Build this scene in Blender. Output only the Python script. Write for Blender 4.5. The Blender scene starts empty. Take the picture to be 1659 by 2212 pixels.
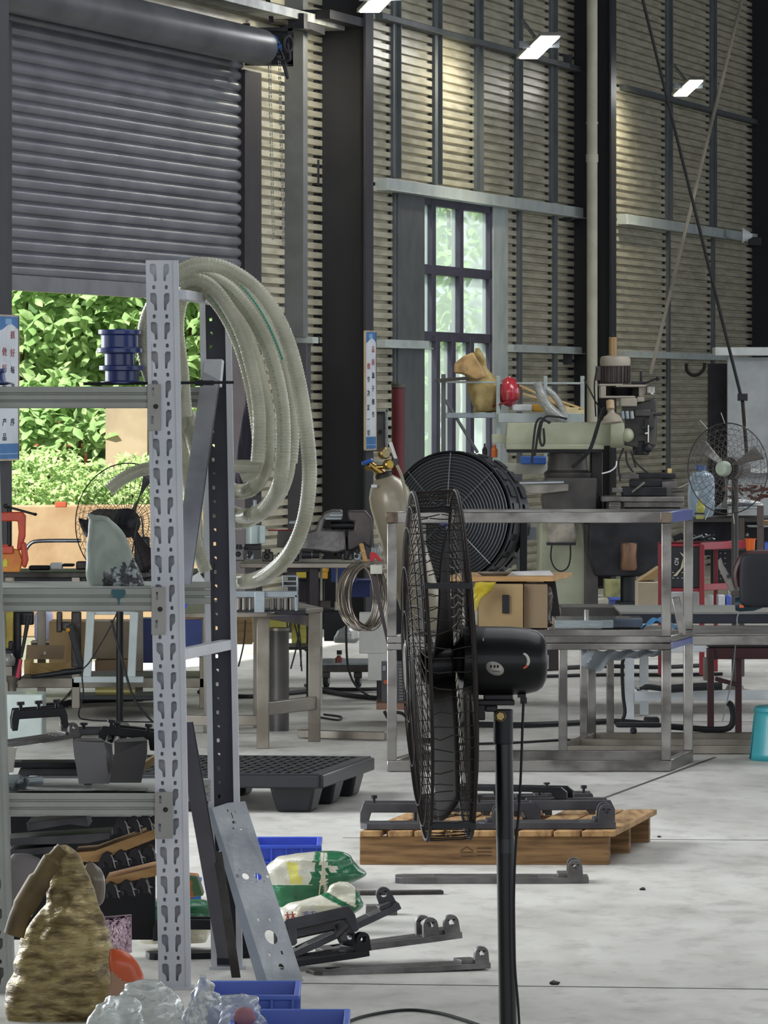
import bpy, bmesh, math, random
from mathutils import Vector, Matrix
random.seed(7)
S = bpy.context.scene
col = S.collection
F = 13000.0; CX = 829.5; HY = 850.0; CAMZ = 1.57
# ---------------- camera, world, lights, exposure ----------------
cd = bpy.data.cameras.new('camera'); cam = bpy.data.objects.new('camera', cd); col.objects.link(cam)
cam.location = (0, 0, CAMZ); cam.rotation_euler = (math.pi/2, 0, 0)
cd.sensor_fit = 'VERTICAL'; cd.sensor_height = 36.0; cd.lens = F/2212*36.0
cd.shift_x = 0.0; cd.shift_y = (HY-1106.0)/2212.0
cd.clip_end = 300
S.camera = cam
S.view_settings.view_transform = 'Standard'; S.view_settings.look = 'None'
S.view_settings.gamma = 1.0; S.view_settings.use_curve_mapping = False
S.view_settings.exposure = 0.55
w = bpy.data.worlds.new('sky'); S.world = w; w.use_nodes = True
bg = w.node_tree.nodes['Background']; bg.inputs[0].default_value = (0.90, 0.95, 1.0, 1); bg.inputs[1].default_value = 1.15
def light(name, kind, loc, direction, energy, color=(1, 1, 1), size=1, size_y=None, angle=None):
    l = bpy.data.lights.new(name, kind); l.energy = energy; l.color = color
    if kind == 'AREA':
        l.shape = 'RECTANGLE'; l.size = size; l.size_y = size_y or size
    if angle: l.angle = angle
    o = bpy.data.objects.new(name, l); col.objects.link(o); o.location = loc
    o.rotation_euler = Vector(direction).to_track_quat('-Z', 'Y').to_euler()
    return o
light('sun', 'SUN', (-20, -10, 30), (0.38, 0.55, -0.72), 5.5, (1.0, 0.96, 0.88), angle=0.03)
# added area lamps, unseen: left one follows the pallet shadows, overhead ones fill
light('left_fill_lamp', 'AREA', (-4.6, 20.5, 2.6), (1.0, 0.05, -0.42), 430, (0.94, 0.97, 1.0), 6.0, 4.0)
light('overhead_fill_near', 'AREA', (3.0, 17.0, 6.9), (0, 0, -1), 230, (0.96, 0.98, 1.0), 5.0, 9.0)
light('overhead_fill_far', 'AREA', (3.2, 35.0, 6.9), (-0.15, 0, -1), 900, (0.96, 0.98, 1.0), 4.0, 14.0)

# ---------------- helpers ----------------
def P(px, py, Y): return Vector(((px-CX)*Y/F, Y, CAMZ+(HY-py)*Y/F))
def GY(py): return F*CAMZ/(py-HY)
def lin(c):
    if isinstance(c, str):
        c = [int(c[i:i+2], 16)/255 for i in (0, 2, 4)]
    return tuple((v/12.92 if v <= .04045 else ((v+.055)/1.055)**2.4) for v in c)+(1,)
MATS = {}
def M(name, c, rough=.5, metal=0., c2=None, ns=6., lo=.4, hi=.65, bump=0., bs=30., stretch=None, trans=0., ior=1.45, emit=0, coat=0., alpha=1., spec=.5):
    if name in MATS: return MATS[name]
    m = bpy.data.materials.new(name); m.use_nodes = True
    nt = m.node_tree; b = nt.nodes['Principled BSDF']
    b.inputs['Base Color'].default_value = lin(c)
    b.inputs['Roughness'].default_value = rough; b.inputs['Metallic'].default_value = metal
    b.inputs['Transmission Weight'].default_value = trans; b.inputs['IOR'].default_value = ior
    b.inputs['Coat Weight'].default_value = coat; b.inputs['Alpha'].default_value = alpha
    b.inputs['Specular IOR Level'].default_value = spec
    if emit:
        b.inputs['Emission Color'].default_value = lin(c); b.inputs['Emission Strength'].default_value = emit
    tc = nt.nodes.new('ShaderNodeTexCoord'); mp = nt.nodes.new('ShaderNodeMapping')
    nt.links.new(tc.outputs['Object'], mp.inputs[0])
    if stretch: mp.inputs['Scale'].default_value = stretch
    if c2 is None:
        cc = lin(c); c2l = tuple(v*.8 for v in cc[:3])+(1,)
    else: c2l = lin(c2)
    n = nt.nodes.new('ShaderNodeTexNoise'); n.inputs['Scale'].default_value = ns; n.inputs['Detail'].default_value = 5
    nt.links.new(mp.outputs[0], n.inputs['Vector'])
    r = nt.nodes.new('ShaderNodeValToRGB'); r.color_ramp.elements[0].position = lo; r.color_ramp.elements[1].position = hi
    r.color_ramp.elements[0].color = lin(c); r.color_ramp.elements[1].color = c2l
    nt.links.new(n.outputs[0], r.inputs[0]); nt.links.new(r.outputs[0], b.inputs['Base Color'])
    if bump:
        n2 = nt.nodes.new('ShaderNodeTexNoise'); n2.inputs['Scale'].default_value = bs; n2.inputs['Detail'].default_value = 4
        nt.links.new(mp.outputs[0], n2.inputs['Vector'])
        bp = nt.nodes.new('ShaderNodeBump'); bp.inputs['Strength'].default_value = bump; bp.inputs['Distance'].default_value = .02
        nt.links.new(n2.outputs[0], bp.inputs['Height']); nt.links.new(bp.outputs[0], b.inputs['Normal'])
    MATS[name] = m
    return m

class MB:
    def __init__(s): s.v = []; s.f = []
    def add(s, vs, fs):
        o = len(s.v); s.v += [Vector(x) for x in vs]; s.f += [tuple(i+o for i in f) for f in fs]; return s
    def box(s, c, d, rz=0, R=None):
        R = R or Matrix.Rotation(rz, 3, 'Z'); c = Vector(c)
        vs = [c+R@Vector((x*d[0]/2, y*d[1]/2, z*d[2]/2)) for x in (-1, 1) for y in (-1, 1) for z in (-1, 1)]
        return s.add(vs, [(0, 1, 3, 2), (4, 6, 7, 5), (0, 4, 5, 1), (2, 3, 7, 6), (0, 2, 6, 4), (1, 5, 7, 3)])
    def pb(s, x0, y0, x1, y1, Y, d, rz=0):      # box whose front face spans that part of the view at distance Y
        a = P(x0, y1, Y); b = P(x1, y0, Y)
        return s.box(((a.x+b.x)/2, Y+d/2, (a.z+b.z)/2), (b.x-a.x, d, b.z-a.z), rz)
    def bar(s, p0, p1, w, h, up=(0, 0, 1)):
        p0 = Vector(p0); p1 = Vector(p1); t = (p1-p0); L = t.length; t.normalize()
        a = t.cross(Vector(up))
        if a.length < 1e-4: a = t.cross(Vector((0, 1, 0)))
        a.normalize(); b = a.cross(t)
        R = Matrix((a, t, b)).transposed()
        return s.box((p0+p1)/2, (w, L, h), R=R)
    def tube(s, pts, r, n=8, closed=False, caps=True):
        pts = [Vector(p) for p in pts]; N = len(pts)
        rs = r if isinstance(r, (list, tuple)) else [r]*N
        vs = []; a = None
        for i, p in enumerate(pts):
            if closed: t = pts[(i+1) % N]-pts[i-1]
            else: t = pts[min(i+1, N-1)]-pts[max(i-1, 0)]
            if t.length < 1e-9: t = Vector((0, 0, 1))
            t.normalize()
            if a is None:
                a = t.orthogonal().normalized()
            else:
                a = a-t*a.dot(t)
                if a.length < 1e-6: a = t.orthogonal()
                a.normalize()
            b = t.cross(a)
            for k in range(n):
                th = 2*math.pi*k/n; vs.append(p+(a*math.cos(th)+b*math.sin(th))*rs[i])
        fs = []
        for i in range(N if closed else N-1):
            j = (i+1) % N
            for k in range(n):
                l = (k+1) % n; fs.append((i*n+k, i*n+l, j*n+l, j*n+k))
        if not closed and caps:
            fs.append(tuple(range(n))[::-1]); fs.append(tuple((N-1)*n+k for k in range(n)))
        return s.add(vs, fs)
    def cyl(s, p0, p1, r0, r1=None, n=16):
        return s.tube([p0, p1], [r0, r0 if r1 is None else r1], n)
    def lathe(s, prof, o, axis=(0, 0, 1), n=24, sx=1., sy=1.):
        ax = Vector(axis).normalized(); a = ax.orthogonal().normalized()
        if abs(ax.z) > .99: a = Vector((1, 0, 0))
        b = ax.cross(a); o = Vector(o); vs = []
        for r, z in prof:
            for k in range(n):
                th = 2*math.pi*k/n; vs.append(o+ax*z+(a*math.cos(th)*sx+b*math.sin(th)*sy)*r)
        fs = []
        for i in range(len(prof)-1):
            for k in range(n):
                l = (k+1) % n; fs.append((i*n+k, i*n+l, (i+1)*n+l, (i+1)*n+k))
        if prof[0][0] > 1e-5: fs.append(tuple(range(n))[::-1])
        if prof[-1][0] > 1e-5: fs.append(tuple((len(prof)-1)*n+k for k in range(n)))
        return s.add(vs, fs)
    def ring(s, c, R, r, axis=(0, 0, 1), N=48, n=6, e=1.):
        ax = Vector(axis).normalized(); a = ax.orthogonal().normalized(); b = ax.cross(a); c = Vector(c)
        return s.tube([c+(a*math.cos(2*math.pi*i/N)+b*math.sin(2*math.pi*i/N)*e)*R for i in range(N)], r, n, closed=True)
    def prism(s, pts, off):                      # polygon of 3d points pushed along off
        n = len(pts); off = Vector(off); pts = [Vector(p) for p in pts]
        return s.add(pts+[p+off for p in pts], [tuple(range(n)), tuple(range(2*n-1, n-1, -1))]+[(i, (i+1) % n+0, (i+1) % n+n, i+n)[::-1] for i in range(n)])
    def pp(s, pts, Y, d):                        # silhouette with real depth d at distance Y
        return s.prism([P(x, y, Y) for x, y in pts], (0, d, 0))
    def ell(s, c, r, nu=16, nv=10, jit=0., R=None, seed=0):
        rnd = random.Random(seed); c = Vector(c); vs = []
        for i in range(nv+1):
            ph = math.pi*i/nv
            for k in range(nu):
                th = 2*math.pi*k/nu; q = 1+rnd.uniform(-jit, jit)
                v = Vector((r[0]*math.sin(ph)*math.cos(th), r[1]*math.sin(ph)*math.sin(th), r[2]*math.cos(ph)))*q
                if R: v = R@v
                vs.append(c+v)
        fs = [(i*nu+k, (i+1)*nu+k, (i+1)*nu+(k+1) % nu, i*nu+(k+1) % nu) for i in range(nv) for k in range(nu)]
        return s.add(vs, fs)
    def grid(s, fn, nu, nv, closed=False):
        vs = [fn(i/nu, j/nv) for i in range(nu+1) for j in range(nv+1)]
        fs = [(i*(nv+1)+j, (i+1)*(nv+1)+j, (i+1)*(nv+1)+j+1, i*(nv+1)+j+1) for i in range(nu) for j in range(nv)]
        return s.add(vs, fs)
    def build(s, name, mat, parent=None, bev=0, sub=0, solid=0, sharp=38, matf=None):
        me = bpy.data.meshes.new(name); o = bpy.data.objects.new(name, me); col.objects.link(o)
        if parent is None:
            xs = [v.x for v in s.v]; ys = [v.y for v in s.v]; zs = [v.z for v in s.v]
            org = Vector(((min(xs)+max(xs))/2, (min(ys)+max(ys))/2, min(zs)))
            o.location = org
        else:
            org = parent['_o'] if '_o' in parent else parent.location
            org = Vector(org); o.parent = parent
        o['_o'] = list(org)
        me.from_pydata([v-org for v in s.v], [], s.f)
        bm = bmesh.new(); bm.from_mesh(me); bmesh.ops.remove_doubles(bm, verts=bm.verts, dist=1e-6)
        bmesh.ops.recalc_face_normals(bm, faces=bm.faces)
        ca = math.radians(sharp)
        for f in bm.faces: f.smooth = True
        for e in bm.edges:
            if len(e.link_faces) == 2 and e.calc_face_angle(9) > ca: e.smooth = False
        bm.to_mesh(me); bm.free()
        ms = mat if isinstance(mat, (list, tuple)) else [mat]
        for q in ms: me.materials.append(q)
        if matf:
            for p in me.polygons: p.material_index = matf(p.center+org)
        if solid:
            q = o.modifiers.new('solid', 'SOLIDIFY'); q.thickness = solid; q.offset = 0
        if bev:
            q = o.modifiers.new('bevel', 'BEVEL'); q.width = bev; q.segments = 2; q.limit_method = 'ANGLE'; q.angle_limit = math.radians(50)
        if sub:
            q = o.modifiers.new('sub', 'SUBSURF'); q.levels = sub; q.render_levels = sub
        return o
def thing(name, label, cat, loc, group=None):
    o = bpy.data.objects.new(name, None); col.objects.link(o); o.location = loc; o.empty_display_size = .1
    o['label'] = label; o['category'] = cat; o['_o'] = list(loc)
    if group: o['group'] = group
    return o
def tag(o, label, cat, group=None):
    o['label'] = label; o['category'] = cat
    if group: o['group'] = group
    return o
def struct(o): o['kind'] = 'structure'; return o
def copy_tree(o, loc=None, rz=None, label=None, parent=None):
    c = o.copy(); col.objects.link(c); c.parent = parent
    if loc is not None: c.location = loc
    if rz is not None: c.rotation_euler.z = rz
    if label: c['label'] = label
    for ch in list(o.children): copy_tree(ch, parent=c)
    return c
def arc(c, r, a0, a1, n, ax='xz'):
    out = []
    for i in range(n+1):
        a = math.radians(a0+(a1-a0)*i/n)
        out.append((c[0]+r*math.cos(a), c[1], c[2]+r*math.sin(a)) if ax == 'xz' else (c[0]+r*math.cos(a), c[1]+r*math.sin(a), c[2]))
    return out
def smooth_path(pts, k=6):                        # Catmull-Rom through the points
    pts = [Vector(p) for p in pts]; out = []
    for i in range(len(pts)-1):
        p0 = pts[max(i-1, 0)]; p1 = pts[i]; p2 = pts[i+1]; p3 = pts[min(i+2, len(pts)-1)]
        for j in range(k):
            t = j/k
            out.append(.5*((2*p1)+(p2-p0)*t+(2*p0-5*p1+4*p2-p3)*t*t+(3*p1-p0-3*p2+p3)*t**3))
    out.append(pts[-1]); return out
def ppath(pts, Y, k=5): return smooth_path([P(p[0], p[1], p[2] if len(p) > 2 else Y) for p in pts], k)

# ---------------- materials ----------------
m_blk = M('black_steel', '1c1d22', .5, .2)
m_col = M('dark_column_paint', '1d1e24', .55, .1, c2='24252b', ns=2)
m_colf = M('column_flange_paint', '34343a', .5, .2)
m_galv = M('galvanised_steel', '8f979c', .42, .65, c2='7b8388', ns=9)
m_rack = M('rack_grey_paint', 'c3c5cb', .45, .1, c2='b6b9c1', ns=5)
m_rackb = M('rack_beam_grey_paint', '9c9f9a', .5, .05, c2='8d908b', ns=5)
m_ss = M('stainless_tube', '8b8884', .27, .9, c2='5a5754', ns=4, lo=.42, hi=.6, stretch=(1, 1, 1.5), bump=.05, bs=8)
m_sso = M('stained_steel', '8d877d', .38, .7, c2='6d665c', ns=5)
m_iron = M('raw_iron', '4c4947', .5, .7, c2='35322f', ns=8, bump=.15, bs=40)
m_cast = M('machined_casting', '6f6c6b', .42, .6, c2='545150', ns=10, bump=.1, bs=50)
m_dark = M('oily_dark_iron', '2a2a2e', .42, .6, c2='1d1d20', ns=9)
m_wood = M('pallet_wood', '8a6a45', .75, 0, c2='5e4429', ns=5, stretch=(1, 4, 12), bump=.2, bs=20)
m_woodl = M('pale_wood', 'c39a68', .7, 0, c2='a67f50', ns=5, stretch=(1, 6, 8))
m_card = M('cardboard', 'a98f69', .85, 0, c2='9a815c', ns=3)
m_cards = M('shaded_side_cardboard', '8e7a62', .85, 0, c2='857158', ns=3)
m_white = M('white_paint', 'd9dde0', .5, 0)
m_wall = M('corrugated_sheet', 'c4bfac', .36, .3, c2='a6a18f', ns=3, stretch=(1, 1, 6))
m_rail = M('rail_grey', 'b2bab9', .45, .1, c2='a1a9a8', ns=4)
m_girt = M('girt_grey', '62686b', .5, .4)
m_red = M('red_paint', '8e2430', .4, 0)
m_blue = M('blue_plastic', '4d68bc', .4, 0, c2='445dab', ns=3)
m_dkblue = M('dark_blue_plastic', '1d3068', .35, 0)
m_rub = M('black_rubber', '17181b', .7, 0)
m_plast = M('black_plastic', '1b1c21', .4, 0)
m_paper = M('white_paper', 'd6d8da', .8, 0)
m_conc = M('planter_concrete', 'b59c7c', .9, 0, c2='a08465', ns=3, bump=.2, bs=12)
# ---------------- the hall: floor, left wall, door, window, columns ----------------
def floor_mat():
    m = bpy.data.materials.new('floor_concrete'); m.use_nodes = True; nt = m.node_tree; b = nt.nodes['Principled BSDF']
    b.inputs['Roughness'].default_value = .5; b.inputs['Specular IOR Level'].default_value = .35
    tc = nt.nodes.new('ShaderNodeTexCoord')
    def noise(sc, det, st):
        mp = nt.nodes.new('ShaderNodeMapping'); mp.inputs['Scale'].default_value = st; nt.links.new(tc.outputs['Object'], mp.inputs[0])
        n = nt.nodes.new('ShaderNodeTexNoise'); n.inputs['Scale'].default_value = sc; n.inputs['Detail'].default_value = det
        n.inputs['Roughness'].default_value = .6
        nt.links.new(mp.outputs[0], n.inputs['Vector']); return n
    n1 = noise(1.3, 6, (1, .6, 1)); n2 = noise(11, 9, (1, .45, 1)); n3 = noise(3.2, 4, (1.4, .5, 1))
    r1 = nt.nodes.new('ShaderNodeValToRGB'); e = r1.color_ramp.elements
    e[0].position = .3; e[0].color = lin('adaba5'); e[1].position = .7; e[1].color = lin('d0cec8')
    nt.links.new(n1.outputs[0], r1.inputs[0])
    r2 = nt.nodes.new('ShaderNodeValToRGB'); e = r2.color_ramp.elements
    e[0].position = .28; e[0].color = (.42, .41, .40, 1); e[1].position = .5; e[1].color = (1, 1, 1, 1)
    nt.links.new(n2.outputs[0], r2.inputs[0])
    mx = nt.nodes.new('ShaderNodeMix'); mx.data_type = 'RGBA'; mx.blend_type = 'MULTIPLY'; mx.inputs[0].default_value = .5
    nt.links.new(r1.outputs[0], mx.inputs[6]); nt.links.new(r2.outputs[0], mx.inputs[7])
    r3 = nt.nodes.new('ShaderNodeValToRGB'); e = r3.color_ramp.elements
    e[0].position = .3; e[0].color = (.66, .65, .63, 1); e[1].position = .55; e[1].color = (1, 1, 1, 1)
    nt.links.new(n3.outputs[0], r3.inputs[0])
    mx2 = nt.nodes.new('ShaderNodeMix'); mx2.data_type = 'RGBA'; mx2.blend_type = 'MULTIPLY'; mx2.inputs[0].default_value = .6
    nt.links.new(mx.outputs[2], mx2.inputs[6]); nt.links.new(r3.outputs[0], mx2.inputs[7])
    nt.links.new(mx2.outputs[2], b.inputs['Base Color'])
    bp = nt.nodes.new('ShaderNodeBump'); bp.inputs['Strength'].default_value = .06; nt.links.new(n2.outputs[0], bp.inputs['Height']); nt.links.new(bp.outputs[0], b.inputs['Normal'])
    return m
K = .2331; C0 = 9.876
nx, ny = 1/math.hypot(1, K), -K/math.hypot(1, K)
ux, uy = K/math.hypot(1, K), 1/math.hypot(1, K)
def W(Y, z, v=0.): return Vector((K*Y-C0+nx*v, Y+ny*v, z))
def WY(px): return C0*F/(C0*F/128388*0+CX+K*F-px)   # distance of the wall line seen at column px
WANG = math.atan2(uy, ux)
def wz(px, py): return CAMZ+(HY-py)*WY(px)/F
def wbox(mb, Y0, Y1, z0, z1, v0, v1):
    a = [W(Y0, z0, v0), W(Y1, z0, v0), W(Y1, z0, v1), W(Y0, z0, v1)]
    return mb.prism(a, (0, 0, z1-z0))
fl = MB(); fl.add([W(-3, 0, -.02), W(62, 0, -.02), (24, 62, 0), (24, -3, 0)], [(0, 3, 2, 1)]); fl.prism([W(-3, -.12), W(62, -.12), Vector((24, 62, -.12)), Vector((24, -3, -.12))], (0, 0, .10))
floor = struct(fl.build('floor', floor_mat()))
m_joint = M('floor_joint_dark', '45433f', .9)
def joint(a, b, wd):
    mb = MB(); y = [GY(p[1]) for p in (a, b)]; p = [P(q[0], q[1], yy) for q, yy in zip((a, b), y)]
    p[0].z = p[1].z = .0004; mb.bar(p[0], p[1], wd, .001); o = mb.build('floor_joint', m_joint, floor); return o
joint((560, 2123), (1720, 2138), .012); joint((740, 1810), (1760, 1815.5), .01); joint((1275, 1735), (1545, 1636), .016); joint((-60, 1583), (830, 1583.5), .014)
out = MB(); out.add([W(-30, -.06, -.1), W(110, -.06, -.1), W(110, -.06, -60), W(-30, -.06, -60)], [(0, 1, 2, 3)])
struct(out.build('ground_outside', M('outside_paving', '8d8a7c', .9, c2='6f7a58', ns=1)))
# corrugated sheet, pitch 63 mm, ribs running along the wall
def corr(mb, Y0, Y1, z0, z1, pitch=.063, v=0., dep=.034):
    prof = [(z0, v)]; z = math.floor(z0/pitch)*pitch
    while z < z1-1e-4:
        for dz, dv in ((0, 0), (.014, 0), (.019, dep), (.056, dep)):
            if z0 < z+dz < z1: prof.append((z+dz, v+dv))
        z += pitch
    prof.append((z1, v))
    vs = []; fs = []
    for i, (zz, vv) in enumerate(prof): vs += [W(Y0, zz, vv), W(Y1, zz, vv)]
    for i in range(len(prof)-1): fs.append((2*i, 2*i+1, 2*i+3, 2*i+2))
    mb.add(vs, fs)
DY0, DY1, DZ = 33.0, 38.15, 3.62
WY0, WY1, WZ0, WZ1 = 43.35, 45.95, 1.0, 3.0
wl = MB()
corr(wl, -3, 14, 0, 7); corr(wl, 14, 26, 4.6, 7); corr(wl, 26, DY0, 0, 7); corr(wl, DY0, DY1, DZ, 7)
corr(wl, DY1, WY0, 0, 7); corr(wl, WY0, WY1, 0, WZ0); corr(wl, WY0, WY1, WZ1, 7); corr(wl, WY1, 62, 0, 7)
wall = struct(wl.build('wall_left', m_wall))
# roof and far wall
rf = MB(); rf.prism([W(-3, 7, -1.2), W(62, 7, -1.2), Vector((24, 62, 7)), Vector((24, -3, 7))], (0, 0, .15))
struct(rf.build('ceiling', M('roof_sheet', '6f7478', .6, .2)))
fw = MB(); fw.prism([W(61.5, 0), Vector((24, 61.5, 0)), Vector((24, 61.8, 0)), W(61.8, 0)], (0, 0, 7)); struct(fw.build('wall_back', M('back_wall_sheet', '2b2d33', .7)))
# rails and girts
n = [0]
def trim(mb, mat, nm=None):
    n[0] += 1; return struct(mb.build(nm or 'trim_%d' % n[0], mat, bev=.002))
for (xa, ya, xb, th, mt, v1) in ((800, 28, 1240, .045, m_girt, .09), (1330, 183, 1620, .045, m_girt, .09), (803, 384, 1232, .085, m_rail, .11), (1326, 462, 1612, .085, m_rail, .11),
                         (803, 733, 898, .055, m_rail, .10), (1082, 744, 1236, .055, m_rail, .10), (1326, 757, 1570, .055, m_rail, .10)):
    mb = MB(); z = wz(xa, ya); Ya, Yb = WY(xa), WY(xb)
    z0 = z-th
    wbox(mb, Ya, Yb, z0, z, .022, v1); wbox(mb, Ya, Yb, z0-.004, z0+.004, .022, v1+.03)
    trim(mb, mt)
for px in (838, 928, 1018, 1104, 1180, 1431, 1527):
    mb = MB(); Y = WY(px); wbox(mb, Y-.06, Y+.06, 3.09, 7, .018, .055)
    wbox(mb, Y+.05, Y+.06, 3.09, 7, .018, .085)
    trim(mb, m_girt)
for px in (842, 1110, 1187, 1433, 1530, 1622):
    mb = MB(); Y = WY(px); wbox(mb, Y-.06, Y+.06, 0, 3.0 if px != 1622 else 7, .018, .055); trim(mb, m_girt)
# window
wn = MB()
Yw = WY
wbox(wn, WY0, WY0+.06, WZ0, WZ1, -.02, .04); wbox(wn, WY1-.3, WY1-.22, WZ0, WZ1, -.02, .04)
for z in (WZ0+.03, 1.985, 2.47, WZ1-.03): wbox(wn, WY0, WY1-.22, z-.035, z+.035, -.02, .04)
for px in (925, 985): wbox(wn, Yw(px)-.06, Yw(px)+.06, 1.985, WZ1, -.02, .045)
for px in (934, 968, 1008): wbox(wn, Yw(px)-.06, Yw(px)+.06, WZ0, 1.985, -.02, .045)
window = struct(wn.build('window_1', M('window_frame_violet_grey', '4a4757', .45, .2), bev=.003))
gl = MB(); wbox(gl, WY0+.05, WY1-.26, WZ0, WZ1, .004, .009)
mg = bpy.data.materials.new('window_glass'); mg.use_nodes = True; nt = mg.node_tree; nt.nodes.clear()
o_ = nt.nodes.new('ShaderNodeOutputMaterial'); mx = nt.nodes.new('ShaderNodeMixShader'); tr = nt.nodes.new('ShaderNodeBsdfTransparent'); g_ = nt.nodes.new('ShaderNodeBsdfGlossy')
tl = nt.nodes.new('ShaderNodeBsdfTranslucent'); mx2 = nt.nodes.new('ShaderNodeMixShader'); tl.inputs[0].default_value = lin('e4efec')
tr.inputs[0].default_value = (.92, .98, .96, 1); g_.inputs['Roughness'].default_value = .05; mx.inputs[0].default_value = .06; mx2.inputs[0].default_value = .42
nt.links.new(tr.outputs[0], mx2.inputs[1]); nt.links.new(tl.outputs[0], mx2.inputs[2]); nt.links.new(mx2.outputs[0], mx.inputs[1]); nt.links.new(g_.outputs[0], mx.inputs[2]); nt.links.new(mx.outputs[0], o_.inputs[0])
gl.build('pane', mg, window)
lj = MB(); wbox(lj, WY(840), WY(897), 0, 3.02, .0, .07); trim(lj, M('jamb_cover_grey', '5c6062', .5, .3))
lj = MB(); wbox(lj, WY(894), WY(898), 0, 3.02, -.02, .035); trim(lj, m_rail)
rj = MB(); wbox(rj, WY1-.22, WY1+.3, 0, 3.02, .0, .05); trim(rj, m_rail)
# columns: H sections standing against the wall, web across the view
def column(Y, nm):
    mb = MB(); D = .36; L = .11
    mb.prism([W(Y-L, 0, .0), W(Y+L, 0, .0), W(Y+L, 0, .015), W(Y-L, 0, .015)], (0, 0, 7))
    mb.prism([W(Y-.005, 0, .015), W(Y+.005, 0, .015), W(Y+.005, 0, D-.015), W(Y-.005, 0, D-.015)], (0, 0, 7))
    mb.prism([W(Y-.35, 0, .05), W(Y+.35, 0, .05), W(Y+.35, 0, .42), W(Y-.35, 0, .42)], (0, 0, .02))
    o = struct(mb.build('trim_%s' % nm, m_col, bev=.002))
    m2 = MB(); m2.prism([W(Y-L, .02, D-.015), W(Y+L, .02, D-.015), W(Y+L, .02, D), W(Y-L, .02, D)], (0, 0, 6.98)); m2.build('flange', m_colf, o)
    return o
CY = (32.15, 40.45, 48.85, 57.25)
for i, Y in enumerate(CY): column(Y, 'column_%d' % (i+1))
# rail brackets on the columns
for (x0, y0, x1, y1, Y) in ((662, 345, 690, 400, 40.3), (1188, 765, 1236, 787, 48.4), (1196, 455, 1236, 478, 48.4), (1188, 118, 1236, 150, 48.4), (1568, 515, 1630, 525, 57), (660, 726, 690, 742, 40.3)):
    mb = MB(); mb.pb(x0, y0, x1, y1, Y, .12); trim(mb, m_blk)
# grey posts between the door and the first column
mb = MB(); wbox(mb, WY(604), WY(604)+.12, 1.94, 7, .0, .16); trim(mb, M('post_grey', '6a6d6f', .5, .2))
mb = MB(); wbox(mb, WY(611), WY(611)+.12, 0, 1.9, .0, .16); trim(mb, M('post_dark_grey', '4b4c50', .5, .2))
mb = MB(); wbox(mb, WY(612), WY(612)+.15, 1.9, 1.94, .0, .2); trim(mb, m_rail)
# door 1: roller shutter
mb = MB(); wbox(mb, DY1-.05, DY1+.36, 0, 3.62, .02, .12); wbox(mb, DY0-.4, DY0+.1, 0, 3.62, .02, .12); dr = struct(mb.build('door_1', M('shutter_guide', '332f33', .5, .2), bev=.003))
mb = MB(); wbox(mb, WY(523), WY(541), 0, 3.6, .02, .03); trim(mb, m_galv)
sh = MB(); prof = []
z = 2.22; pitch = .070
while z < 3.74:
    for dz, dv in ((0, .0), (.004, .012), (.016, .022), (.030, .026), (.046, .022), (.056, .012), (.060, .0), (.0655, .006)): prof.append((z+dz, .07+dv))
    z += pitch
vs = []; fs = []
for zz, vv in prof: vs += [W(DY0, zz, vv), W(DY1, zz, vv)]
for i in range(len(prof)-1): fs.append((2*i, 2*i+1, 2*i+3, 2*i+2))
sh.add(vs, fs)
sh.build('shutter_curtain', M('shutter_dark_steel', '7b7d84', .36, .4, c2='6a6c73', ns=2, stretch=(1, 1, 4)), dr, sharp=60)
mb = MB(); wbox(mb, DY0, DY1, 2.14, 2.225, .05, .10); mb.build('bottom_rail', M('bottom_rail_grey', '74757b', .45, .3), dr, bev=.004)
mb = MB(); A = W(32.0, 3.745, .27); B = W(37.88, 3.745, .27); mb.cyl(A, B, .118, n=40); mb.build('roll', M('roll_dark_steel', '55575c', .42, .3, c2='44464b', ns=2), dr)
mb = MB(); mb.pb(525, 60, 632, 68, 38.1, .1); mb.pb(528, 128, 632, 140, 38.1, .1); mb.pb(620, 60, 632, 140, 38.1, .1); mb.pb(524, 50, 540, 64, 38.1, .1); mb.pb(560, 66, 622, 130, 38.3, .03); mb.pb(474, 28, 490, 56, 38.6, .08); mb.pb(492, 42, 525, 58, 38.9, .08); mb.build('roll_bracket', m_blk, dr, bev=.004)
mb = MB(); c = P(580, 95, 38.0); mb.lathe([(.03, -.1), (.055, -.09), (.055, .05), (.04, .07), (.03, .08)], c, (.35, -1, .15)); mb.cyl(c, P(604, 105, 37.95), .03); mb.box(P(592, 100, 38.1), (.07, .08, .06)); mo = mb.build('door_motor', M('motor_blue', '31548f', .4), dr)
mb = MB(); mb.cyl(P(574, 90, 37.9), P(574, 90, 37.88), .026); mb.build('badge', M('brass_badge', 'b08a52', .5), mo)
mb = MB(); mb.ring(P(622, 95, 37.95), .05, .012, (1, -.6, 0)); mb.tube(ppath([(602, 105), (612, 125), (618, 150), (622, 170), (618, 160), (612, 140)], 37.95), .008); mb.tube(ppath([(585, 100), (600, 125), (625, 130), (620, 95)], 37.95), .01); mb.build('drive_chain', m_blk, dr)
mb = MB()
for x, y0, y1, r in ((579, 115, 520, 2), (583, 115, 520, 2), (604, 120, 530, 2.5), (601, 120, 528, 2)):
    y = y0
    while y < y1: mb.pb(x+random.uniform(-1, 1)+(y-y0)*.022, y, x+r+(y-y0)*.022, y+7, 38.0, .006); y += 9
mb.build('pull_chain', M('chain_steel', '85827a', .4, .7), dr)
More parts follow.
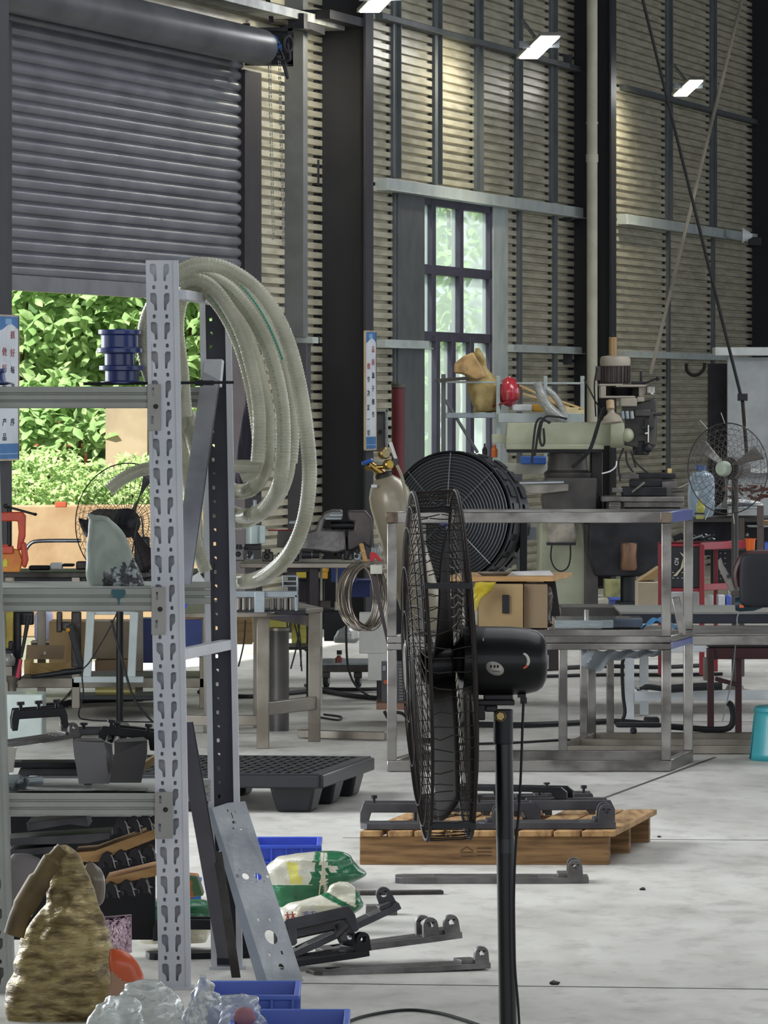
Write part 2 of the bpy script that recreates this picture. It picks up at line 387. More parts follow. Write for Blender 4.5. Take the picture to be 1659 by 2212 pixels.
# beams above the door
mb = MB(); wbox(mb, 33.5, 36.5, 4.13, 4.4, .05, .30); wbox(mb, 36, 40.2, 3.99, 4.05, .05, .25); trim(mb, M('lintel_grey', '9a9e9c', .5, .2, c2='5f6060', ns=4))
mb = MB(); mb.bar(P(470, -20, 38), P(690, 68, 39.5), .08, .05); mb.bar(P(575, -20, 38.6), P(588, 50, 38.6), .03, .03); mb.bar(P(640, 45, 38.9), P(676, 55, 40), .1, .1); trim(mb, m_blk)
mb = MB(); wbox(mb, 39.4, 40.4, 4.02, 4.08, .1, .35); trim(mb, m_blk)
mb = MB()
for i in range(14): mb.pb(488+i*10, -4+i*2.2, 495+i*10, 5+i*2.2, 37.9+i*.1, .2)
trim(mb, M('fluted_closure', 'a59c86', .6))
# downpipe on column 2
b = P(1279, 0, 48.55)
dp = thing('downpipe', 'cream white vertical downpipe in the recess of the right column', 'pipe', (b.x, b.y, 0))
mb = MB(); mb.cyl((b.x, b.y, .1), (b.x, b.y, 6.9), .044, n=20); mb.build('pipe', M('cream_pvc', 'cfcbb8', .5, c2='bdb9a6', ns=5, coat=.1), dp)
mb = MB()
for py in (335, 265): mb = MB(); zc = P(0, py, 48.5).z; mb.cyl((b.x, b.y, zc-.055 if py == 335 else zc-.008), (b.x, b.y, zc+.008), .05 if py == 335 else .049, n=20); mb.build('pipe_coupling', M('cream_coupling', 'd8d4c2', .5), dp)
pass
# outdoors: planter wall, rusty fence, pillar, shrubs
def leafmat(nm, c, c2):
    m = M(nm, c, .55, 0, c2=c2, ns=14, lo=.35, hi=.6); nt = m.node_tree; b = nt.nodes['Principled BSDF']
    t = nt.nodes.new('ShaderNodeBsdfTranslucent'); mx = nt.nodes.new('ShaderNodeMixShader'); mx.inputs[0].default_value = .35
    t.inputs[0].default_value = lin(c); o = nt.nodes['Material Output']
    nt.links.new(b.outputs[0], mx.inputs[1]); nt.links.new(t.outputs[0], mx.inputs[2]); nt.links.new(mx.outputs[0], o.inputs[0]); return m
m_lf1 = leafmat('leaf_green', 'b3cf92', '86ad68'); m_lf2 = leafmat('leaf_light_green', 'c6dea0', 'a0c27c'); m_lf3 = leafmat('leaf_dark_green', '4d7a3a', '35592c')
def leafcloud(mb, n, c, r, size, rnd, up=.5, cluster=1):
    for _ in range(n):
        while True:
            q = Vector((rnd.uniform(-1, 1), rnd.uniform(-1, 1), rnd.uniform(-1, 1)))
            if .35 < q.length < 1: break
        p = Vector(c)+Vector((q.x*r[0], q.y*r[1], q.z*r[2]))
        for k in range(cluster):
            d = Vector((rnd.uniform(-1, 1), rnd.uniform(-1, .35), rnd.uniform(-.9, .6))).normalized()
            s = size*rnd.uniform(.7, 1.25)
            nrm = Vector((rnd.uniform(-.5, .5), -.55+rnd.uniform(-.5, .4), up+rnd.uniform(0, .5)))
            a = d.cross(nrm)
            if a.length < .1: continue
            a.normalize(); t = d*s; a = a*s*.24; nn = a.cross(t).normalized()*s*.07
            mb.add([p, p+t*.35+a-nn, p+t*.75+a*.7-nn, p+t-nn*2, p+t*.75-a*.7-nn, p+t*.35-a-nn, p+t*.5+nn], [(0, 1, 6), (1, 2, 6), (2, 3, 6), (3, 4, 6), (4, 5, 6), (5, 0, 6)])
def shrub(nm, label, c, r, n, size, mat, seed, cluster=4, group=None, stem=True):
    rnd = random.Random(seed); t = thing(nm, label, 'shrub', (c[0], c[1], -.06), group)
    mb = MB(); leafcloud(mb, n, c, r, size, rnd, cluster=cluster); mb.build('foliage', mat, t, sharp=180)
    if stem:
        mb = MB()
        for k in range(5):
            e = Vector(c)+Vector((rnd.uniform(-.6, .6)*r[0], 0, rnd.uniform(-.2, .5)*r[2])); mb.tube([(c[0]+k*.03, c[1], -.06), (c[0]+(e.x-c[0])*.4, c[1], c[2]*.5), e], [.03, .02, .008], 6)
        mb.build('stem', M('bark', '5d4b38', .9), t)
    return t
gs = 'leafy shrubs outside the open shutter door'
shrub('shrub', 'dense bright green shrub outside, left half above the rusty fence', (-2.75, 43.2, 2.15), (1.0, .7, .85), 900, .12, m_lf1, 1)
shrub('shrub', 'bright green shrub outside, just left of the tall perforated post', (-1.75, 43.6, 2.2), (.8, .7, .8), 750, .115, m_lf1, 2)
shrub('shrub', 'green shrub outside seen between the two rack posts', (-1.05, 44.0, 2.0), (.7, .6, .85), 700, .095, m_lf2, 3)
shrub('shrub', 'low light green bush over the left end of the planter wall', (-2.35, 41.0, .88), (.55, .4, .33), 900, .05, m_lf2, 4)
shrub('shrub', 'low light green bush over the planter wall behind the black fan', (-1.6, 41.1, .86), (.55, .4, .30), 900, .05, m_lf2, 5)
shrub('shrub', 'low green bush outside below the pillar, far left', (-3.2, 41.2, .95), (.5, .4, .4), 700, .055, m_lf1, 6)
t = shrub('climbing_vine', 'climbing vine hanging over the rusty fence outside', (-2.3, 42.3, 1.35), (.6, .2, .35), 260, .12, m_lf1, 8, cluster=3); t['category'] = 'vine'
shrub('climbing_vine', 'pale vine on the fence right of the concrete pillar', (-1.3, 42.5, 1.2), (.35, .2, .45), 260, .09, m_lf2, 9, cluster=3)['category'] = 'vine'
hb = MB()
def hf(u, v): return Vector((-9+u*8.6, 45.5+.35*math.sin(u*37+v*5)*math.cos(v*19), -.06+v*6))
hb.grid(hf, 60, 30); hb.grid(lambda u, v: hf(u, v)+Vector((0, 1.2, 0)), 60, 30); hd = tag(hb.build('hedge', M('hedge_green', '4a6a3e', .9, c2='2c4226', ns=7, bump=1, bs=9)), 'dark dense hedge far outside behind the bright shrubs', 'hedge')
pl = MB(); pl.prism([Vector((-6, 39.4, -.06)), Vector((-.75, 40.6, -.06)), Vector((-.75, 40.9, -.06)), Vector((-6, 39.7, -.06))], (0, 0, .88)); pl = tag(pl.build('planter_wall', m_conc, bev=.01), 'tan concrete planter wall outside the open door', 'wall')
mb = MB(); mb.pb(119, 1084, 143, 1096, 39.95, .1); tag(mb.build('brick', M('red_brick', 'b5563c', .9), bev=.004), 'single red brick on top of the planter wall', 'brick')
mb = MB(); mb.pb(228, 872, 318, 1110, 42.1, .3); tag(mb.build('concrete_pillar', M('pillar_concrete', 'b3a287', .9, c2='958770', ns=3)), 'pale concrete pillar standing in the greenery outside', 'pillar')
ft = thing('iron_fence', 'rusty orange bar fence behind the climbing vine outside', 'fence', (-2.2, 42.8, -.06))
mr = M('rusty_bar', 'a8613d', .8, c2='7d4630', ns=10)
for i in range(12):
    mb = MB(); x = -3.6+i*.185; mb.cyl((x, 42.8, -.06), (x, 42.8, 1.62), .012, n=8); mb.build('bar', mr, ft)
mb = MB(); mb.cyl((-3.7, 42.8, 1.2), (-1.4, 42.8, 1.2), .012, n=8); mb.cyl((-3.7, 42.8, .5), (-1.4, 42.8, .5), .012, n=8); mb.build('cross_rail', mr, ft)
# beyond the window
mb = MB(); mb.box((1.98, 71, 3), (2.2, 3, 9)); bt = mb.build('building', M('white_render', 'dfe3ea', .8)); tag(bt, 'white building outside seen through the right panes of the window', 'building')
for i, (x, y, z) in enumerate(((.25, 66, 3.0), (.72, 68.2, 3.9), (.1, 60, 1.3))):
    rnd = random.Random(40+i); lb = ('pale green tree outside behind the left panes of the window', 'pale tree outside behind the middle panes of the window', 'low pale bush outside behind the bottom left panes of the window')[i]
    t = thing('tree', lb, 'tree', (x, y, -.06)); mb = MB(); leafcloud(mb, 260, (x, y, z), (.5, .5, 2.2 if i < 2 else 1.0), .16, rnd, cluster=3); mb.build('foliage', m_lf2, t, sharp=180)
    mb = MB(); mb.tube([(x, y, -.06), (x+.1, y, 1.5), (x, y, z)], [.08, .05, .02], 8); mb.build('trunk', MATS['bark'] , t)
# LED flood lamps
m_led = M('led_panel', 'ffffff', .5, emit=28)
def lamp(cx, cy, Y, lbl, sz=.22, e=60, pitch=.5):
    c = P(cx, cy, Y); t = thing('flood_lamp', lbl, 'lamp', c, 'glowing flood lamps on the corrugated wall')
    a_ = Vector((sz*.62, 0, 0)); b_ = Vector((sz*.72, -sz*1.25, sz*.66)); nn = b_.cross(a_).normalized()
    if nn.z > 0: nn = -nn
    mb = MB(); q = c-a_*.62-b_*.56; mb.prism([q, q+a_*1.24, q+a_*1.24+b_*1.12, q+b_*1.12], -nn*.03); h = mb; hb = h.build('housing', M('lamp_housing', '8a8a86', .5, .3), t, bev=.004)
    mb = MB(); q = c-a_*.5-b_*.5+nn*.002; mb.prism([q, q+a_, q+a_+b_, q+b_], nn*.008); mb.build('led_panel', m_led, t)
    mb = MB(); mb.bar(c+Vector((0, 0, .03)), c+Vector((-.12, .1, .2)), .02, .02); mb.bar(c+Vector((-sz*.7, 0, .02)), c+Vector((sz*.7, 0, .02)), .02, .05); mb.build('bracket', m_girt, t)
    l = light('flood_light', 'SPOT', c+nn*.05+Vector((.05, .1, -.02)), (-.55, .15, -.85), e, (1.0, .93, .70)); l.data.spot_size = 2.7; l.data.spot_blend = .6; l.data.shadow_soft_size = .1
    return t

lamp(1165, 102, 44.0, 'large glowing white flood lamp left of the right column', .21, 65)
lamp(1487, 190, 50.0, 'smaller glowing flood lamp right of the right column', .17, 80)
lamp(822, 0, 39.2, 'glowing flood lamp cut off by the top edge of the photo', .2, 45)
# ---------------- foreground: storage rack, hose coil, pedestal fan, sacks, bins ----------------
from mathutils import noise as NZ
def plate(outline, holes, th):
    """flat plate with real holes; returns verts, faces in the (x, z) plane, thickness along y"""
    cu = bpy.data.curves.new('tmp', 'CURVE'); cu.dimensions = '2D'; cu.fill_mode = 'BOTH'; cu.extrude = th/2
    for loop in [outline]+holes:
        sp = cu.splines.new('POLY'); sp.points.add(len(loop)-1); sp.use_cyclic_u = True
        for q, (x, z) in zip(sp.points, loop): q.co = (x, z, 0, 1)
    o = bpy.data.objects.new('tmp', cu); me = o.to_mesh()
    vs = [Vector((v.co.x, v.co.z, v.co.y)) for v in me.vertices]; fs = [tuple(p.vertices) for p in me.polygons]
    o.to_mesh_clear(); bpy.data.objects.remove(o); bpy.data.curves.remove(cu)
    return vs, fs
def text_mesh(mb, s, size, xf):
    cu = bpy.data.curves.new('tmp', 'FONT'); cu.body = s; cu.size = size; cu.align_x = 'CENTER'; cu.align_y = 'CENTER'; cu.extrude = .0006; cu.offset = size*.008
    o = bpy.data.objects.new('tmp', cu); me = o.to_mesh()
    mb.add([xf(v.co.x, v.co.y, v.co.z) for v in me.vertices], [tuple(p.vertices) for p in me.polygons])
    o.to_mesh_clear(); bpy.data.objects.remove(o); bpy.data.curves.remove(cu)
RY = 15.85; RY2 = 16.41; LEAN = -.0178
def shear(mb, k=LEAN):
    for v in mb.v: v.x += k*v.z
    return mb
key = [(-.0095, .021), (-.007, .0235), (.003, .0235), (.0078, .018), (.0082, -.021), (.005, -.0235), (.0015, -.0225), (-.0005, -.008), (-.0095, .001)]
def post(cx, Y, top, face=1, lean=LEAN, bot=0.0, width=.085, back=True):
    """upright channel; face=1 holed face towards the camera, face=-1 holed face on the far side"""
    hs = []; z = .045; so = -.006 if face == 1 else 0
    while z < top-.03:
        if face == 1: hs.append([(so-.0165+x, z+zz) for x, zz in key]); hs.append([(so+.0165-x*.85, z+zz*.97) for x, zz in key])
        else: hs.append([(-.012+x*.35, z+zz*.16) for x, zz in key])
        if z+.0384 < top-.01:
            for sx in ((-.0165, .0165) if face == 1 else (-.014,)): hs.append([(so+sx+a*.0038, z+.0384+b*.0052) for a, b in ((-1, -.6), (-.6, -1), (.6, -1), (1, -.6), (1, .6), (.6, 1), (-.6, 1), (-1, .6))])
        z += .0768
    w2 = width/2
    vs, fs = plate([(-w2, bot), (w2, bot), (w2, top), (-w2, top)], hs, .002)
    mb = MB(); yf = Y if face == 1 else Y+.055
    mb.add([v+Vector((cx, yf, 0)) for v in vs], fs)
    y0, y1 = (Y, Y+.055)
    for sx in (-1, 1):
        mb.box((cx+sx*(w2-.001), (y0+y1)/2, (top+bot)/2), (.002, .055, top-bot))
        mb.box((cx+sx*(w2-.008), y1 if face == 1 else y0, (top+bot)/2), (.016, .002, top-bot))
    if face == 1: mb.box((cx+w2-.007, Y-.0015, (top+bot)/2), (.012, .003, top-bot))
    if face == 1: mb.box((cx, Y+.030, (top+bot)/2), (width-.004, .002, top-bot))
    return shear(mb, lean)
xr = P(377.5, 2138, RY).x; xl = P(-14, 2138, 15.6).x
rk = thing('storage_rack', 'grey boltless steel storage rack with hose coil on its end, nearest on the left', 'rack', (P(180, 0, RY).x, RY+.25, 0))
def rk_part(mb, nm, mat, **k): return mb.build(nm, mat, rk, **k)
pf = rk_part(post(xr, RY, 1.921), 'upright', m_rack)
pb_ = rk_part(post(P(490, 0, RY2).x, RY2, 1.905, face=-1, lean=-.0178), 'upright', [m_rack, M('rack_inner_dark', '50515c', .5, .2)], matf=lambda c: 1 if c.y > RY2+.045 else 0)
rk_part(post(xl, 15.75, 1.921, lean=-.03), 'upright', m_rackb)
rk_part(post(xl-.04, RY2, 1.905, face=-1, lean=-.03), 'upright', m_rackb)
for px, Y in ((377.5, RY), (492, RY2)):
    mb = MB(); mb.box((P(px, 0, Y).x, Y+.028, .004), (.10, .08, .008)); rk_part(mb, 'foot_plate', m_rack)
def beam(z0, z1, Y, xa, xb, nm='beam'):
    h = z1-z0; pr = [(0, 0), (-.006, .06*h), (-.006, .27*h), (0, .30*h), (0, .36*h), (-.006, .40*h), (-.006, .60*h), (0, .64*h), (0, .70*h), (-.006, .74*h), (-.006, h), (.04, h), (.04, 0)]
    mb = MB(); mb.prism([(xa, Y+a, z0+b) for a, b in pr], (xb-xa, 0, 0)); return rk_part(mb, nm, m_rackb)
def rz_(py, Y=RY): return CAMZ+(HY-py)*Y/F
levels = ((835, 882), (1271, 1321), (1713, 1762))
for i, (a, b) in enumerate(levels):
    xe = (318, 329, 336)[i]; z1, z0 = rz_(a), rz_(b)
    beam(z0, z1, RY-.004, P(-70, 0, RY).x, P(xe, 0, RY).x)
    beam(z0, z1, RY2, P(-60, 0, RY2).x, P(455, 0, RY2).x)
    mb = MB(); x0 = P(-58, 0, RY).x; x1 = P(330+i*9, 0, RY).x; mb.box(((x0+x1)/2, (RY+RY2)/2, z1-.005), (x1-x0, RY2-RY-.0, .010)); rk_part(mb, 'shelf_board', m_rackb)
    ya, yb = ((830, 930), (1268, 1371), (1711, 1811))[i]; xa, xb = ((318, 347), (327, 357), (334, 373))[i]
    mb = MB(); vs, fs = plate([(0, 0), ((xb-xa)*RY/F, 0), ((xb-xa)*RY/F, (yb-ya)*RY/F), (0, (yb-ya)*RY/F)],
        [[(.010+a_, .018+zz) for a_, zz in ((0, 0), (.006, 0), (.006, .020), (0, .020))], [(.012+a_, .092+zz) for a_, zz in ((0, 0), (.005, 0), (.005, .02), (0, .02))]], .003)
    o = P(xa, yb, RY-.012); mb.add([v+o for v in vs], fs); mb.box((o.x+.001, RY-.006, o.z+(yb-ya)*RY/F/2), (.002, .014, (yb-ya)*RY/F)); cn = rk_part(mb, 'beam_connector', M('connector_zinc', '94928d', .45, .4), bev=.002)
    mb = MB(); b_ = P((xa+xb)/2+4, ya+ (48 if i < 2 else 38), RY-.014); mb.lathe([(.0065, 0), (.0065, .004), (.004, .009), (.0001, .009)], b_, (0, -1, 0), 12); mb.build('bolt', m_blk, cn)
mb = MB(); mb.pp([(241, 1273), (270, 1273), (272, 1282), (266, 1291), (259, 1294), (258, 1306), (255, 1306), (254, 1294), (246, 1290), (240, 1282)], RY-.0115, .0012); mb.build('ink_stain', M('teal_ink', '1f5560', .4), rk)
# end braces
mb = MB(); a = P(392, 637, RY+.03); b_ = P(470, 650, RY2); mb.bar(a, b_, .03, .026); rk_part(mb, 'cross_tie', m_rack, bev=.002)
mb = MB(); a = P(388, 1414, RY+.03); b_ = P(492, 1392, RY2+.02); mb.bar(a, b_, .03, .028); rk_part(mb, 'cross_tie', m_rack, bev=.002)
def brace(a, b, w, nm='diagonal_brace', mat=None):
    mb = MB(); a = Vector(a); b = Vector(b); s = Vector((w/2, 0, 0))
    mb.prism([a-s, a+s, b+s, b-s], (0, .004, 0)); q = (b-a).normalized()*0
    mb.prism([a+s, a+s+Vector((0, .02, 0)), b+s+Vector((0, .02, 0)), b+s], (-.003, 0, 0))
    return rk_part(mb, nm, mat or M('brace_grey', '9b9da5', .42, .15, c2='6d6f77', ns=4))
brace(P(460, 782, RY2-.02), P(392, 1262, RY+.05), .052)
mb = MB(); mb.bar(P(463, 778, RY2-.03), P(458, 835, RY2-.05), .05, .02); rk_part(mb, 'brace_end', m_rack)
brace(P(398, 1560, RY+.06), P(488, 2070, RY2-.03), .046, mat=M('brace_dark_grey', '5d5c65', .45, .35))
# leaning dark strip beside it
mb = MB(); a = P(470, 1840, 16.2); b_ = P(510, 2112, 16.05); mb.prism([a+Vector((-.012, 0, 0)), a+Vector((.012, 0, 0)), b_+Vector((.012, 0, 0)), b_+Vector((-.012, 0, 0))], (0, .01, 0))
tag(mb.build('steel_strip', m_iron), 'narrow brown grey steel strip leaning beside the perforated plate', 'strip')
# black clamp bar lying on the top shelf and blue spools
t = thing('clamp_bar', 'thin black bar with a collar lying across the end of the top shelf', 'bar', P(350, 832, 16.0))
mb = MB(); mb.cyl(P(180, 829, 16.0), P(505, 826, 16.0), .004, n=8); mb.build('rod', m_blk, t)
mb = MB(); mb.cyl(P(421, 827, 16.0), P(438, 827, 16.0), .0085, n=8); mb.cyl(P(438, 827, 16.0), P(462, 827, 16.0), .0065, n=8); mb.build('collar', m_blk, t)
def spool(cx, y0, y1, rows, lbl, Y=16.05):
    c = P(cx, y1, Y); t = thing('plastic_spool', lbl, 'spool', c, 'blue spools on the top shelf'); k = Y/F
    mb = MB(); mb.lathe([(0.0001, 0)]+[(r*k, (y1-y)*k) for y, r in rows]+[(.0001, (y1-rows[-1][0])*k)], c, n=40); mb.build('spool_body', M('navy_plastic', '1f3372', .3, 0, coat=.3), t, bev=.001)
    mb = MB(); mb.lathe([(rows[-1][1]*k*.3, 0), (rows[-1][1]*k*.3, .002)], c+Vector((0, 0, (y1-rows[-1][0])*k))); mb.build('hub', m_dkblue, t); return t
spool(264, 785, 829, [(829, 47), (824, 47), (823, 37), (801, 37), (800, 50), (790, 50)], 'lower of the two stacked dark blue spools on the top shelf')
spool(259, 712, 790, [(789.5, 33), (764, 33), (762, 50), (752, 50), (750, 41), (724, 41), (722, 47), (713, 47), (712, 45)], 'upper of the two stacked dark blue spools on the top shelf')
spool(-28, 790, 832, [(832, 40), (828, 58), (824, 40), (806, 38), (803, 42), (796, 42)], 'dark blue spool cut off by the left edge, on the top shelf', 15.98)
def pxof(c): return CX+c.x*F/c.y, HY-(c.z-CAMZ)*F/c.y
# generic soft shape from rows (y, left, right)
def soft(mb, rows, Y, dr=.7, wr=.006, seed=0, n=40, m=46, ws=(9, 9, 9), dmax=None, axis='z', p=2.3, fold=0.):
    ys = [r[0] for r in rows]; vs = []
    def at(t):
        s = t*(len(rows)-1); i = min(int(s), len(rows)-2); f = s-i
        def cr(j): 
            a, b, c, d = rows[max(i-1, 0)][j], rows[i][j], rows[i+1][j], rows[min(i+2, len(rows)-1)][j]
            return .5*(2*b+(c-a)*f+(2*a-5*b+4*c-d)*f*f+(3*b-a-3*c+d)*f**3)
        return cr(0), cr(1), cr(2)
    k = Y/F
    for i in range(m+1):
        y, xa, xb = at(i/m); cx = (xa+xb)/2; hw = max((xb-xa)/2, .5); dd = min(hw*dr*k, dmax or 9)
        for j in range(n):
            th = 2*math.pi*j/n; cc, ss = math.cos(th), math.sin(th)
            ex = math.copysign(abs(cc)**(2/p), cc); ey = math.copysign(abs(ss)**(2/p), ss)
            q = P(cx+hw*ex, y, Y); q.y = Y+dd*ey
            nn = NZ.noise(Vector((q.x*ws[0]+seed*3.1, q.y*ws[1], q.z*ws[2])))+.5*NZ.noise(Vector((q.x*ws[0]*2.3, q.y*ws[1]*2.3+seed, q.z*ws[2]*2.3)))
            if fold: nn += fold*abs(NZ.noise(Vector((q.x*ws[0]*.8+seed, q.y*3, q.z*ws[2]*2.0))))
            q.x += ex*nn*wr; q.y += ey*nn*wr*1.6; q.z += nn*wr*.4
            vs.append(q)
    fs = [(i*n+j, i*n+(j+1) % n, (i+1)*n+(j+1) % n, (i+1)*n+j) for i in range(m) for j in range(n)]
    fs += [tuple(range(n)), tuple(m*n+j for j in range(n))]
    mb.add(vs, fs); return mb
m_bag = M('frosted_plastic_bag', 'b4bdb6', .32, 0, c2='9da79f', ns=3, trans=.35, ior=1.12, coat=.4, bump=.3, bs=20)
m_bagw = M('clear_white_bag', 'e6eae8', .16, 0, c2='d3d9d8', ns=4, trans=.72, ior=1.06, coat=1, bump=1, bs=30)
t = thing('plastic_bag', 'frosted grey green plastic bag of parts on the middle shelf', 'bag', P(250, 1270, 16.1))
mb = MB(); soft(mb, [(1113, 190, 214), (1118, 189, 232), (1124, 192, 238), (1145, 191, 262), (1180, 189, 282), (1220, 187, 298), (1250, 188, 307), (1264, 195, 310), (1270, 215, 300)], 16.08, .5, .007, 3, n=70, m=80, ws=(14, 9, 9)); mb.build('bag_body', [m_bag, M('dark_parts_in_bag', '34363b', .2, 0, c2='a9b3b2', ns=60, lo=.52, hi=.6, coat=.7, bump=.8, bs=70)], t, matf=lambda c: 1 if (c.z < CAMZ+(HY-1212-.35*abs(pxof(c)[0]-285)*1.2-6*math.sin(pxof(c)[0]*.3))*16.08/F and pxof(c)[0] > 222 and c.y < 16.08) else 0)
mb = MB(); soft(mb, [(1108, 188, 192), (1113, 188, 206), (1119, 192, 215), (1124, 196, 226)], 16.06, .5, .004, 5, n=14, m=10); mb.build('bag_knot', m_bag, t)

# hose coil
m_hose = M('clear_ribbed_hose', 'cbcab8', .25, 0, c2='b0af9d', ns=8, trans=.34, ior=1.15, coat=.5)
hc = thing('hose_coil', 'coil of clear ribbed hose with green stripes hung over the rack end', 'hose', P(470, 1280, 16.15))
def hose(path, Y, r, rib=.0085, nm='hose_loop', amp=.0012, yj=0, stripe=None):
    pts = smooth_path([P(p[0], p[1], (p[2] if len(p) > 2 else Y)) for p in path], 10)
    L = [0]
    for a, b in zip(pts, pts[1:]): L.append(L[-1]+(b-a).length)
    N = int(L[-1]/(rib/2.5)); out = []; rs = []; j = 0
    for i in range(N+1):
        s = L[-1]*i/N
        while j < len(L)-2 and L[j+1] < s: j += 1
        f = (s-L[j])/max(L[j+1]-L[j], 1e-9); out.append(pts[j].lerp(pts[j+1], min(f, 1))); rs.append(r+amp*math.cos(2*math.pi*s/rib))
    mb = MB(); mb.tube(out, rs, 12); o = mb.build(nm, m_hose, hc, sharp=80)
    if stripe:
        mb = MB(); q = []
        for i in range(0, N, 6):
            tt = (out[min(i+1, N)]-out[max(i-1, 0)]).normalized(); sd = tt.cross(Vector((0, 1, 0))).normalized()
            q.append(out[i]+sd*stripe*r*.7+Vector((0, -r*.78, 0)))
        a, b = int(len(q)*.16), int(len(q)*.62)
        mb.tube(q[a:b], .0036, 6); mb.build('green_stripe', M('teal_stripe', '1d8a78', .4), o)
hose([(372, 690), (352, 650), (360, 615), (388, 588), (430, 572), (482, 578), (540, 612), (588, 668), (624, 745), (648, 840), (664, 950), (668, 1040), (655, 1130), (622, 1200, 16.05), (570, 1245, 16.25), (520, 1256, 16.5), (470, 1240, 16.53), (432, 1180, 16.55), (414, 1080, 16.52), (398, 990, 16.45), (385, 900, 16.3), (374, 800, 16.1), (372, 690)], 16.0, .0205)
hose([(330, 830), (312, 760), (318, 690), (350, 630), (395, 600), (445, 598), (500, 628), (548, 690), (585, 770), (608, 870), (612, 970), (602, 1050), (570, 1100, 16.3), (525, 1115, 16.51), (490, 1097, 16.54), (455, 1050, 16.54), (432, 990, 16.54), (405, 910, 16.5), (375, 850, 16.35), (340, 835, 16.2)], 16.1, .0205, stripe=-.3)
hose([(400, 900), (392, 800), (382, 700), (400, 630), (440, 615), (490, 650), (530, 720), (560, 810), (578, 910), (575, 1000), (550, 1050, 16.4), (515, 1062, 16.52), (485, 1045, 16.55), (450, 990, 16.55), (425, 930, 16.55), (400, 890, 16.45)], 16.2, .0205)
hose([(395, 640), (430, 622), (470, 655), (508, 720), (535, 800), (552, 890), (560, 970), (548, 1015), (520, 1030)], 16.12, .019, stripe=-.3)
hose([(390, 620), (440, 590), (490, 600), (545, 655), (590, 740), (622, 840), (632, 930), (628, 1000)], 16.22, .019, stripe=.5)
hose([(392, 600), (440, 575), (495, 588), (545, 640), (590, 730), (618, 830), (625, 920), (622, 1010), (600, 1070, 16.4), (560, 1110, 16.5), (515, 1128, 16.56), (470, 1110, 16.58), (440, 1060, 16.58), (420, 980, 16.58)], 16.28, .020)
hose([(388, 610), (430, 605), (470, 632), (515, 705), (545, 800), (560, 900), (556, 1000)], 16.05, .019)
hose([(384, 860), (398, 900), (416, 950), (428, 1010), (424, 1090), (420, 1160), (445, 1235)], 16.35, .019)
hose([(236, 1058), (262, 1036), (298, 1018), (335, 1010), (380, 1010)], 16.3, .0175)
mb = MB(); mb.cyl(P(505, 1007, 16.1), P(561, 1007, 16.1), .0175, n=20); mb.build('hose_end', m_hose, hc)
# dark jacket hanging behind the hoses
t = thing('hanging_cloth', 'dark purple cloth hanging behind the hose coil', 'cloth', P(530, 1060, 17.5))
mb = MB(); soft(mb, [(860, 532, 536), (880, 527, 540), (920, 520, 546), (970, 512, 552), (1020, 508, 560), (1062, 506, 566), (1068, 510, 562)], 17.5, .35, .008, 9, ws=(30, 9, 5)); mb.build('cloth_folds', M('dark_cloth', '2b2733', .9), t)
mb = MB(); mb.cyl(P(534, 800, 17.5), P(534, 870, 17.5), .003); mb.build('string', m_blk, t)
# ---------------- big pedestal fan, seen edge-on ----------------
FY = 13.0
ff = thing('pedestal_fan', 'tall black pedestal fan seen edge-on, nearest thing to the camera', 'fan', (P(1094, 0, FY).x, FY, 0))
m_wire = M('cage_wire_dark', '2c2522', .6, .1, spec=.3); m_fblk = M('fan_gloss_black', '0a0b0e', .42, 0, coat=.12, spec=.3)
hubc = P(952, 1437, FY); ax = Matrix.Rotation(math.radians(-2.2), 3, 'Y')@Matrix.Rotation(math.radians(3.3), 3, 'Z')@Vector((-1, 0, 0))
ax.normalize(); e1 = ax.orthogonal().normalized(); e1 = (Vector((0, 0, 1))-ax*ax.z).normalized(); e2 = ax.cross(e1)
def fp(a, r, th): return hubc+ax*a+(e1*math.cos(th)+e2*math.sin(th))*r
def cage(side, nm, n, bulge, tw):
    mb = MB()
    for i in range(n):
        th = 2*math.pi*i/n; pts = []
        for j in range(15):
            u = j/14; r = .055+.320*u; a = side*(.046+bulge*(1-u**3)); pts.append(fp(a, r, th+tw*(1-u)**1.5+.012*math.sin(u*20+i)))
        pts += [fp(side*.03, .377, th+.01*math.sin(i*1.7)), fp(side*.002, .377, th+.02*math.sin(i*2.3))]
        mb.tube(pts, .0013, 4, caps=False)
    for r in (.12, .215, .30, .345):
        u = (r-.055)/.320; a = side*(.046+bulge*(1-u**3))*1.02; mb.tube([fp(a, r, 2*math.pi*k/72) for k in range(72)], .0016, 4, closed=True)
    mb.tube([fp(side*.046, .376, 2*math.pi*k/90) for k in range(90)], .0042, 6, closed=True)
    mb.tube([fp(side*(.046+bulge), .055, 2*math.pi*k/30) for k in range(30)], .004, 6, closed=True)
    return mb.build(nm, m_wire, ff, sharp=180)
fc = cage(1, 'front_guard', 84, .026, .9)
mb = MB(); mb.lathe([(.056, 0), (.05, .006), (.0001, .008)], fp(.072, 0, 0), ax, 24); mb.build('badge', m_fblk, fc)
cage(-1, 'rear_guard', 84, .018, -.9)
mb = MB()
for k in range(4):
    th = k*math.pi/2+.5; mb = MB(); mb.box(fp(0, .38, th), (.10, .012, .012)); mb.build('rim_clip', m_blk, ff)
pass
mb = MB(); mb.lathe([(.035, -.03), (.042, -.02), (.042, .03), (.03, .045), (.0001, .048)], hubc, ax, 24); hb = mb.build('blade_hub', m_fblk, ff)
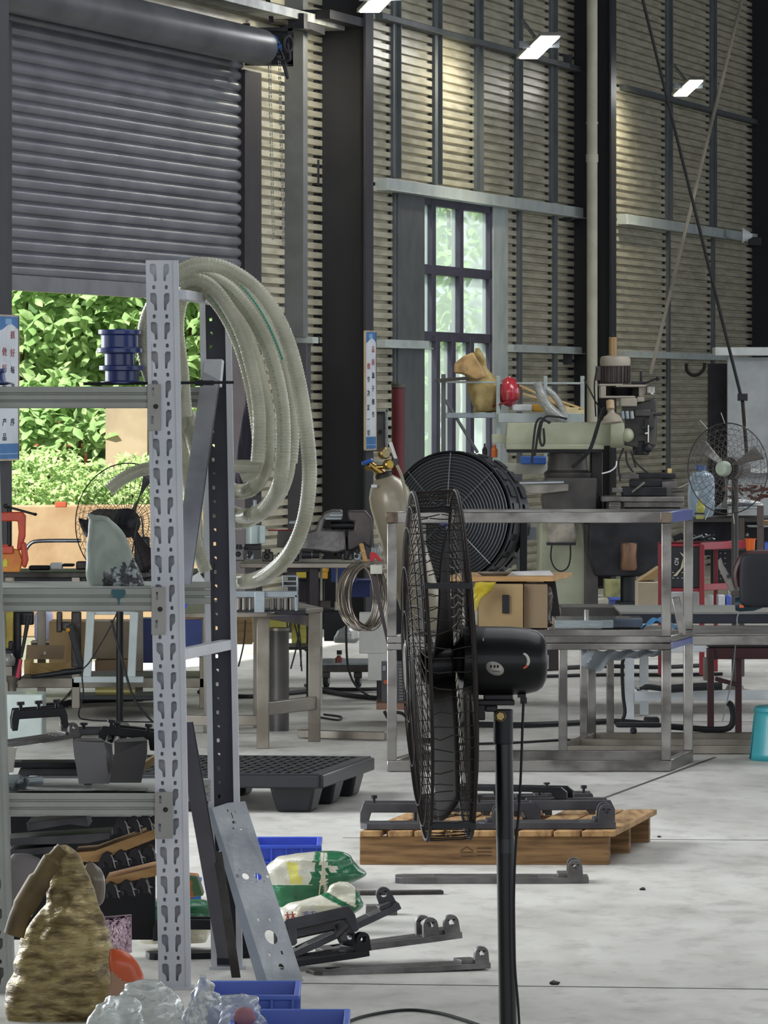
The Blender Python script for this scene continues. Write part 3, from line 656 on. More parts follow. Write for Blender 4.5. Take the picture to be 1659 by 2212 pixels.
for k in range(3):
    th0 = math.radians(195+120*k); mb = MB()
    def bf(u, v):
        r = .035+u*.30; w = .05+.16*math.sin(min(u*1.15, 1)*math.pi*.62); th = th0+(v-.5)*w/max(r, .07)*1.1
        return fp(.028*(v-.5)*2*(1-.4*u)*-1+.006*math.sin(v*3.14), r, th)
    mb.grid(bf, 12, 8); mb.build('fan_blade', M('blade_dark', '1c1716', .75, 0, spec=.2), ff, solid=.003)
# motor housing
mc = P(1000, 1427, FY); axm = (Vector((1, .10, -.012))).normalized()
mb = MB(); mb.lathe([(.04, -.01), (.070, -.004), (.0735, .01), (.0745, .05), (.0745, .10), (.072, .135), (.066, .16), (.058, .172), (.044, .179), (.0001, .181)], mc, axm, 48); mot = mb.build('motor_housing', m_fblk, ff)
mb = MB(); mb.cyl(fp(-.03, 0, 0), mc+axm*.01, .03, .06, 24); mb.build('motor_collar', m_blk, ff)
ma = axm.orthogonal().normalized()
def msurf(s, ang, lift=.0008):   # point on the housing: s metres along, ang radians below the eye line
    b0 = Vector((0, -1, 0)); b0 = (b0-axm*b0.dot(axm)).normalized(); c0 = Vector((0, 0, -1)); c0 = (c0-axm*c0.dot(axm)).normalized()
    rr = .0745 if s < .10 else .0745-.0025*(s-.10)/.035
    return mc+axm*s+(b0*math.cos(ang)+c0*math.sin(ang))*(rr+lift)
mb = MB(); vs = [msurf(.061, .18)]; N = 32
for k in range(N): vs.append(msurf(.061+.0195*math.cos(2*math.pi*k/N), .18+.20*math.sin(2*math.pi*k/N)+.06*math.cos(2*math.pi*k/N)))
mb.add(vs, [(0, 1+k, 1+(k+1) % N) for k in range(N)]); lb = mb.build('oval_label', M('label_silver', 'b7b2aa', .5, .2), mot, solid=.0004); lb['label'] = 'silver oval rating label'
mb = MB()
for i, x in enumerate((.052, .060, .067)): mb.add([msurf(x+a, .12+b, .0016) for a, b in ((-.002, -.05), (.002, -.04), (.0025, .03), (-.0018, .035))], [(0, 1, 2, 3)])
mb.add([msurf(.055, .24, .0016), msurf(.072, .26, .0016), msurf(.072, .275, .0016), msurf(.055, .255, .0016)], [(0, 1, 2, 3)])
mb.build('label_print', m_blk, lb, solid=.0003)
mb = MB(); ins = []; outs = []
for k in range(15):
    a = math.radians(-75+150*k/14); ins.append((.118+.012*math.cos(a), -.05+.20*math.sin(a))); wd = .006*math.cos(a*.95)+.0008; outs.append((.118+.012*math.cos(a)+wd, -.05+.25*math.sin(a)))
mb.add([msurf(x, y, .0012) for x, y in ins+outs], [(i, i+1, i+16, i+15) for i in range(14)])
cr = mb.build('crescent_mark', [M('crescent_cream', 'd8d4c8', .5), M('crescent_red', 'd0674a', .5)], mot, solid=.0004, matf=lambda c: 1 if c.z < CAMZ+(HY-1434)*FY/F else 0); cr['label'] = 'cream crescent mark with a red tip'
mb = MB(); mb.bar(P(1044, 1356, FY-.005), P(1044, 1385, FY-.06), .002, .002); mb.box(P(1181, 1430, FY), (.008, .012, .03)); mb.build('housing_screw', m_ss, mot)
mb = MB(); mb.pb(1032, 1512, 1112, 1524, FY-.03, .06); mb.pb(1045, 1500, 1108, 1513, FY-.02, .04); mb.pb(1030, 1520, 1048, 1556, FY-.02, .03); mb.pb(1048, 1524, 1075, 1538, FY-.02, .04); mb.build('tilt_bracket', M('bracket_dark', '2a272b', .5, .3), ff, bev=.003)
mb = MB(); p0 = P(1086, 1530, FY); mb.lathe([(.0001, .0), (.021, 0), (.021, -.02), (.0215, -.075), (.0001, -.075)], P(1087, 1532, FY), n=24); mb.build('pole_socket', m_blk, ff, bev=.002)
mb = MB(); mb.lathe([(.0001, .005), (.009, .005), (.009, 0)], P(1081, 1547, FY-.023), (0, -1, 0), 6); mb.ring(P(1081, 1547, FY-.022), .011, .001, (0, 1, 0)); mb.build('bolt', M('brass_bolt', 'a08a5c', .4, .8), ff)
pt = P(1088, 1590, FY); pbm = P(1097, 2212, FY)
pe = Vector((pt.x+(pbm.x-pt.x)*pt.z/(pt.z-pbm.z), FY, 0.03))
mb = MB(); mb.cyl(pe, pt, .0195, n=28); mb.build('pole', M('pole_black', '101116', .35, .2, coat=.2), ff)
mb = MB(); mb.lathe([(.0001, 0), (.24, 0), (.24, .008), (.05, .035), (.03, .06), (.0001, .06)], (pe.x, pe.y, 0), n=40); mb.build('base', m_blk, ff)
mb = MB(); mb.pb(1118, 1500, 1136, 1507, FY-.01, .02); mb.pb(1124, 1507, 1138, 1520, FY-.008, .016); mb.build('cord_grip', m_blk, ff)
mb = MB(); mb.tube(ppath([(1131, 1515), (1129, 1560), (1126, 1650), (1121, 1750), (1114, 1830), (1110, 1950), (1112, 2080), (1119, 2170), (1124, 2260), (1130, 2400)], FY-.03, 8), .0028, 8); mb.build('power_cord', m_rub, ff)
mb = MB(); mb.cyl(P(1092.5, 1812, FY), P(1093, 1842, FY), .0202, n=24); mb.build('tape_wrap', M('dark_tape', '2c2d33', .3), ff)
# ---------------- bins ----------------
def bin_(nm, x0, x1, Yn, Yf, h, mat, lbl, ribs=5, taper=.012, group='blue plastic parts bins'):
    t = thing(nm, lbl, 'bin', ((x0+x1)/2, (Yn+Yf)/2, 0), group)
    cx, cy = (x0+x1)/2, (Yn+Yf)/2; w, d = (x1-x0)/2, (Yf-Yn)/2
    def rect(s, z, k=0): return [Vector((cx+a*(w-s), cy+b*(d-s), z)) for a, b in ((-1, -1), (1, -1), (1, 1), (-1, 1))]
    mb = MB(); L = [rect(taper+.012, 0), rect(.012, h-.012), rect(0, h-.012), rect(0, h), rect(.014, h), rect(.016+taper, .004)]
    vs = [p for r in L for p in r]; fs = [(3, 2, 1, 0), tuple(20+i for i in range(4))]
    for i in range(5):
        for j in range(4): fs.append((i*4+j, i*4+(j+1) % 4, i*4+4+(j+1) % 4, i*4+4+j))
    mb.add(vs, fs); mb.build('bin_body', mat, t, bev=.003)
    mb = MB()
    for i in range(ribs):
        x = cx-w*.86+2*w*.86*i/(ribs-1); mb.box((x, Yn+.008, h*.5), (.006, .012, h*.84))
        y = cy-d*.8+2*d*.8*i/(ribs-1); mb.box((x1-.008, y, h*.5), (.012, .006, h*.84))
    mb.box((cx, Yn+.007, h*.62), (w*1.9, .012, .004)); mb.build('ribs', mat, t)
    return t
bin_('parts_bin', P(440, 0, 14.75).x, P(649, 0, 14.75).x, 14.60, 14.97, .11, m_blue, 'blue bin behind the crumpled clear bags, below the perforated plate')
bin_('parts_bin', P(500, 0, 14.2).x, P(757, 0, 14.2).x, 13.85, 14.28, .11, m_blue, 'blue bin cut off by the bottom edge, nearest of the bins')
bin_('parts_bin', P(545, 0, 19.2).x, P(695, 0, 19.2).x, 19.05, 19.42, .14, M('royal_blue_plastic', '3450c0', .38, 0), 'blue bin behind the green and white rice bags')
bin_('parts_bin', P(350, 0, 18).x, P(430, 0, 18).x, 17.95, 18.3, .10, M('bright_blue_plastic', '1f6cc8', .4), 'bright blue bin seen between the post and the dark brace')
# ---------------- perforated leaning plate ----------------
t = thing('perforated_plate', 'pale aluminium plate with slots and holes leaning against the rack', 'plate', P(610, 2120, 16.1))
A = P(455, 1750, 16.36); B = P(533, 1728, 16.36); Cc = P(655, 2119, 16.04); D = P(577, 2119, 16.04)
Hh = ((A-D).length); Ww = (Cc-D).length; exx = (Cc-D).normalized(); ezz = ((A-D)+(B-Cc)).normalized(); eyy = exx.cross(ezz).normalized()
def circ(x, z, r, n=14, ey=1.): return [(x+r*math.cos(2*math.pi*i/n), z+r*ey*math.sin(2*math.pi*i/n)) for i in range(n)]
def slot(x, z, w, h): return [(x-w, z-h), (x+w, z-h), (x+w, z+h), (x-w, z+h)]
hs = [slot(Ww*.5, Hh*.955, .0012, .0012*8), circ(Ww*.5, Hh*.915, .006), slot(Ww*.42, Hh*.985, .0015, .004), slot(Ww*.62, Hh*.975, .0015, .004), circ(Ww*.42, Hh*.88, .003), circ(Ww*.63, Hh*.875, .003),
      circ(Ww*.1, Hh*.60, .0045, ey=1.4), circ(Ww*.33, Hh*.60, .009, ey=1.3), circ(Ww*.68, Hh*.60, .009, ey=1.3), circ(Ww*.95, Hh*.60, .004, ey=1.4),
      circ(Ww*.22, Hh*.57, .002), circ(Ww*.45, Hh*.57, .002), circ(Ww*.58, Hh*.57, .002), circ(Ww*.8, Hh*.57, .002), circ(Ww*.22, Hh*.635, .002), circ(Ww*.45, Hh*.635, .002),
      circ(Ww*.5, Hh*.25, .016, ey=1.5), slot(Ww*.3, Hh*.35, .0025, .006), slot(Ww*.62, Hh*.35, .0025, .006), slot(Ww*.3, Hh*.15, .0025, .006), slot(Ww*.66, Hh*.16, .0025, .006), circ(Ww*.52, Hh*.08, .007, ey=1.5)]
m_alu = M('pale_sheet_alu', 'b9bdc2', .45, .2, c2='8f959c', ns=6, bump=.25, bs=14)
vs, fs = plate([(0, 0), (Ww, 0), (Ww, Hh*1.04), (Ww*.5, Hh*1.03), (0, Hh)], hs, .003)
mb = MB(); mb.add([D+exx*v.x+ezz*v.z+eyy*v.y for v in vs], fs); mb.build('sheet', m_alu, t)
mb = MB(); mb.prism([D, D+ezz*Hh, D+ezz*Hh-exx*.004+Vector((0, .03, 0)), D-exx*.004+Vector((0, .03, 0))], exx*.002); mb.prism([D-exx*.028, D+exx*.0, D+exx*0+ezz*Hh, D-exx*.012+ezz*Hh], eyy*.002); mb.build('side_flange', M('alu_flange', '8d949e', .4, .5), t)
# ---------------- sacks ----------------
m_gold = M('golden_woven_sack', '9c8c5e', .36, .25, c2='625233', ns=14, lo=.40, hi=.62, stretch=(1, 1, 3.5), bump=.5, bs=25)
m_goldi = M('sack_inside_brown', '4a3b22', .6, .1, c2='6b5832', ns=9)
t = thing('woven_sack', 'crumpled golden brown woven sack, large, under the lowest shelf', 'sack', (P(130, 0, 15.1).x, 15.1, 0))
mb = MB(); soft(mb, [(1827, 118, 140), (1842, 112, 158), (1880, 112, 190), (1925, 98, 212), (1975, 76, 228), (2030, 46, 240), (2090, 26, 243), (2150, 22, 250), (2205, 22, 246), (2222, 30, 235)], 15.1, .55, .016, 2, n=80, m=90, ws=(13, 7, 9), dmax=.11, fold=1.0); mb.build('sack_body', m_gold, t)
mb = MB()
mb.tube(ppath([(135, 1832), (112, 1858), (90, 1895), (66, 1935), (44, 1975), (30, 2020)], 15.05), [.016]*5+[.024]*6+[.030]*8+[.026]*7, 10)
mb.build('folded_rim', m_goldi, t)
mb = MB(); soft(mb, [(1858, 188, 196), (1868, 182, 210), (1885, 176, 222), (1915, 182, 228), (1945, 190, 224), (1958, 196, 212)], 15.2, .6, .008, 4, n=24, m=20); mb.build('clear_liner', M('brown_clear_liner', '8a8074', .2, 0, trans=.3, ior=1.1, coat=.6), t)
mb = MB(); soft(mb, [(2050, 238, 262), (2062, 238, 280), (2090, 240, 300), (2120, 238, 310), (2150, 225, 300), (2180, 210, 270)], 15.0, .5, .01, 6, n=24, m=24)
t2 = mb.build('food_bag', [M('tan_bag', 'a5826a', .5), M('orange_bag', 'c4532a', .4, coat=.3)], matf=lambda c: 1 if c.z > CAMZ+(HY-2098)*15/F-(c.x-P(240, 0, 15).x)*.6 else 0); tag(t2, 'small tan and orange bag right of the golden sack', 'bag')
mb = MB(); mb.add([P(221, 1982, 15.4), P(283, 1977, 15.42), P(284, 2055, 15.42), P(240, 2062, 15.4)], [(0, 1, 2, 3)]); mb.prism([P(221, 1982, 15.4), P(283, 1977, 15.42), P(284, 2058, 15.42), P(240, 2066, 15.4)], (0, .03, 0)); tag(mb.build('foil_pouch', M('crinkled_silver_pink_foil', 'c5a9b4', .22, .7, c2='8d7482', ns=18, bump=1, bs=60), bev=.004), 'shiny silver pink foil pouch behind the golden sack', 'pouch')
mb = MB(); soft(mb, [(1845, 30, 70), (1860, 18, 95), (1890, 12, 105), (1930, 14, 90), (1980, 18, 70)], 15.9, .5, .008, 11, n=30, m=20); tag(mb.build('plastic_bag', M('dusty_clear_bag', '8d8787', .4, 0, trans=.2, ior=1.1)), 'dusty grey plastic bag behind the golden sack, left', 'bag')
# clear bags bottom
bags = [([(2117, 310, 330), (2125, 285, 350), (2140, 270, 375), (2160, 262, 392), (2190, 240, 400), (2230, 200, 402), (2255, 205, 400)], 14.35, 'crumpled clear plastic bag at the bottom, peaked, right of the golden sack', 21),
        ([(2150, 235, 262), (2160, 222, 285), (2180, 208, 300), (2205, 198, 310), (2240, 190, 310), (2262, 195, 300)], 14.15, 'crumpled clear plastic bag lowest at the bottom left', 22),
        ([(2107, 432, 438), (2120, 428, 447), (2140, 415, 462), (2165, 404, 482), (2195, 398, 505), (2240, 396, 520), (2258, 400, 515)], 14.3, 'white plastic bag rising to a point beside the tall post foot', 23),
        ([(2150, 498, 515), (2156, 485, 540), (2170, 482, 562), (2195, 480, 572), (2225, 478, 574), (2260, 490, 565)], 14.05, 'clear plastic bag with something pink inside, in front of the blue bins', 24)]
for rows, Y, lbl, sd in bags:
    mb = MB(); soft(mb, rows, Y, .6, .013, sd, n=60, m=50, ws=(22, 16, 20), dmax=.09, fold=1.0)
    o = mb.build('plastic_bag', m_bagw); tag(o, lbl, 'bag')
    if sd == 24:
        mb = MB(); mb.ell(P(528, 2198, Y-.062), (.026, .012, .024), 20, 12, .05, seed=2); mb.build('pink_contents', M('pink_stuff', '9c6a70', .6), o)
# rice bags
m_rw = M('bag_white_glossy', 'd2d0c2', .3, 0, c2='bfb99c', ns=6, coat=.5, bump=.5, bs=25); m_rg = M('bag_green', '0f6a40', .35, 0, c2='0b4f30', coat=.4, bump=.4, bs=25); m_ry = M('bag_yellow', 'd6cf6a', .4, coat=.4)
def ricebag(nm, rows, Y, lbl, zone, seed, dmax=.09):
    mb = MB(); soft(mb, rows, Y, .8, .010, seed, n=90, m=100, ws=(12, 10, 14), dmax=dmax, fold=.6); return tag(mb.build(nm, [m_rw, m_rg, m_ry], matf=zone), lbl, 'bag')
def pxof(c): return CX+c.x*F/c.y, HY-(c.z-CAMZ)*F/c.y
def z1(c):
    x, y = pxof(c)
    if y > 1912 and x < 700: return 1
    if x > 672+(1900-y)*.15 and x < 692: return 1
    if x > 706 and not (712 < x < 728 and 1870 < y < 1885): return 1
    if 618+(y-1860)*.2 < x < 640+(y-1860)*.3 and 1862 < y < 1910: return 2
    return 0
ricebag('rice_bag', [(1841, 690, 742), (1848, 640, 756), (1856, 598, 762), (1875, 574, 776), (1890, 572, 788), (1905, 580, 764), (1922, 586, 730), (1945, 592, 705), (1958, 600, 690)], 17.9, 'upper green and white rice bag tied at the neck, on the floor', z1, 31)
def z2(c):
    x, y = pxof(c)
    if abs(y-(1925+(x-690)*.55)) < 7 and x > 690: return 1
    if x > 768: return 1
    return 0
rb = ricebag('rice_bag', [(1905, 735, 752), (1915, 715, 764), (1932, 700, 775), (1950, 640, 783), (1962, 610, 780), (1978, 602, 755), (1992, 606, 725), (2003, 612, 690)], 17.55, 'lower white rice bag with red and blue writing', z2, 32, .08)
for s, x, y, sz, mt, rot in (('林', 628, 1983, .034, M('red_print', 'b5402a', .6), .12), ('源农', 668, 1977, .022, M('blue_print', '2d4784', .6), .1)):
    mb = MB(); text_mesh(mb, s, sz, lambda a, b, c: P(x, y, 17.46)+Vector((a*math.cos(rot)-b*math.sin(rot), -c, a*math.sin(rot)+b*math.cos(rot)))); mb.build('printed_text', mt, rb)
mb = MB(); mb.tube(ppath([(700, 1842), (697, 1870), (694, 1900), (690, 1935), (700, 1950), (712, 1965), (722, 1975)], 17.72), .0016, 6); tag(mb.build('tie_string', M('string_beige', 'b8ac90', .8)), 'thin string hanging from the neck of the upper rice bag', 'string')
def z3(c):
    x, y = pxof(c); return 1 if y < 1995 else 0
ricebag('rice_bag', [(1945, 300, 440), (1955, 285, 460), (1975, 280, 464), (2000, 282, 462), (2020, 290, 455), (2035, 300, 445)], 17.0, 'dark green and white rice bag lying behind the rack posts', z3, 33)
mb = MB(); mb.prism([P(396, 1890, 17.4), P(426, 1892, 17.4), P(440, 1935, 17.4), P(408, 1940, 17.4)], (0, .1, 0)); tag(mb.build('snack_packet', M('orange_printed_packet', '9a5a2c', .4, 0, c2='3f5a3c', ns=25, lo=.45, hi=.5), bev=.004), 'small orange printed packet behind the dark brace', 'packet')
# ---------------- middle floor: frame, tables, pallets, castings ----------------
def sqbar(mb, a, b, w=.04, h=None): mb.bar(a, b, w, h or w)
# two stacked stainless tube frames
FX = lambda px, Y: (px-CX)*Y/F
Yf, Yr = 24.98, 25.67; sh_ = .126; sk = .002
xL, xR = FX(846.5, Yf), FX(1439, Yf)
fr = thing('tube_frame', 'tall open frame of stainless square tube standing on the floor behind the big fan', 'frame', ((xL+xR)/2+.06, 25.3, 0))
def fz(py): return CAMZ+(HY-py)*Yf/F
def fpart(nm, a, b, w=.040, h=.045, mat=None, **k):
    mb = MB(); mb.bar(a, b, w, h); o = mb.build(nm, mat or m_ss, fr, bev=.003, **k); return o
zt, zm1, zm2, zb = fz(1118), fz(1381.5), fz(1396.5), fz(1654)
m_film = M('blue_film', '4a5aa5', .3, .1)
for z, nm in ((zt, 'top_rail'), (zm1, 'middle_rail'), (zm2, 'middle_rail'), (zb, 'bottom_rail')):
    hh = .045 if nm != 'middle_rail' else .027
    fpart(nm, (xL-.02, Yf, z), (xR+.02, Yf, z), h=hh)
    fpart(nm, (xL-.02+sh_, Yr, z), (xR+.02+sh_, Yr, z), h=hh)
    fpart(nm, (xL, Yf+.02, z), (xL+sh_, Yr-.02, z), h=hh)
    q = fpart(nm, (xR, Yf+.02, z), (xR+sh_, Yr-.02, z), h=hh, mat=m_film if z in (zt, zm2) else None)
    if z in (zt, zm2): q['label'] = 'side rail still covered in blue film'
for x, Y in ((xL, Yf), (xR, Yf), (xL+sh_, Yr), (xR+sh_, Yr)):
    fpart('post', (x, Y, zm1+.0135), (x, Y, zt-.0225), h=.04); fpart('post', (x, Y, zb+.0225), (x, Y, zm2-.0135), h=.04)
for x, Y in ((xL, Yf), (xR, Yf)): MB().box((x, Y-.0205, zt), (.05, .004, .044)).build('weld_patch', M('weld_brown', '6d6257', .4, .7, c2='4a3d32', ns=30), fr, bev=.002)
mb = MB(); mb.bar(P(1459, 1290, 25.35), P(1475, 1374, 25.35), .034, .034); tag(mb.build('loose_tube', m_ss, bev=.003), 'short stainless tube leaning inside the right end of the tall frame', 'tube')
# stainless bench behind the frame on the right
t = thing('steel_bench', 'low stainless steel bench behind the tall frame, running out at the right', 'bench', (FX(1450, 26.6), 26.6, 0))
bz = lambda py, Y: CAMZ+(HY-py)*Y/F
Y1, Y2 = 26.2, 27.2
zT = bz(1370, Y1)
mb = MB(); mb.box((FX(1205, Y1)+.62, (Y1+Y2)/2, zT-.004), (1.24, Y2-Y1, .008)); mb.build('bench_top', m_ss, t, bev=.002)
for Y, nm in ((Y1, 'apron'), (Y2, 'apron')):
    mb = MB(); mb.bar((FX(1196, Y1), Y, zT-.028), (FX(1196, Y1)+1.24, Y, zT-.028), .04, .04); mb.build(nm, m_ss, t, bev=.003)
xa = FX(1216, Y1); dxb = FX(1278, Y2)-xa
for x, Y in ((xa, Y1), (xa+dxb, Y2), (xa+1.18, Y1), (xa+dxb+1.15, Y2)):
    mb = MB(); mb.bar((x, Y, 0), (x, Y, zT-.02), .038, .038); mb.build('leg', m_ss, t, bev=.003)
for x, Y in ((FX(1261, 26.9), 26.9), (FX(1318, 27.6), 27.6)):
    mb = MB(); mb.bar((x, Y, 0), (x, Y, zT-.02), .034, .034); mb.build('leg', m_ss, t, bev=.003)
for a, b in (((xa, Y1, .02), (xa+1.18, Y1, .02)), ((xa+dxb, Y2, .02), (xa+dxb+1.15, Y2, .02)), ((xa, Y1, .02), (xa+dxb, Y2, .02)), ((xa+.05, 26.7, .02), (xa+1.2, 26.7, .02))):
    mb = MB(); mb.bar(a, b, .036, .036); mb.build('floor_rail', m_sso, t, bev=.003)
# acrylic plate box with bolt, blue cloth
t = thing('acrylic_tray', 'shallow clear acrylic tray with an upright metal pin on the low bench', 'tray', P(1260, 1356, 26.6))
mb = MB(); mb.pb(1199, 1340, 1325, 1357, 26.4, .5); mb.build('tray_body', M('clear_acrylic', 'c9d4d8', .12, 0, trans=.7, ior=1.25, coat=.5), t, bev=.003)
mb = MB(); mb.pb(1300, 1336, 1388, 1356, 26.75, .3); mb.build('tray_body', M('dark_acrylic', '4d5664', .15, 0, coat=.5), t, bev=.003)
mb = MB(); mb.cyl(P(1266, 1340, 26.6), P(1266, 1317, 26.6), .012); mb.build('pin', m_ss, t)
mb = MB(); mb.grid(lambda u, v: P(1386+u*90, 1356-22*math.sin(math.pi*min(u*1.2, 1))*(.6+.4*math.sin(v*3))-3*math.sin(u*22+v*5), 26.5+v*.3), 26, 10)
tag(mb.build('blue_cloth', M('blue_cloth', '3f7fae', .85, c2='2e6896', ns=20), solid=.003), 'crumpled light blue cloth on the low bench behind the frame post', 'cloth')
# drooping plastic film under bench, white trestle legs behind
mb = MB(); mb.grid(lambda u, v: P(1256+u*175, 1405+v*(28+22*math.exp(-((u-.18)/.14)**2)-18*u)+2*math.sin(u*30), 26.35+.02*math.sin(u*25+v*4)), 40, 8)
tag(mb.build('plastic_film', M('hanging_film', 'a9b0b6', .2, 0, trans=.3, ior=1.05, coat=.5), solid=.001), 'torn clear plastic film hanging under the low bench', 'film')
t = thing('trestle', 'pale grey painted trestle standing behind the low bench legs', 'trestle', (FX(1380, 28.9), 28.9, 0))
for (x0, y0, x1, y1, Y) in ((1350, 1405, 1370, 1555, 28.9), (1382, 1405, 1401, 1545, 29.3)):
    mb = MB(); mb.pb(x0, y0, x1, y1, Y, .04); mb.build('leg', M('trestle_grey', 'b4b9bd', .5), t, bev=.003)
mb = MB(); mb.bar(P(1370, 1505, 28.9), P(1690, 1500, 28.9), .04, .045); mb.build('stretcher', MATS['trestle_grey'], t, bev=.003)
mb = MB(); mb.bar(P(1345, 1400, 28.9), P(1690, 1396, 28.9), .05, .045); mb.build('top_rail', MATS['trestle_grey'], t, bev=.003)
# floor steel bar
mb = MB(); a = P(648, 1593, 27.4); a.z = .022; b = P(836, 1593, 27.2); b.z = .022; mb.bar(a, b, .05, .036); tag(mb.build('steel_bar', m_sso, bev=.003), 'long steel channel lying on the floor left of the tall frame', 'bar')
# table with rusty stainless legs left of centre
t = thing('welding_table', 'square tube table with tall discoloured steel legs, left of centre', 'table', (FX(560, 27.2), 27.2, 0))
def part(nm, mat, f, par=None, **k):
    mb = MB(); f(mb); return mb.build(nm, mat, par or t, bev=k.pop('bev', .003), **k)
zt2 = bz(1322, 26.6)
TL = [(FX(568, 26.6), 26.6), (FX(679, 27.15), 27.15), (FX(440, 27.0), 27.9), (FX(560, 28.3), 28.3)]
for (x, Y), top in zip(TL, (zt2, zt2, zt2, zt2)):
    part('leg', m_sso, lambda m: m.bar((x, Y, 0), (x, Y, top-.02), .055, .052))
part('table_top', m_sso, lambda m: m.prism([(TL[0][0]-.35, 26.45, zt2-.02), (TL[0][0]+.02, 26.5, zt2-.02), (TL[1][0]+.04, 27.15, zt2-.02), (TL[3][0]+.1, 28.4, zt2-.02), (TL[2][0]-.1, 28.1, zt2-.02)], (0, 0, .02)))
part('side_rail', m_sso, lambda m: m.bar((TL[0][0], TL[0][1], .175), (TL[1][0], TL[1][1], .175), .04, .058))
part('side_rail', m_sso, lambda m: m.bar(P(380, 1556, 26.6), P(560, 1556, 26.6), .04, .045))
part('side_rail', m_ss, lambda m: m.bar((TL[1][0], TL[1][1], zt2-.06), (TL[3][0], TL[3][1], zt2-.06), .04, .05))
# fixture of square tube and shiny black cylinders on it
t = thing('cylinder_rack', 'square tube fixture holding a row of shiny dark cylinders on the steel table', 'rack', P(580, 1322, 26.75))
part('top_tube', m_galv, lambda m: m.pb(508, 1277, 643, 1291, 26.6, .04)); part('top_tube', m_galv, lambda m: m.pb(430, 1279, 510, 1292, 26.7, .04))
part('end_plate', m_galv, lambda m: m.pb(549, 1277, 572, 1325, 26.58, .02)); part('end_post', m_galv, lambda m: m.pb(636, 1285, 644, 1322, 26.6, .04))
part('base_tray', m_dark, lambda m: m.pb(508, 1318, 660, 1328, 26.6, .3))
part('small_frame', m_galv, lambda m: (m.pb(610, 1243, 643, 1247, 26.9, .04), m.pb(610, 1254, 643, 1258, 26.9, .04), m.pb(610, 1264, 643, 1268, 26.9, .04), m.pb(640, 1243, 644, 1278, 26.9, .04), m.pb(609, 1243, 613, 1278, 26.9, .04)))
for x in (515, 527, 541, 588, 602, 617, 629):
    part('cylinder', M('chrome_dark', '8a8684', .12, .95), lambda m: m.cyl(P(x, 1321, 26.68), P(x, 1292, 26.68), .0125, n=16), bev=0)
# ---------- pallets ----------
sd = Vector((.184, 1.03, 0)).normalized()
pw = thing('wooden_pallet', 'wooden pallet loaded with dark castings in the middle of the floor', 'pallet', (FX(1050, 20.5), 20.55, 0))
x0, x1 = FX(777, 20.05), FX(1315, 20.05); Lp = 1.045
for i, s in enumerate((0, .5, 1)):
    o = sd*(Lp-.04)*s; mb = MB(); mb.prism([Vector((x0, 20.05, 0))+o, Vector((x1, 20.05, 0))+o, Vector((x1, 20.05, 0))+o+sd*.04, Vector((x0, 20.05, 0))+o+sd*.04], (0, 0, .094))
    st = mb.build('stringer', m_wood, pw, bev=.002)
    if i == 0:
        mb = MB()
        for a, b in (((995, 1838), (1008, 1829)), ((1008, 1829), (1022, 1838)), ((995, 1841), (1022, 1841)), ((1030, 1832), (1062, 1832)), ((1030, 1840), (1062, 1840)), ((1030, 1848), (1062, 1848)), ((995, 1849), (1022, 1849))):
            mb.bar(P(a[0], a[1], 20.049), P(b[0], b[1], 20.049), .001, .003)
        mb.build('stamp_mark', M('stamp_ink', '4a3a2c', .9), st)
for a, b in ((777, 822), (838, 888), (895, 954), (962, 1008), (1016, 1072), (1120, 1190), (1196, 1252), (1257, 1328)):
    mb = MB(); A_ = Vector((FX(a, 20.03), 20.03, .0945)); B_ = Vector((FX(b, 20.03), 20.03, .0945)); e = sd*1.07
    mb.prism([A_, B_, B_+e, A_+e], (0, 0, .019)); mb.build('deck_board', M('deck_wood', 'a98659', .75, 0, c2='7d5c3a', ns=5, stretch=(8, 1, 4)), pw, bev=.003)
bp = thing('plastic_pallet', 'black plastic pallet with cup feet lying on the floor behind the rack', 'pallet', (-.75, 23.1, 0))
c1 = Vector((FX(690, 22.5), 22.5, 0)); dv = Vector((.19, 1.1, 0)); dl = Vector((-1.05, .12, 0))
mb = MB(); hs = []
for i in range(26):
    for j in range(8):
        if j in (0, 7) and False: continue
        u, v = .04+.94*i/26, .03+.95*j/8; w_, h_ = .022, .095
        hs.append([(u, v), (u+w_, v), (u+w_, v+h_), (u, v+h_)])
vs, fs = plate([(0, 0), (1, 0), (1, 1), (0, 1)], hs, .02)
mb.add([c1+dl*v.x+dv*v.z+Vector((0, 0, .138+v.y)) for v in vs], fs); mb.build('deck', m_plast, bp)
mb = MB()
for a, b in ((c1, c1+dv), (c1+dv, c1+dv+dl), (c1+dv+dl, c1+dl), (c1+dl, c1)): mb.bar(a+Vector((0, 0, .118)), b+Vector((0, 0, .118)), .03, .05)
mb.build('rim', m_plast, bp, bev=.006)
for u in (.10, .5, .9):
    for v in (.10, .5, .9):
        c = c1+dl*u+dv*v; mb = MB(); a1, b1 = dl.normalized()*.075, dv.normalized()*.085
        lo_ = [c+a1*p*.85+b1*q*.85 for p, q in ((-1, -1), (1, -1), (1, 1), (-1, 1))]; hi_ = [c+a1*p*1.25+b1*q*1.25+Vector((0, 0, .128)) for p, q in ((-1, -1), (1, -1), (1, 1), (-1, 1))]
        mb.add(lo_+hi_, [(0, 1, 2, 3), (4, 5, 6, 7), (0, 1, 5, 4), (1, 2, 6, 5), (2, 3, 7, 6), (3, 0, 4, 7)]); mb.build('foot', m_plast, bp, bev=.012)
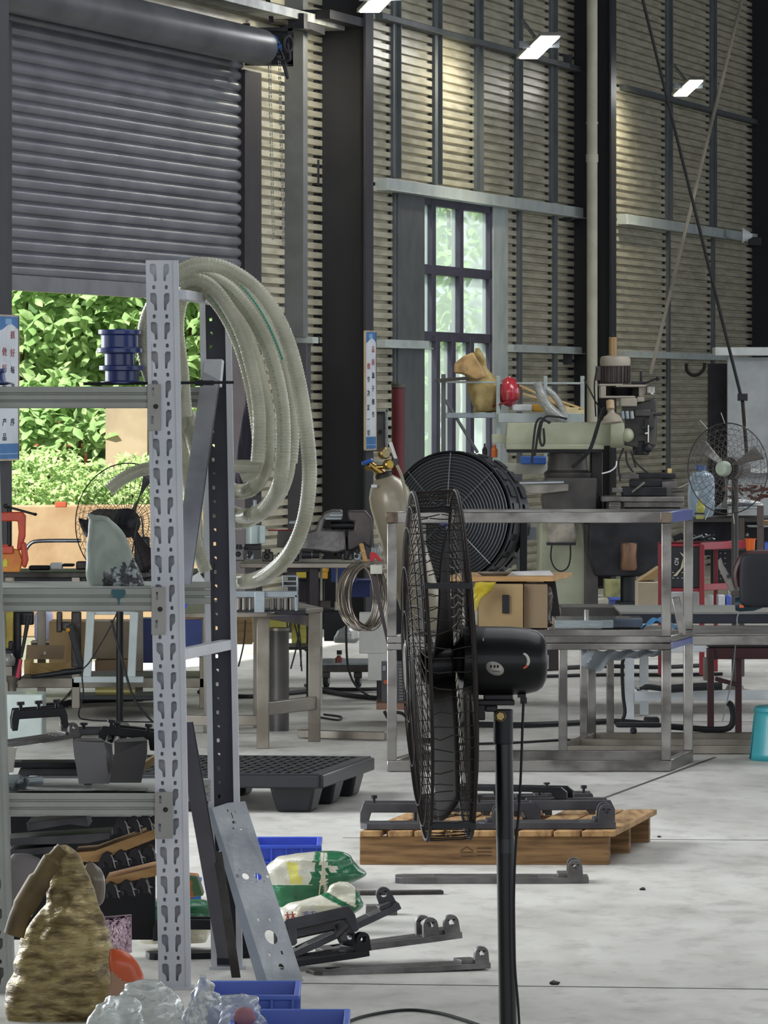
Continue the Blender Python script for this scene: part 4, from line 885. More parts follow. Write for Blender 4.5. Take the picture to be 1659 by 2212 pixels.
# ---------- castings ----------
def casting(L, w, h, lbl, kind, loc, rz=0, ry=0, rx=0, nm='machine_casting', group='castings from the same batch', mat=None, lugs=((.93, 0),), bolts=0, seed=1):
    mat = mat or m_cast
    r = thing(nm, lbl, 'casting', (0, 0, 0), group)
    if kind == 'lug':
        q = [(0, -.35*w), (.04*L, -.5*w), (.80*L, -.5*w), (L, -.42*w), (L, .42*w), (.80*L, .5*w), (.04*L, .5*w), (0, .35*w)]
        hs = [[(.20*L, a*w), (.74*L, a*w), (.74*L, (a+.14)*w), (.20*L, (a+.14)*w)] for a in (-.32, -.06, .20)]
        vs, fs = plate(q, hs, h*.35); mb = MB(); mb.add([Vector((v.x-L/2, v.z, h*.175+v.y)) for v in vs], fs); mb.build('base_plate', mat, r, bev=.001)
        for u, s in lugs:
            for yy in (-.36, .30) if not s else (s,):
                x = (u-.5)*L; rr = h*.42
                out_ = [(x-rr*1.1, h*.3), (x+rr*1.1, h*.3)]+[(x+rr*math.cos(a), h*.95+rr*math.sin(a)) for a in [math.pi*k/8 for k in range(9)]]
                vs, fs = plate(out_, [circ(x, h*.95, rr*.38, 10)], w*.16); mb = MB(); mb.add([v+Vector((0, yy*w, 0)) for v in vs], fs); mb.build('lug', mat, r, bev=.0015)
        mb = MB(); mb.box(((.89-.5)*L, 0, h*.45), (.1*L, w*.7, h*.25)); mb.build('raised_pad', mat, r, bev=.002)
    else:
        for yy in (-.5, .32):
            q = [(-L/2, 0), (-L/2, h*.55), (-L*.46, h), (L*.45, h), (L/2, h*.6), (L/2, 0), (L*.40, 0), (L*.36, h*.55), (-L*.36, h*.55), (-L*.40, 0)]
            mb = MB(); mb.prism([(a, yy*w, b) for a, b in q], (0, w*.18, 0)); mb.build('side_rail', mat, r, bev=.002)
        for xx in (-.43, .40):
            mb = MB(); mb.box((xx*L, 0, h*.45), (.05*L, w*.9, h*.5)); mb.build('cross_bar', mat, r, bev=.002)
    for i in range(bolts):
        x = -L*.32+L*.64*i/max(bolts-1, 1); mb = MB(); mb.cyl((x, -.41*w, h*.9), (x, -.41*w, h*1.22), .005, n=8); mb.cyl((x, -.41*w, h*1.22), (x, -.41*w, h*1.38), .011, n=10); mb.build('bolt', m_dark, r)
    r.location = loc; r.rotation_euler = (rx, ry, rz); return r
zp = .1155
def onp(px, s, z): return Vector((FX(px, 20.05+s*1.03), 20.05+s*1.03, z))
m_c2 = M('dark_casting', '504f52', .42, .6, c2='3d3c40', ns=8)
G1 = 'dark castings stacked on the wooden pallet'
casting(.50, .15, .055, 'front left casting on the wooden pallet, low slotted plate', 'lug', onp(940, .10, zp), rz=.02, group=G1, mat=m_c2)
casting(.46, .15, .06, 'front right casting on the wooden pallet with a rounded lug at its right end', 'lug', onp(1180, .12, zp), rz=.03, group=G1, mat=m_c2)
casting(.26, .15, .07, 'short bridge casting at the front left corner of the wooden pallet', 'bridge', onp(862, .34, zp), rz=-.03, group=G1, mat=m_c2, bolts=2)
casting(.42, .13, .07, 'bridge casting lying across the middle of the wooden pallet load', 'bridge', onp(1030, .36, zp), rz=.12, group=G1, mat=m_c2, bolts=3)
casting(.30, .16, .075, 'bridge casting on the right side of the wooden pallet load', 'bridge', onp(1228, .42, zp), rz=.08, group=G1, mat=m_c2)
casting(.36, .14, .068, 'rear left bridge casting with small bolts on the wooden pallet', 'bridge', onp(1020, .72, zp), rz=-.05, group=G1, mat=m_c2, bolts=3)
casting(.22, .14, .072, 'rear right bridge casting on the wooden pallet, square ended', 'bridge', onp(1215, .80, zp), rz=.03, group=G1, mat=m_c2, bolts=2)
casting(.24, .12, .068, 'rear middle bridge casting half hidden by the fan pole on the pallet', 'bridge', onp(1115, .74, zp+.0), rz=.05, group=G1, mat=m_c2, bolts=2)
casting(.40, .10, .04, 'thin casting laid over the middle of the pallet load', 'bridge', onp(1110, .50, zp+.075), rz=-.30, group=G1, mat=m_dark, bolts=2)
casting(.62, .17, .055, 'slotted casting with twin lugs lying on the floor in front of the wooden pallet', 'lug', (FX(1062, 19.35), 19.35, 0), rz=0, mat=m_cast, group='castings lying on the floor')
# castings beside the perforated plate
G2 = 'castings lying on the floor'
casting(.50, .11, .045, 'lowest casting on the floor right of the perforated plate, rising lug at right', 'lug', (FX(860, 16.35), 16.35, 0), rz=.30, ry=-.02, group=G2, lugs=((.95, -.36),))
casting(.40, .11, .05, 'casting with two upright lugs in the floor heap by the perforated plate', 'lug', (FX(840, 16.62), 16.62, .045), rz=.28, ry=-.10, group=G2, lugs=((.78, 0), (.93, -.36)))
casting(.34, .10, .05, 'steeply tilted casting whose square end sticks up from the floor heap', 'lug', (FX(742, 16.50), 16.50, .09), rz=.12, ry=-.42, group=G2, mat=m_c2, lugs=((.93, .30),))
casting(.20, .14, .07, 'block shaped casting on top of the floor heap next to the perforated plate', 'bridge', (FX(688, 16.25), 16.25, .085), rz=.35, ry=-.18, rx=-.35, group=G2, mat=m_c2)
casting(.26, .12, .05, 'dark casting under the block at the left end of the floor heap', 'lug', (FX(690, 16.45), 16.45, .02), rz=.5, ry=-.08, group=G2, mat=m_dark)
casting(.30, .10, .05, 'dark casting on the floor between the two rack posts', 'lug', (FX(430, 16.6), 16.75, .0), rz=.2, group=G2, mat=m_dark)
casting(.24, .12, .06, 'dark bridge casting stacked between the two rack posts near the floor', 'bridge', (FX(430, 16.75), 16.75, .05), rz=-.15, group=G2, mat=m_dark)
for (x0, y0, x1, y1, y2, lbl) in ((775, 1922, 956, 1933, 1931, 'long thin flat steel strip on the floor left of the slotted casting'), (790, 1962, 858, 1975, 1975, 'short steel block lying on the floor by the rice bags')):
    Y = GY((y0+y1)/2); mb = MB(); a, b = P(x0, y1, GY(y1)), P(x1, y2, GY(y2)); a.z = b.z = .006 if y1 < 1940 else .014
    mb.bar(a, b, .05 if y1 < 1940 else .07, .012 if y1 < 1940 else .028); tag(mb.build('steel_strip', m_iron if y1 < 1940 else m_cast, bev=.002), lbl, 'strip')
# debris chips
for (x, y, s, lb) in ((1388, 1923, .008, 'tiny grey stone chip on the open floor, right of the fan pole'), (1424, 1809, .006, 'tiny dark nut on the floor right of the wooden pallet'), (1198, 2127, .010, 'small dark scrap lying on the floor joint right of the fan pole')):
    Y = GY(y); mb = MB(); mb.ell((FX(x, Y), Y, s*.5), (s*1.3, s, s*.6), 7, 5, .3, seed=int(x)); tag(mb.build('scrap_chip', m_iron), lb, 'scrap')
# cable near the bottom edge
mb = MB(); pts = []
for x, y in ((700, 2240), (760, 2205), (830, 2188), (890, 2183), (950, 2190), (1010, 2207), (1060, 2225)): Y = GY(y+3); pts.append((FX(x, Y), Y, .005))
mb.tube(smooth_path(pts, 8), .0042, 8); tag(mb.build('power_cable', m_rub), 'black cable arching over the floor at the bottom edge', 'cable')
# teal stool
t = thing('plastic_stool', 'teal plastic stool cut off by the right edge', 'stool', (FX(1695, 25.8), 25.8, 0))
mt = M('teal_plastic', '2a8089', .35, 0, coat=.2); c = (FX(1695, 25.8), 25.8, 0)
mb = MB(); mb.lathe([(.0001, .232), (.115, .232), (.13, .225), (.135, .21), (.13, .20)], c, n=40); mb.build('seat', mt, t)
for k in range(4):
    a0 = math.pi/4+k*math.pi/2; mb = MB()
    def lf(u, v): 
        r = .128+.030*(1-v); hw = .42+.25*v*v; a = a0+(u-.5)*2*hw; return Vector((c[0]+r*math.cos(a), c[1]+r*math.sin(a), .212*v))
    mb.grid(lf, 12, 8); mb.build('leg', mt, t, solid=.005)
# ---------- things on the lowest shelf and under it ----------
zs = rz_(1712)+.001
t = thing('sheet_bracket', 'left bent grey sheet bracket standing on the lowest shelf', 'bracket', P(205, 1690, 15.98), 'bent sheet brackets on the lowest shelf')
def brk(x, w1, Yb):
    mb = MB(); kk = RY/F
    q = [(x, 1600, .0), (x+68, 1600, .0), (x+70, 1622, .0), (x+80, 1692, .06), (x+14, 1692, .06), (x+3, 1630, .0)]
    mb.prism([P(a, b, Yb)-Vector((0, c_*.3, 0)) for a, b, c_ in q], (0, .003, 0)); mb.prism([P(x, 1600, Yb), P(x+68, 1600, Yb), P(x+60, 1594, Yb+.08), P(x+8, 1594, Yb+.08)], (0, 0, -.003)); return mb
m_bk = M('bracket_grey', '6c6a6b', .5, .4, c2='5d5b5c', ns=3)
brk(157, 0, 15.95).build('bent_sheet', m_bk, t, bev=.001)
mb = MB(); mb.prism([P(225, 1602, 15.96), P(240, 1608, 16.0), P(246, 1690, 16.0), P(236, 1690, 15.96)], (0, .06, 0)); mb.build('inner_web', m_dark, t)
t = thing('sheet_bracket', 'right bent dark sheet bracket standing on the lowest shelf', 'bracket', P(280, 1690, 15.98), 'bent sheet brackets on the lowest shelf')
mb = MB(); mb.prism([P(247, 1604, 15.94), P(318, 1600, 15.94), P(318, 1627, 15.93), P(305, 1691, 15.9), P(236, 1691, 15.9), P(247, 1630, 15.93)], (0, .003, 0)); mb.prism([P(247, 1604, 15.94), P(318, 1600, 15.94), P(310, 1592, 16.05), P(255, 1596, 16.05)], (0, 0, -.003)); mb.build('bent_sheet', M('bracket_dark_grey', '4d4b4c', .5, .4), t, bev=.001)
G3 = 'dark castings heaped on the lowest shelf'
def onshelf(px, z, Y=16.1): return Vector((FX(px, Y), Y, zs+z))
casting(.20, .12, .045, 'casting lying flat at the back left of the lowest shelf', 'bridge', onshelf(120, .0, 16.2), group=G3, mat=m_c2)
casting(.26, .13, .04, 'flat casting in the middle of the lowest shelf heap', 'lug', onshelf(110, .05, 16.15), rz=.05, group=G3, mat=m_dark)
casting(.16, .12, .05, 'tilted casting behind the grey brackets on the lowest shelf', 'bridge', onshelf(285, .10, 16.2), rz=-.2, ry=.1, group=G3, mat=m_dark, bolts=2)
casting(.24, .14, .03, 'pale edged casting sloping up at the left of the lowest shelf heap', 'lug', onshelf(70, .115, 16.15), rz=.3, ry=-.12, group=G3, mat=m_cast)
casting(.15, .12, .055, 'topmost black casting with bolts on the lowest shelf heap', 'bridge', onshelf(85, .155, 16.1), rz=.1, ry=-.06, group=G3, mat=m_dark, bolts=3)
casting(.14, .1, .04, 'small casting leaning behind the brackets on the lowest shelf', 'bridge', onshelf(215, .11, 16.22), rz=.1, group=G3, mat=m_c2, bolts=2)
mb = MB(); mb.lathe([(.018, 0), (.026, .058), (.029, .066), (.027, .066), (.016, .004)], P(14, 1668, 15.95), n=28); tag(mb.build('plastic_cup', M('cup_white', 'c9c6bb', .5)), 'off white plastic cup at the left end of the lowest shelf', 'cup')
mb = MB(); mb.cyl(P(58, 1688, 15.9), P(88, 1686, 15.93), .0125, n=16); tag(mb.build('pipe_fitting', m_galv), 'small silver pipe fitting on the lowest shelf beside the white cup', 'fitting')
mb = MB(); soft(mb, [(1672, 12, 40), (1682, 6, 58), (1695, 4, 62), (1708, 4, 60)], 15.92, .6, .008, 3, n=24, m=12, ws=(30, 20, 30)); tag(mb.build('plastic_bag', M('grey_torn_bag', '80888a', .25, 0, coat=.6, c2='3d4144', ns=30, lo=.45, hi=.55)), 'torn shiny bag at the left end of the lowest shelf', 'bag')
mb = MB(); mb.prism([P(308, 1650, 16.0), P(334, 1634, 16.0), P(334, 1650, 16.0), P(312, 1665, 16.0)], (0, .15, 0)); tag(mb.build('cardboard_scrap', m_card), 'brown cardboard scrap on the lowest shelf against the tall post', 'cardboard')
mb = MB(); mb.box(onshelf(180, .002, 15.93), (.34, .10, .002)); mb.box(onshelf(240, .004, 15.90)+Vector((0, 0, .001)), (.10, .06, .0015), rz=.1); tag(mb.build('grey_liner', M('liner_grey', '8b8b88', .8, c2='6b6b69', ns=30), ), 'grey paper liner spread on the lowest shelf', 'paper')
# stacked bracket rows and planks under the shelf
m_arch = M('black_arch_casting', '232126', .4, .4); m_edge = M('bright_edge_metal', '8c8a88', .4, .6)
def arch(x, y, Y, s, ang, lbl, grp):
    r = thing('hook_casting', lbl, 'casting', P(x, y, Y), grp); kk = Y/F*s
    o = P(x, y, Y); q = [(-16, 0), (-17, 14), (-10, 28), (0, 34), (9, 30), (13, 18), (11, 4), (16, 0), (4, 0), (2, 8), (-5, 14), (-9, 8), (-8, 0)]
    ca, sa = math.cos(ang), math.sin(ang)
    f = lambda a, b: o+Vector(((a*ca-b*sa)*kk, 0, (a*sa+b*ca)*kk))
    mb = MB(); mb.prism([f(a, b) for a, b in q], (0, .05, 0)); mb.build('hook_body', m_arch, r, bev=.0012)
    mb = MB(); mb.prism([f(a, b)+Vector((0, -.004, 0)) for a, b in ((7, 28), (11, 20), (14, 2), (18, -2), (15, 12), (22, 12), (15, 16), (11, 26))], (0, .004, 0)); mb.build('bright_edge', m_edge, r); return r  # thin bright strip along the right side of the hook
rows_ = (('topmost', 1802, 262, 4, 26, -12, 1793), ('middle', 1875, 232, 4, 30, -15, 1860), ('lowest', 1940, 240, 3, 34, -14, 1925))
for nmr, y0, xs_, cnt, dx, dy, _ in rows_:
    for i in range(cnt):
        arch(xs_+i*dx, y0+dy*i*dx/100, 15.98+i*.01, 1.05, .05, 'black hook shaped casting in the %s row under the lowest shelf, %s' % (nmr, ('first from the left', 'second from the left', 'third from the left', 'fourth from the left')[i]), 'hook castings racked under the lowest shelf')
for pts, lb, mt in (([(205, 1838), (335, 1790), (335, 1812), (210, 1862), (165, 1862), (160, 1842)], 'bare wooden plank between the upper two rows of hook castings', m_woodl), ([(228, 1899), (338, 1872), (338, 1892), (230, 1914)], 'rough wooden plank between the lower two rows of hook castings', m_woodl)):
    mb = MB(); mb.pp(pts, 16.0, .22); tag(mb.build('wooden_plank', mt, bev=.001), lb, 'plank')
for pts, lb in (([(58, 1777), (185, 1763), (192, 1786), (150, 1781), (60, 1796)], 'grey steel channel highest under the lowest shelf'), ([(14, 1812), (238, 1798), (238, 1812), (190, 1822), (14, 1826)], 'long dark steel channel under the lowest shelf'), ([(20, 1836), (120, 1828), (120, 1842), (20, 1850)], 'short dark channel under the longer one, left')):
    mb = MB(); mb.pp(pts, 16.0, .2); tag(mb.build('steel_channel', m_c2, bev=.001), lb, 'channel')
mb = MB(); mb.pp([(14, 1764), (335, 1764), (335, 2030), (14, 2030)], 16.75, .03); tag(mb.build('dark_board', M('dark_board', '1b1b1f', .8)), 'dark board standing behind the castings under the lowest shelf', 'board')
# ---------------- back of the hall, right of the black column ----------------
def tpart(t, nm, mat, f, bev=.003, **k):
    mb = MB(); f(mb); return mb.build(nm, mat, t, bev=bev, **k)
# milling machine
MY = 38.5
t = thing('milling_machine', 'old green grey turret milling machine in front of the right column', 'machine', (FX(1250, MY), MY, 0))
m_mg = M('machine_green_grey', '9a9d88', .5, .05, c2='868a76', ns=4); m_md = M('greasy_grey', '4d4a48', .45, .3, c2='383636', ns=4); m_mt = M('machine_tan_grey', '8d867b', .55, .1, c2='756f66', ns=5)
tpart(t, 'ram', m_mg, lambda m: (m.pp([(1096, 914), (1290, 912), (1325, 905), (1338, 925), (1338, 950), (1318, 962), (1290, 966), (1092, 962)], MY, .35), m.pb(1093, 960, 1305, 971, MY-.04, .42)), bev=.006)
tpart(t, 'ram_clamp', m_mg, lambda m: m.pb(1063, 938, 1096, 957, MY+.05, .2), bev=.004)
tpart(t, 'ram_slide', m_blk, lambda m: m.pb(1096, 971, 1300, 978, MY, .35)); 
tpart(t, 'turret', m_md, lambda m: m.lathe([(50*.00296, 0), (52*.00296, .03), (44*.00296, .05), (40*.00296, .16), (36*.00296, .17)], P(1226, 1032, MY+.2), n=32, sy=1.1))
tpart(t, 'column', m_md, lambda m: (m.pp([(1180, 1032), (1290, 1032), (1290, 1100), (1262, 1130), (1180, 1130), (1172, 1080)], MY, .5), m.pb(1275, 975, 1302, 1100, MY+.3, .3)), bev=.01)
tpart(t, 'column_base', m_mg, lambda m: (m.pp([(1166, 1120), (1262, 1120), (1270, 1200), (1272, 1320), (1282, 1390), (1160, 1390)], MY+.05, .6)), bev=.02)
tpart(t, 'base_plinth', m_md, lambda m: (m.pb(1150, 1375, 1440, 1389, MY-.1, .9), m.pb(1262, 1130, 1292, 1380, MY+.02, .3)), bev=.01)
tpart(t, 'knee', m_dark, lambda m: (m.pp([(1275, 1100), (1435, 1100), (1430, 1225), (1380, 1245), (1285, 1245), (1270, 1200)], MY-.15, .5)), bev=.012)
tpart(t, 'knee_screw', m_blk, lambda m: (m.cyl(P(1357, 1245, MY+.1), P(1357, 1385, MY+.1), .05), m.pb(1332, 1300, 1382, 1312, MY-.02, .25)))
def pedestal_(m): m.lathe([(.045, 0), (.055, .02), (.05, .10), (.055, .16), (.05, .175), (.0001, .178)], P(1358, 1232, MY-.22), n=24)
tpart(t, 'coolant_pot', M('bronze_brown', '6b513e', .35, .5, c2='33292a', ns=3), pedestal_)
tpart(t, 'table', m_cast, lambda m: (m.pb(1300, 1073, 1478, 1084, MY-.22, .5), m.pb(1345, 1084, 1478, 1096, MY-.2, .45)), bev=.004)
tpart(t, 'saddle', m_dark, lambda m: (m.pb(1310, 1084, 1350, 1112, MY-.2, .4), m.pb(1350, 1096, 1470, 1120, MY-.15, .4)), bev=.005)
tpart(t, 'feed_handle', m_ss, lambda m: (m.cyl(P(1315, 1092, MY-.3), P(1340, 1092, MY-.3), .03, n=20), m.bar(P(1320, 1104, MY-.3), P(1342, 1108, MY-.3), .015, .015)))
# head
tpart(t, 'drive_motor', M('motor_dark_brown', '37302f', .45, .3), lambda m: m.lathe([(.088, 0), (.09, .01), (.09, .115), (.088, .12)], P(1329, 828, MY), n=32))
mb = MB()
for k in range(22):
    a = 2*math.pi*k/22; c = P(1329, 828, MY); mb.box(c+Vector((.092*math.cos(a), .092*math.sin(a), .06)), (.012, .004, .108), rz=a)
mb.build('cooling_fin', M('fin_dark', '4a4342', .5, .3), t)
tpart(t, 'motor_cap', m_mt, lambda m: m.lathe([(.095, 0), (.098, .012), (.098, .045), (.088, .062), (.05, .068), (.0001, .069)], P(1329, 791, MY), n=32))
tpart(t, 'drawbar_tube', M('bronze_tube', '8a6f4f', .35, .6), lambda m: m.cyl(P(1324, 769, MY), P(1324, 728, MY), .026, n=24))
tpart(t, 'drawbar_tip', m_dark, lambda m: m.cyl(P(1324, 728, MY), P(1324, 722, MY), .008))
tpart(t, 'terminal_box', m_md, lambda m: m.pb(1287, 791, 1300, 822, MY-.02, .1))
tpart(t, 'belt_housing', m_mt, lambda m: (m.pb(1295, 829, 1345, 834, MY-.11, .3), m.pb(1297, 834, 1309, 857, MY-.11, .25), m.pb(1297, 855, 1372, 860, MY-.12, .26), m.pb(1330, 831, 1402, 836, MY-.12, .28), m.pb(1380, 836, 1400, 857, MY-.1, .24), m.pb(1297, 834, 1400, 857, MY+.1, .05)), bev=.004)
tpart(t, 'belt_pulley', m_blk, lambda m: (m.lathe([(.075, 0), (.06, .008), (.075, .016), (.06, .024), (.075, .032), (.06, .04), (.075, .05)], P(1343, 855, MY), n=28)))
tpart(t, 'speed_lever', m_dark, lambda m: (m.bar(P(1390, 829, MY-.1), P(1418, 818, MY-.15), .012, .012), m.ell(P(1421, 818, MY-.15), (.014, .014, .014), 10, 8), m.pb(1365, 824, 1395, 830, MY-.08, .1), m.pb(1382, 802, 1387, 826, MY, .01)))
tpart(t, 'chrome_dial', m_ss, lambda m: (m.lathe([(.04, 0), (.042, .006), (.03, .01), (.03, .055), (.042, .06), (.0001, .064)], P(1405, 853, MY-.1), n=24)))
tpart(t, 'head_block', m_mt, lambda m: (m.pb(1340, 860, 1376, 878, MY-.13, .28), m.pb(1376, 857, 1392, 868, MY-.12, .2)), bev=.006)
tpart(t, 'head_body', m_md, lambda m: (m.pp([(1345, 878), (1418, 860), (1420, 900), (1419, 960), (1408, 975), (1392, 983), (1385, 970), (1345, 960)], MY-.05, .25), m.pb(1400, 890, 1417, 962, MY-.09, .1), m.pb(1370, 884, 1405, 900, MY-.1, .1)), bev=.008)
tpart(t, 'oil_cups', m_galv, lambda m: [m.cyl(P(x, 905, MY-.14), P(x-2, 888, MY-.14), .013) for x in (1346, 1356, 1366)])
tpart(t, 'head_swivel', m_mg, lambda m: (m.lathe([(.10, 0), (.105, .02), (.105, .08), (.09, .09)], P(1318, 932, MY-.05), (1, 0, 0), 30), m.ell(P(1356, 940, MY-.12), (.04, .05, .045), 16, 10)))
tpart(t, 'quill_parts', m_blk, lambda m: (m.pb(1392, 905, 1403, 935, MY-.14, .06), m.pb(1385, 920, 1412, 926, MY-.15, .06), m.cyl(P(1412, 895, MY-.1), P(1430, 896, MY-.1), .008), m.ell(P(1400, 968, MY-.1), (.03, .03, .03), 12, 8), m.lathe([(.05, 0), (.055, .03), (.055, .09), (.03, .1)], P(1385, 983, MY), n=20), m.bar(P(1380, 937, MY-.14), P(1400, 937, MY-.16), .01, .01)))
tpart(t, 'quill_scale', M('bright_scale', 'c9cbc9', .3, .6), lambda m: (m.pb(1399, 918, 1402, 956, MY-.16, .01), m.pb(1393, 934, 1401, 938, MY-.165, .01)))
# lamp on the machine
lampm = M('dusty_lamp_shade', '8f8678', .6, .1)
t2 = thing('work_lamp', 'dusty bell shaped work lamp on a bent arm clamped to the milling machine', 'lamp', P(1322, 917, MY-.3))
tpart(t2, 'lamp_shade', lampm, lambda m: m.lathe([(.066, -.0), (.063, .018), (.05, .045), (.03, .058), (.022, .07), (.022, .12), (.02, .125), (.0001, .125)], P(1323, 914, MY-.3), (-.12, .12, 1), 32), bev=0)
tpart(t2, 'bulb_socket', M('tan_socket', '9c8568', .6), lambda m: m.cyl(P(1319, 884, MY-.3), P(1318, 866, MY-.28), .026), bev=0)
tpart(t2, 'lamp_arm', m_dark, lambda m: m.tube(ppath([(1308, 882), (1300, 890), (1290, 925), (1275, 970), (1258, 990), (1235, 1010)], MY-.28), .012, 8), bev=0)
# cables
mb = MB()
for pts in ([(1187, 915), (1170, 903), (1158, 915), (1152, 960), (1149, 1000)], [(1190, 913), (1172, 908), (1164, 925), (1158, 965), (1155, 985)], [(1225, 905), (1200, 900), (1175, 903), (1166, 940), (1170, 962), (1176, 955), (1174, 925)]): mb.tube(ppath(pts, MY-.1), .0075, 6)
tag(mb.build('cable_bundle', m_rub), 'black cables looped over the arm of the milling machine', 'cable')
mb = MB()
for pts in ([(1290, 795), (1284, 830), (1286, 880), (1287, 900)], [(1262, 820), (1275, 845), (1288, 870), (1300, 885)]): mb.tube(ppath(pts, MY-.05), .005, 6)
tag(mb.build('motor_cable', m_rub), 'thin black cables running down beside the milling machine motor', 'cable')
mb = MB()
for pts in ([(1347, 968), (1336, 1000), (1340, 1040)], [(1362, 975), (1375, 1000), (1400, 1022)], [(1352, 975), (1355, 1000), (1368, 1020)], [(1370, 970), (1368, 990), (1374, 1010)]): mb.tube(ppath(pts, MY-.1), .006, 6)
tag(mb.build('hose_bundle', m_rub), 'thin black hoses hanging under the milling head', 'hose')
mb = MB(); mb.tube(ppath([(1300, 1023), (1318, 1018), (1330, 1008), (1332, 996)], MY-.15), .005, 6); tag(mb.build('white_wire', M('wire_white', 'c8ccd0', .5)), 'white wire curving under the milling head', 'wire')
# vice and bits on the mill table
t3 = thing('machine_vice', 'dark machine vice bolted on the milling machine table', 'vice', P(1400, 1073, MY-.05))
tpart(t3, 'vice_body', m_dark, lambda m: (m.pb(1345, 1052, 1440, 1072, MY-.15, .3), m.pb(1375, 1022, 1460, 1034, MY-.05, .2), m.pb(1362, 1036, 1455, 1052, MY-.1, .25)), bev=.005)
tpart(t3, 'vice_jaw', m_cast, lambda m: (m.pb(1342, 1024, 1380, 1034, MY-.08, .2), m.pb(1430, 1040, 1462, 1070, MY-.12, .2), m.pb(1322, 1054, 1345, 1064, MY-.15, .1)), bev=.003)
tpart(t3, 'clamp_screw', m_ss, lambda m: (m.cyl(P(1365, 1063, MY-.2), P(1392, 1042, MY-.2), .01), m.cyl(P(1450, 1060, MY-.2), P(1475, 1058, MY-.2), .012)), bev=0)
mb = MB(); mb.pb(1442, 1012, 1451, 1024, MY, .03); tag(mb.build('wooden_block', M('cream_block', 'c9b27a', .7)), 'small cream block on the vice of the milling machine', 'block')
# pouch hanging on column
t = thing('tool_pouch', 'grey pouch with a black strap loop hanging on the milling machine column', 'pouch', P(1212, 1175, MY-.05))
mb = MB(); soft(mb, [(1130, 1184, 1241), (1140, 1183, 1242), (1160, 1184, 1243), (1172, 1184, 1244), (1176, 1188, 1240)], MY-.05, .25, .008, 8, n=24, m=12, ws=(14, 8, 10)); mb.build('pouch_body', M('pouch_grey', '8f887e', .8, c2='6f6963', ns=14), t)
mb = MB(); mb.pb(1181, 1172, 1244, 1178, MY-.09, .08); mb.tube(ppath([(1192, 1177), (1190, 1205), (1198, 1226), (1212, 1234), (1226, 1226), (1232, 1205), (1232, 1177)], MY-.06), .005, 6); mb.build('strap', m_rub, t)
# machine side tray and bits left of the turret
mb = MB(); mb.pp([(1130, 1048), (1228, 1046), (1228, 1060), (1175, 1066), (1140, 1066)], MY-.1, .3); tag(mb.build('chip_tray', M('tray_grey', '8b8780', .45, .4, c2='625e5a', ns=6), bev=.003), 'grey metal tray beside the milling machine column', 'tray')
mb = MB(); mb.cyl(P(1120, 1043, MY-.2), P(1218, 1041, MY-.2), .011, n=12); tag(mb.build('steel_rod', M('polished_rod', 'b7bdc6', .15, .9)), 'polished steel rod lying across the grey tray by the milling machine', 'rod')
mb = MB(); mb.pb(1125, 986, 1180, 1003, MY+.6, .2); tag(mb.build('blue_case', M('case_blue', '2f5aa8', .4), bev=.008), 'small blue case lying under the milling machine arm', 'case')
mb = MB(); mb.pb(1090, 1002, 1180, 1024, MY+.7, .3); tag(mb.build('grey_box', M('pale_grey_box', '9c9c92', .6), bev=.003), 'pale grey box under the small blue case', 'box')
mb = MB(); mb.lathe([(.02, 0), (.022, .05), (.012, .06), (.012, .08)], P(1068, 988, 38.9)); tag(mb.build('spray_bottle', M('orange_bottle', 'c4622c', .5)), 'small orange bottle right of the drum fan top', 'bottle')
mb = MB(); mb.lathe([(.015, 0), (.017, .05), (.006, .07), (.006, .09)], P(1047, 988, 38.9)); tag(mb.build('drill_bit', m_blk), 'black tool standing left of the small orange bottle', 'tool')
# wire shelf stand with sack, helmet
SY = 39.6
t = thing('shelf_stand', 'light metal shelf stand in front of the window, loaded with a sack and a helmet', 'shelf', (FX(1060, SY), SY+.3, 0))
m_st = M('stand_dark', '5d5e63', .5, .3); m_sl = M('stand_light', '9da6a6', .5, .2)
for x, mt, w_, y0, Y in ((958, m_st, 10, 808, SY), (1076, m_sl, 9, 812, SY), (1258, m_sl, 9, 812, SY+.5), (1178, m_sl, 8, 812, SY), (1348, m_sl, 8, 805, SY+.3)):
    if x in (1348,): continue
    tpart(t, 'upright', mt, lambda m: m.bar((FX(x, Y), Y, 0), P(x, y0, Y), w_*.003, .03))
tpart(t, 'top_rail', m_sl, lambda m: m.bar(P(948, 825, SY), P(1080, 826, SY), .02, .014)); tpart(t, 'top_rail', m_sl, lambda m: m.bar(P(1076, 828, SY), P(1262, 828, SY), .015, .014))
tpart(t, 'shelf_board', m_galv, lambda m: m.pb(960, 892, 1076, 903, SY, .45)); tpart(t, 'shelf_board', m_sl, lambda m: m.pb(1076, 893, 1255, 913, SY-.05, .5))
tpart(t, 'brace', m_st, lambda m: m.bar(P(962, 864, SY), P(1032, 978, SY+.05), .015, .02))
mb = MB(); mb.bar(P(940, 822, SY-.05), P(1012, 817, SY-.05), .03, .022); tag(mb.build('steel_bar', m_iron, bev=.002), 'short steel bar poking out left of the golden sack on the stand', 'bar')
t = thing('paper_sack', 'open golden paper sack standing on the stand in front of the window', 'sack', P(1040, 890, SY+.1))
mb = MB(); soft(mb, [(752, 1025, 1034), (770, 1018, 1044), (795, 1010, 1058), (820, 1010, 1072), (845, 1010, 1081), (870, 1013, 1080), (888, 1020, 1076), (891, 1024, 1072)], SY+.12, .6, .03, 14, n=40, m=40, ws=(7, 5, 6), fold=.6); mb.build('sack_body', M('sack_gold_pale', 'b09c68', .5, .1, c2='7e6c40', ns=8, bump=.4, bs=12), t)
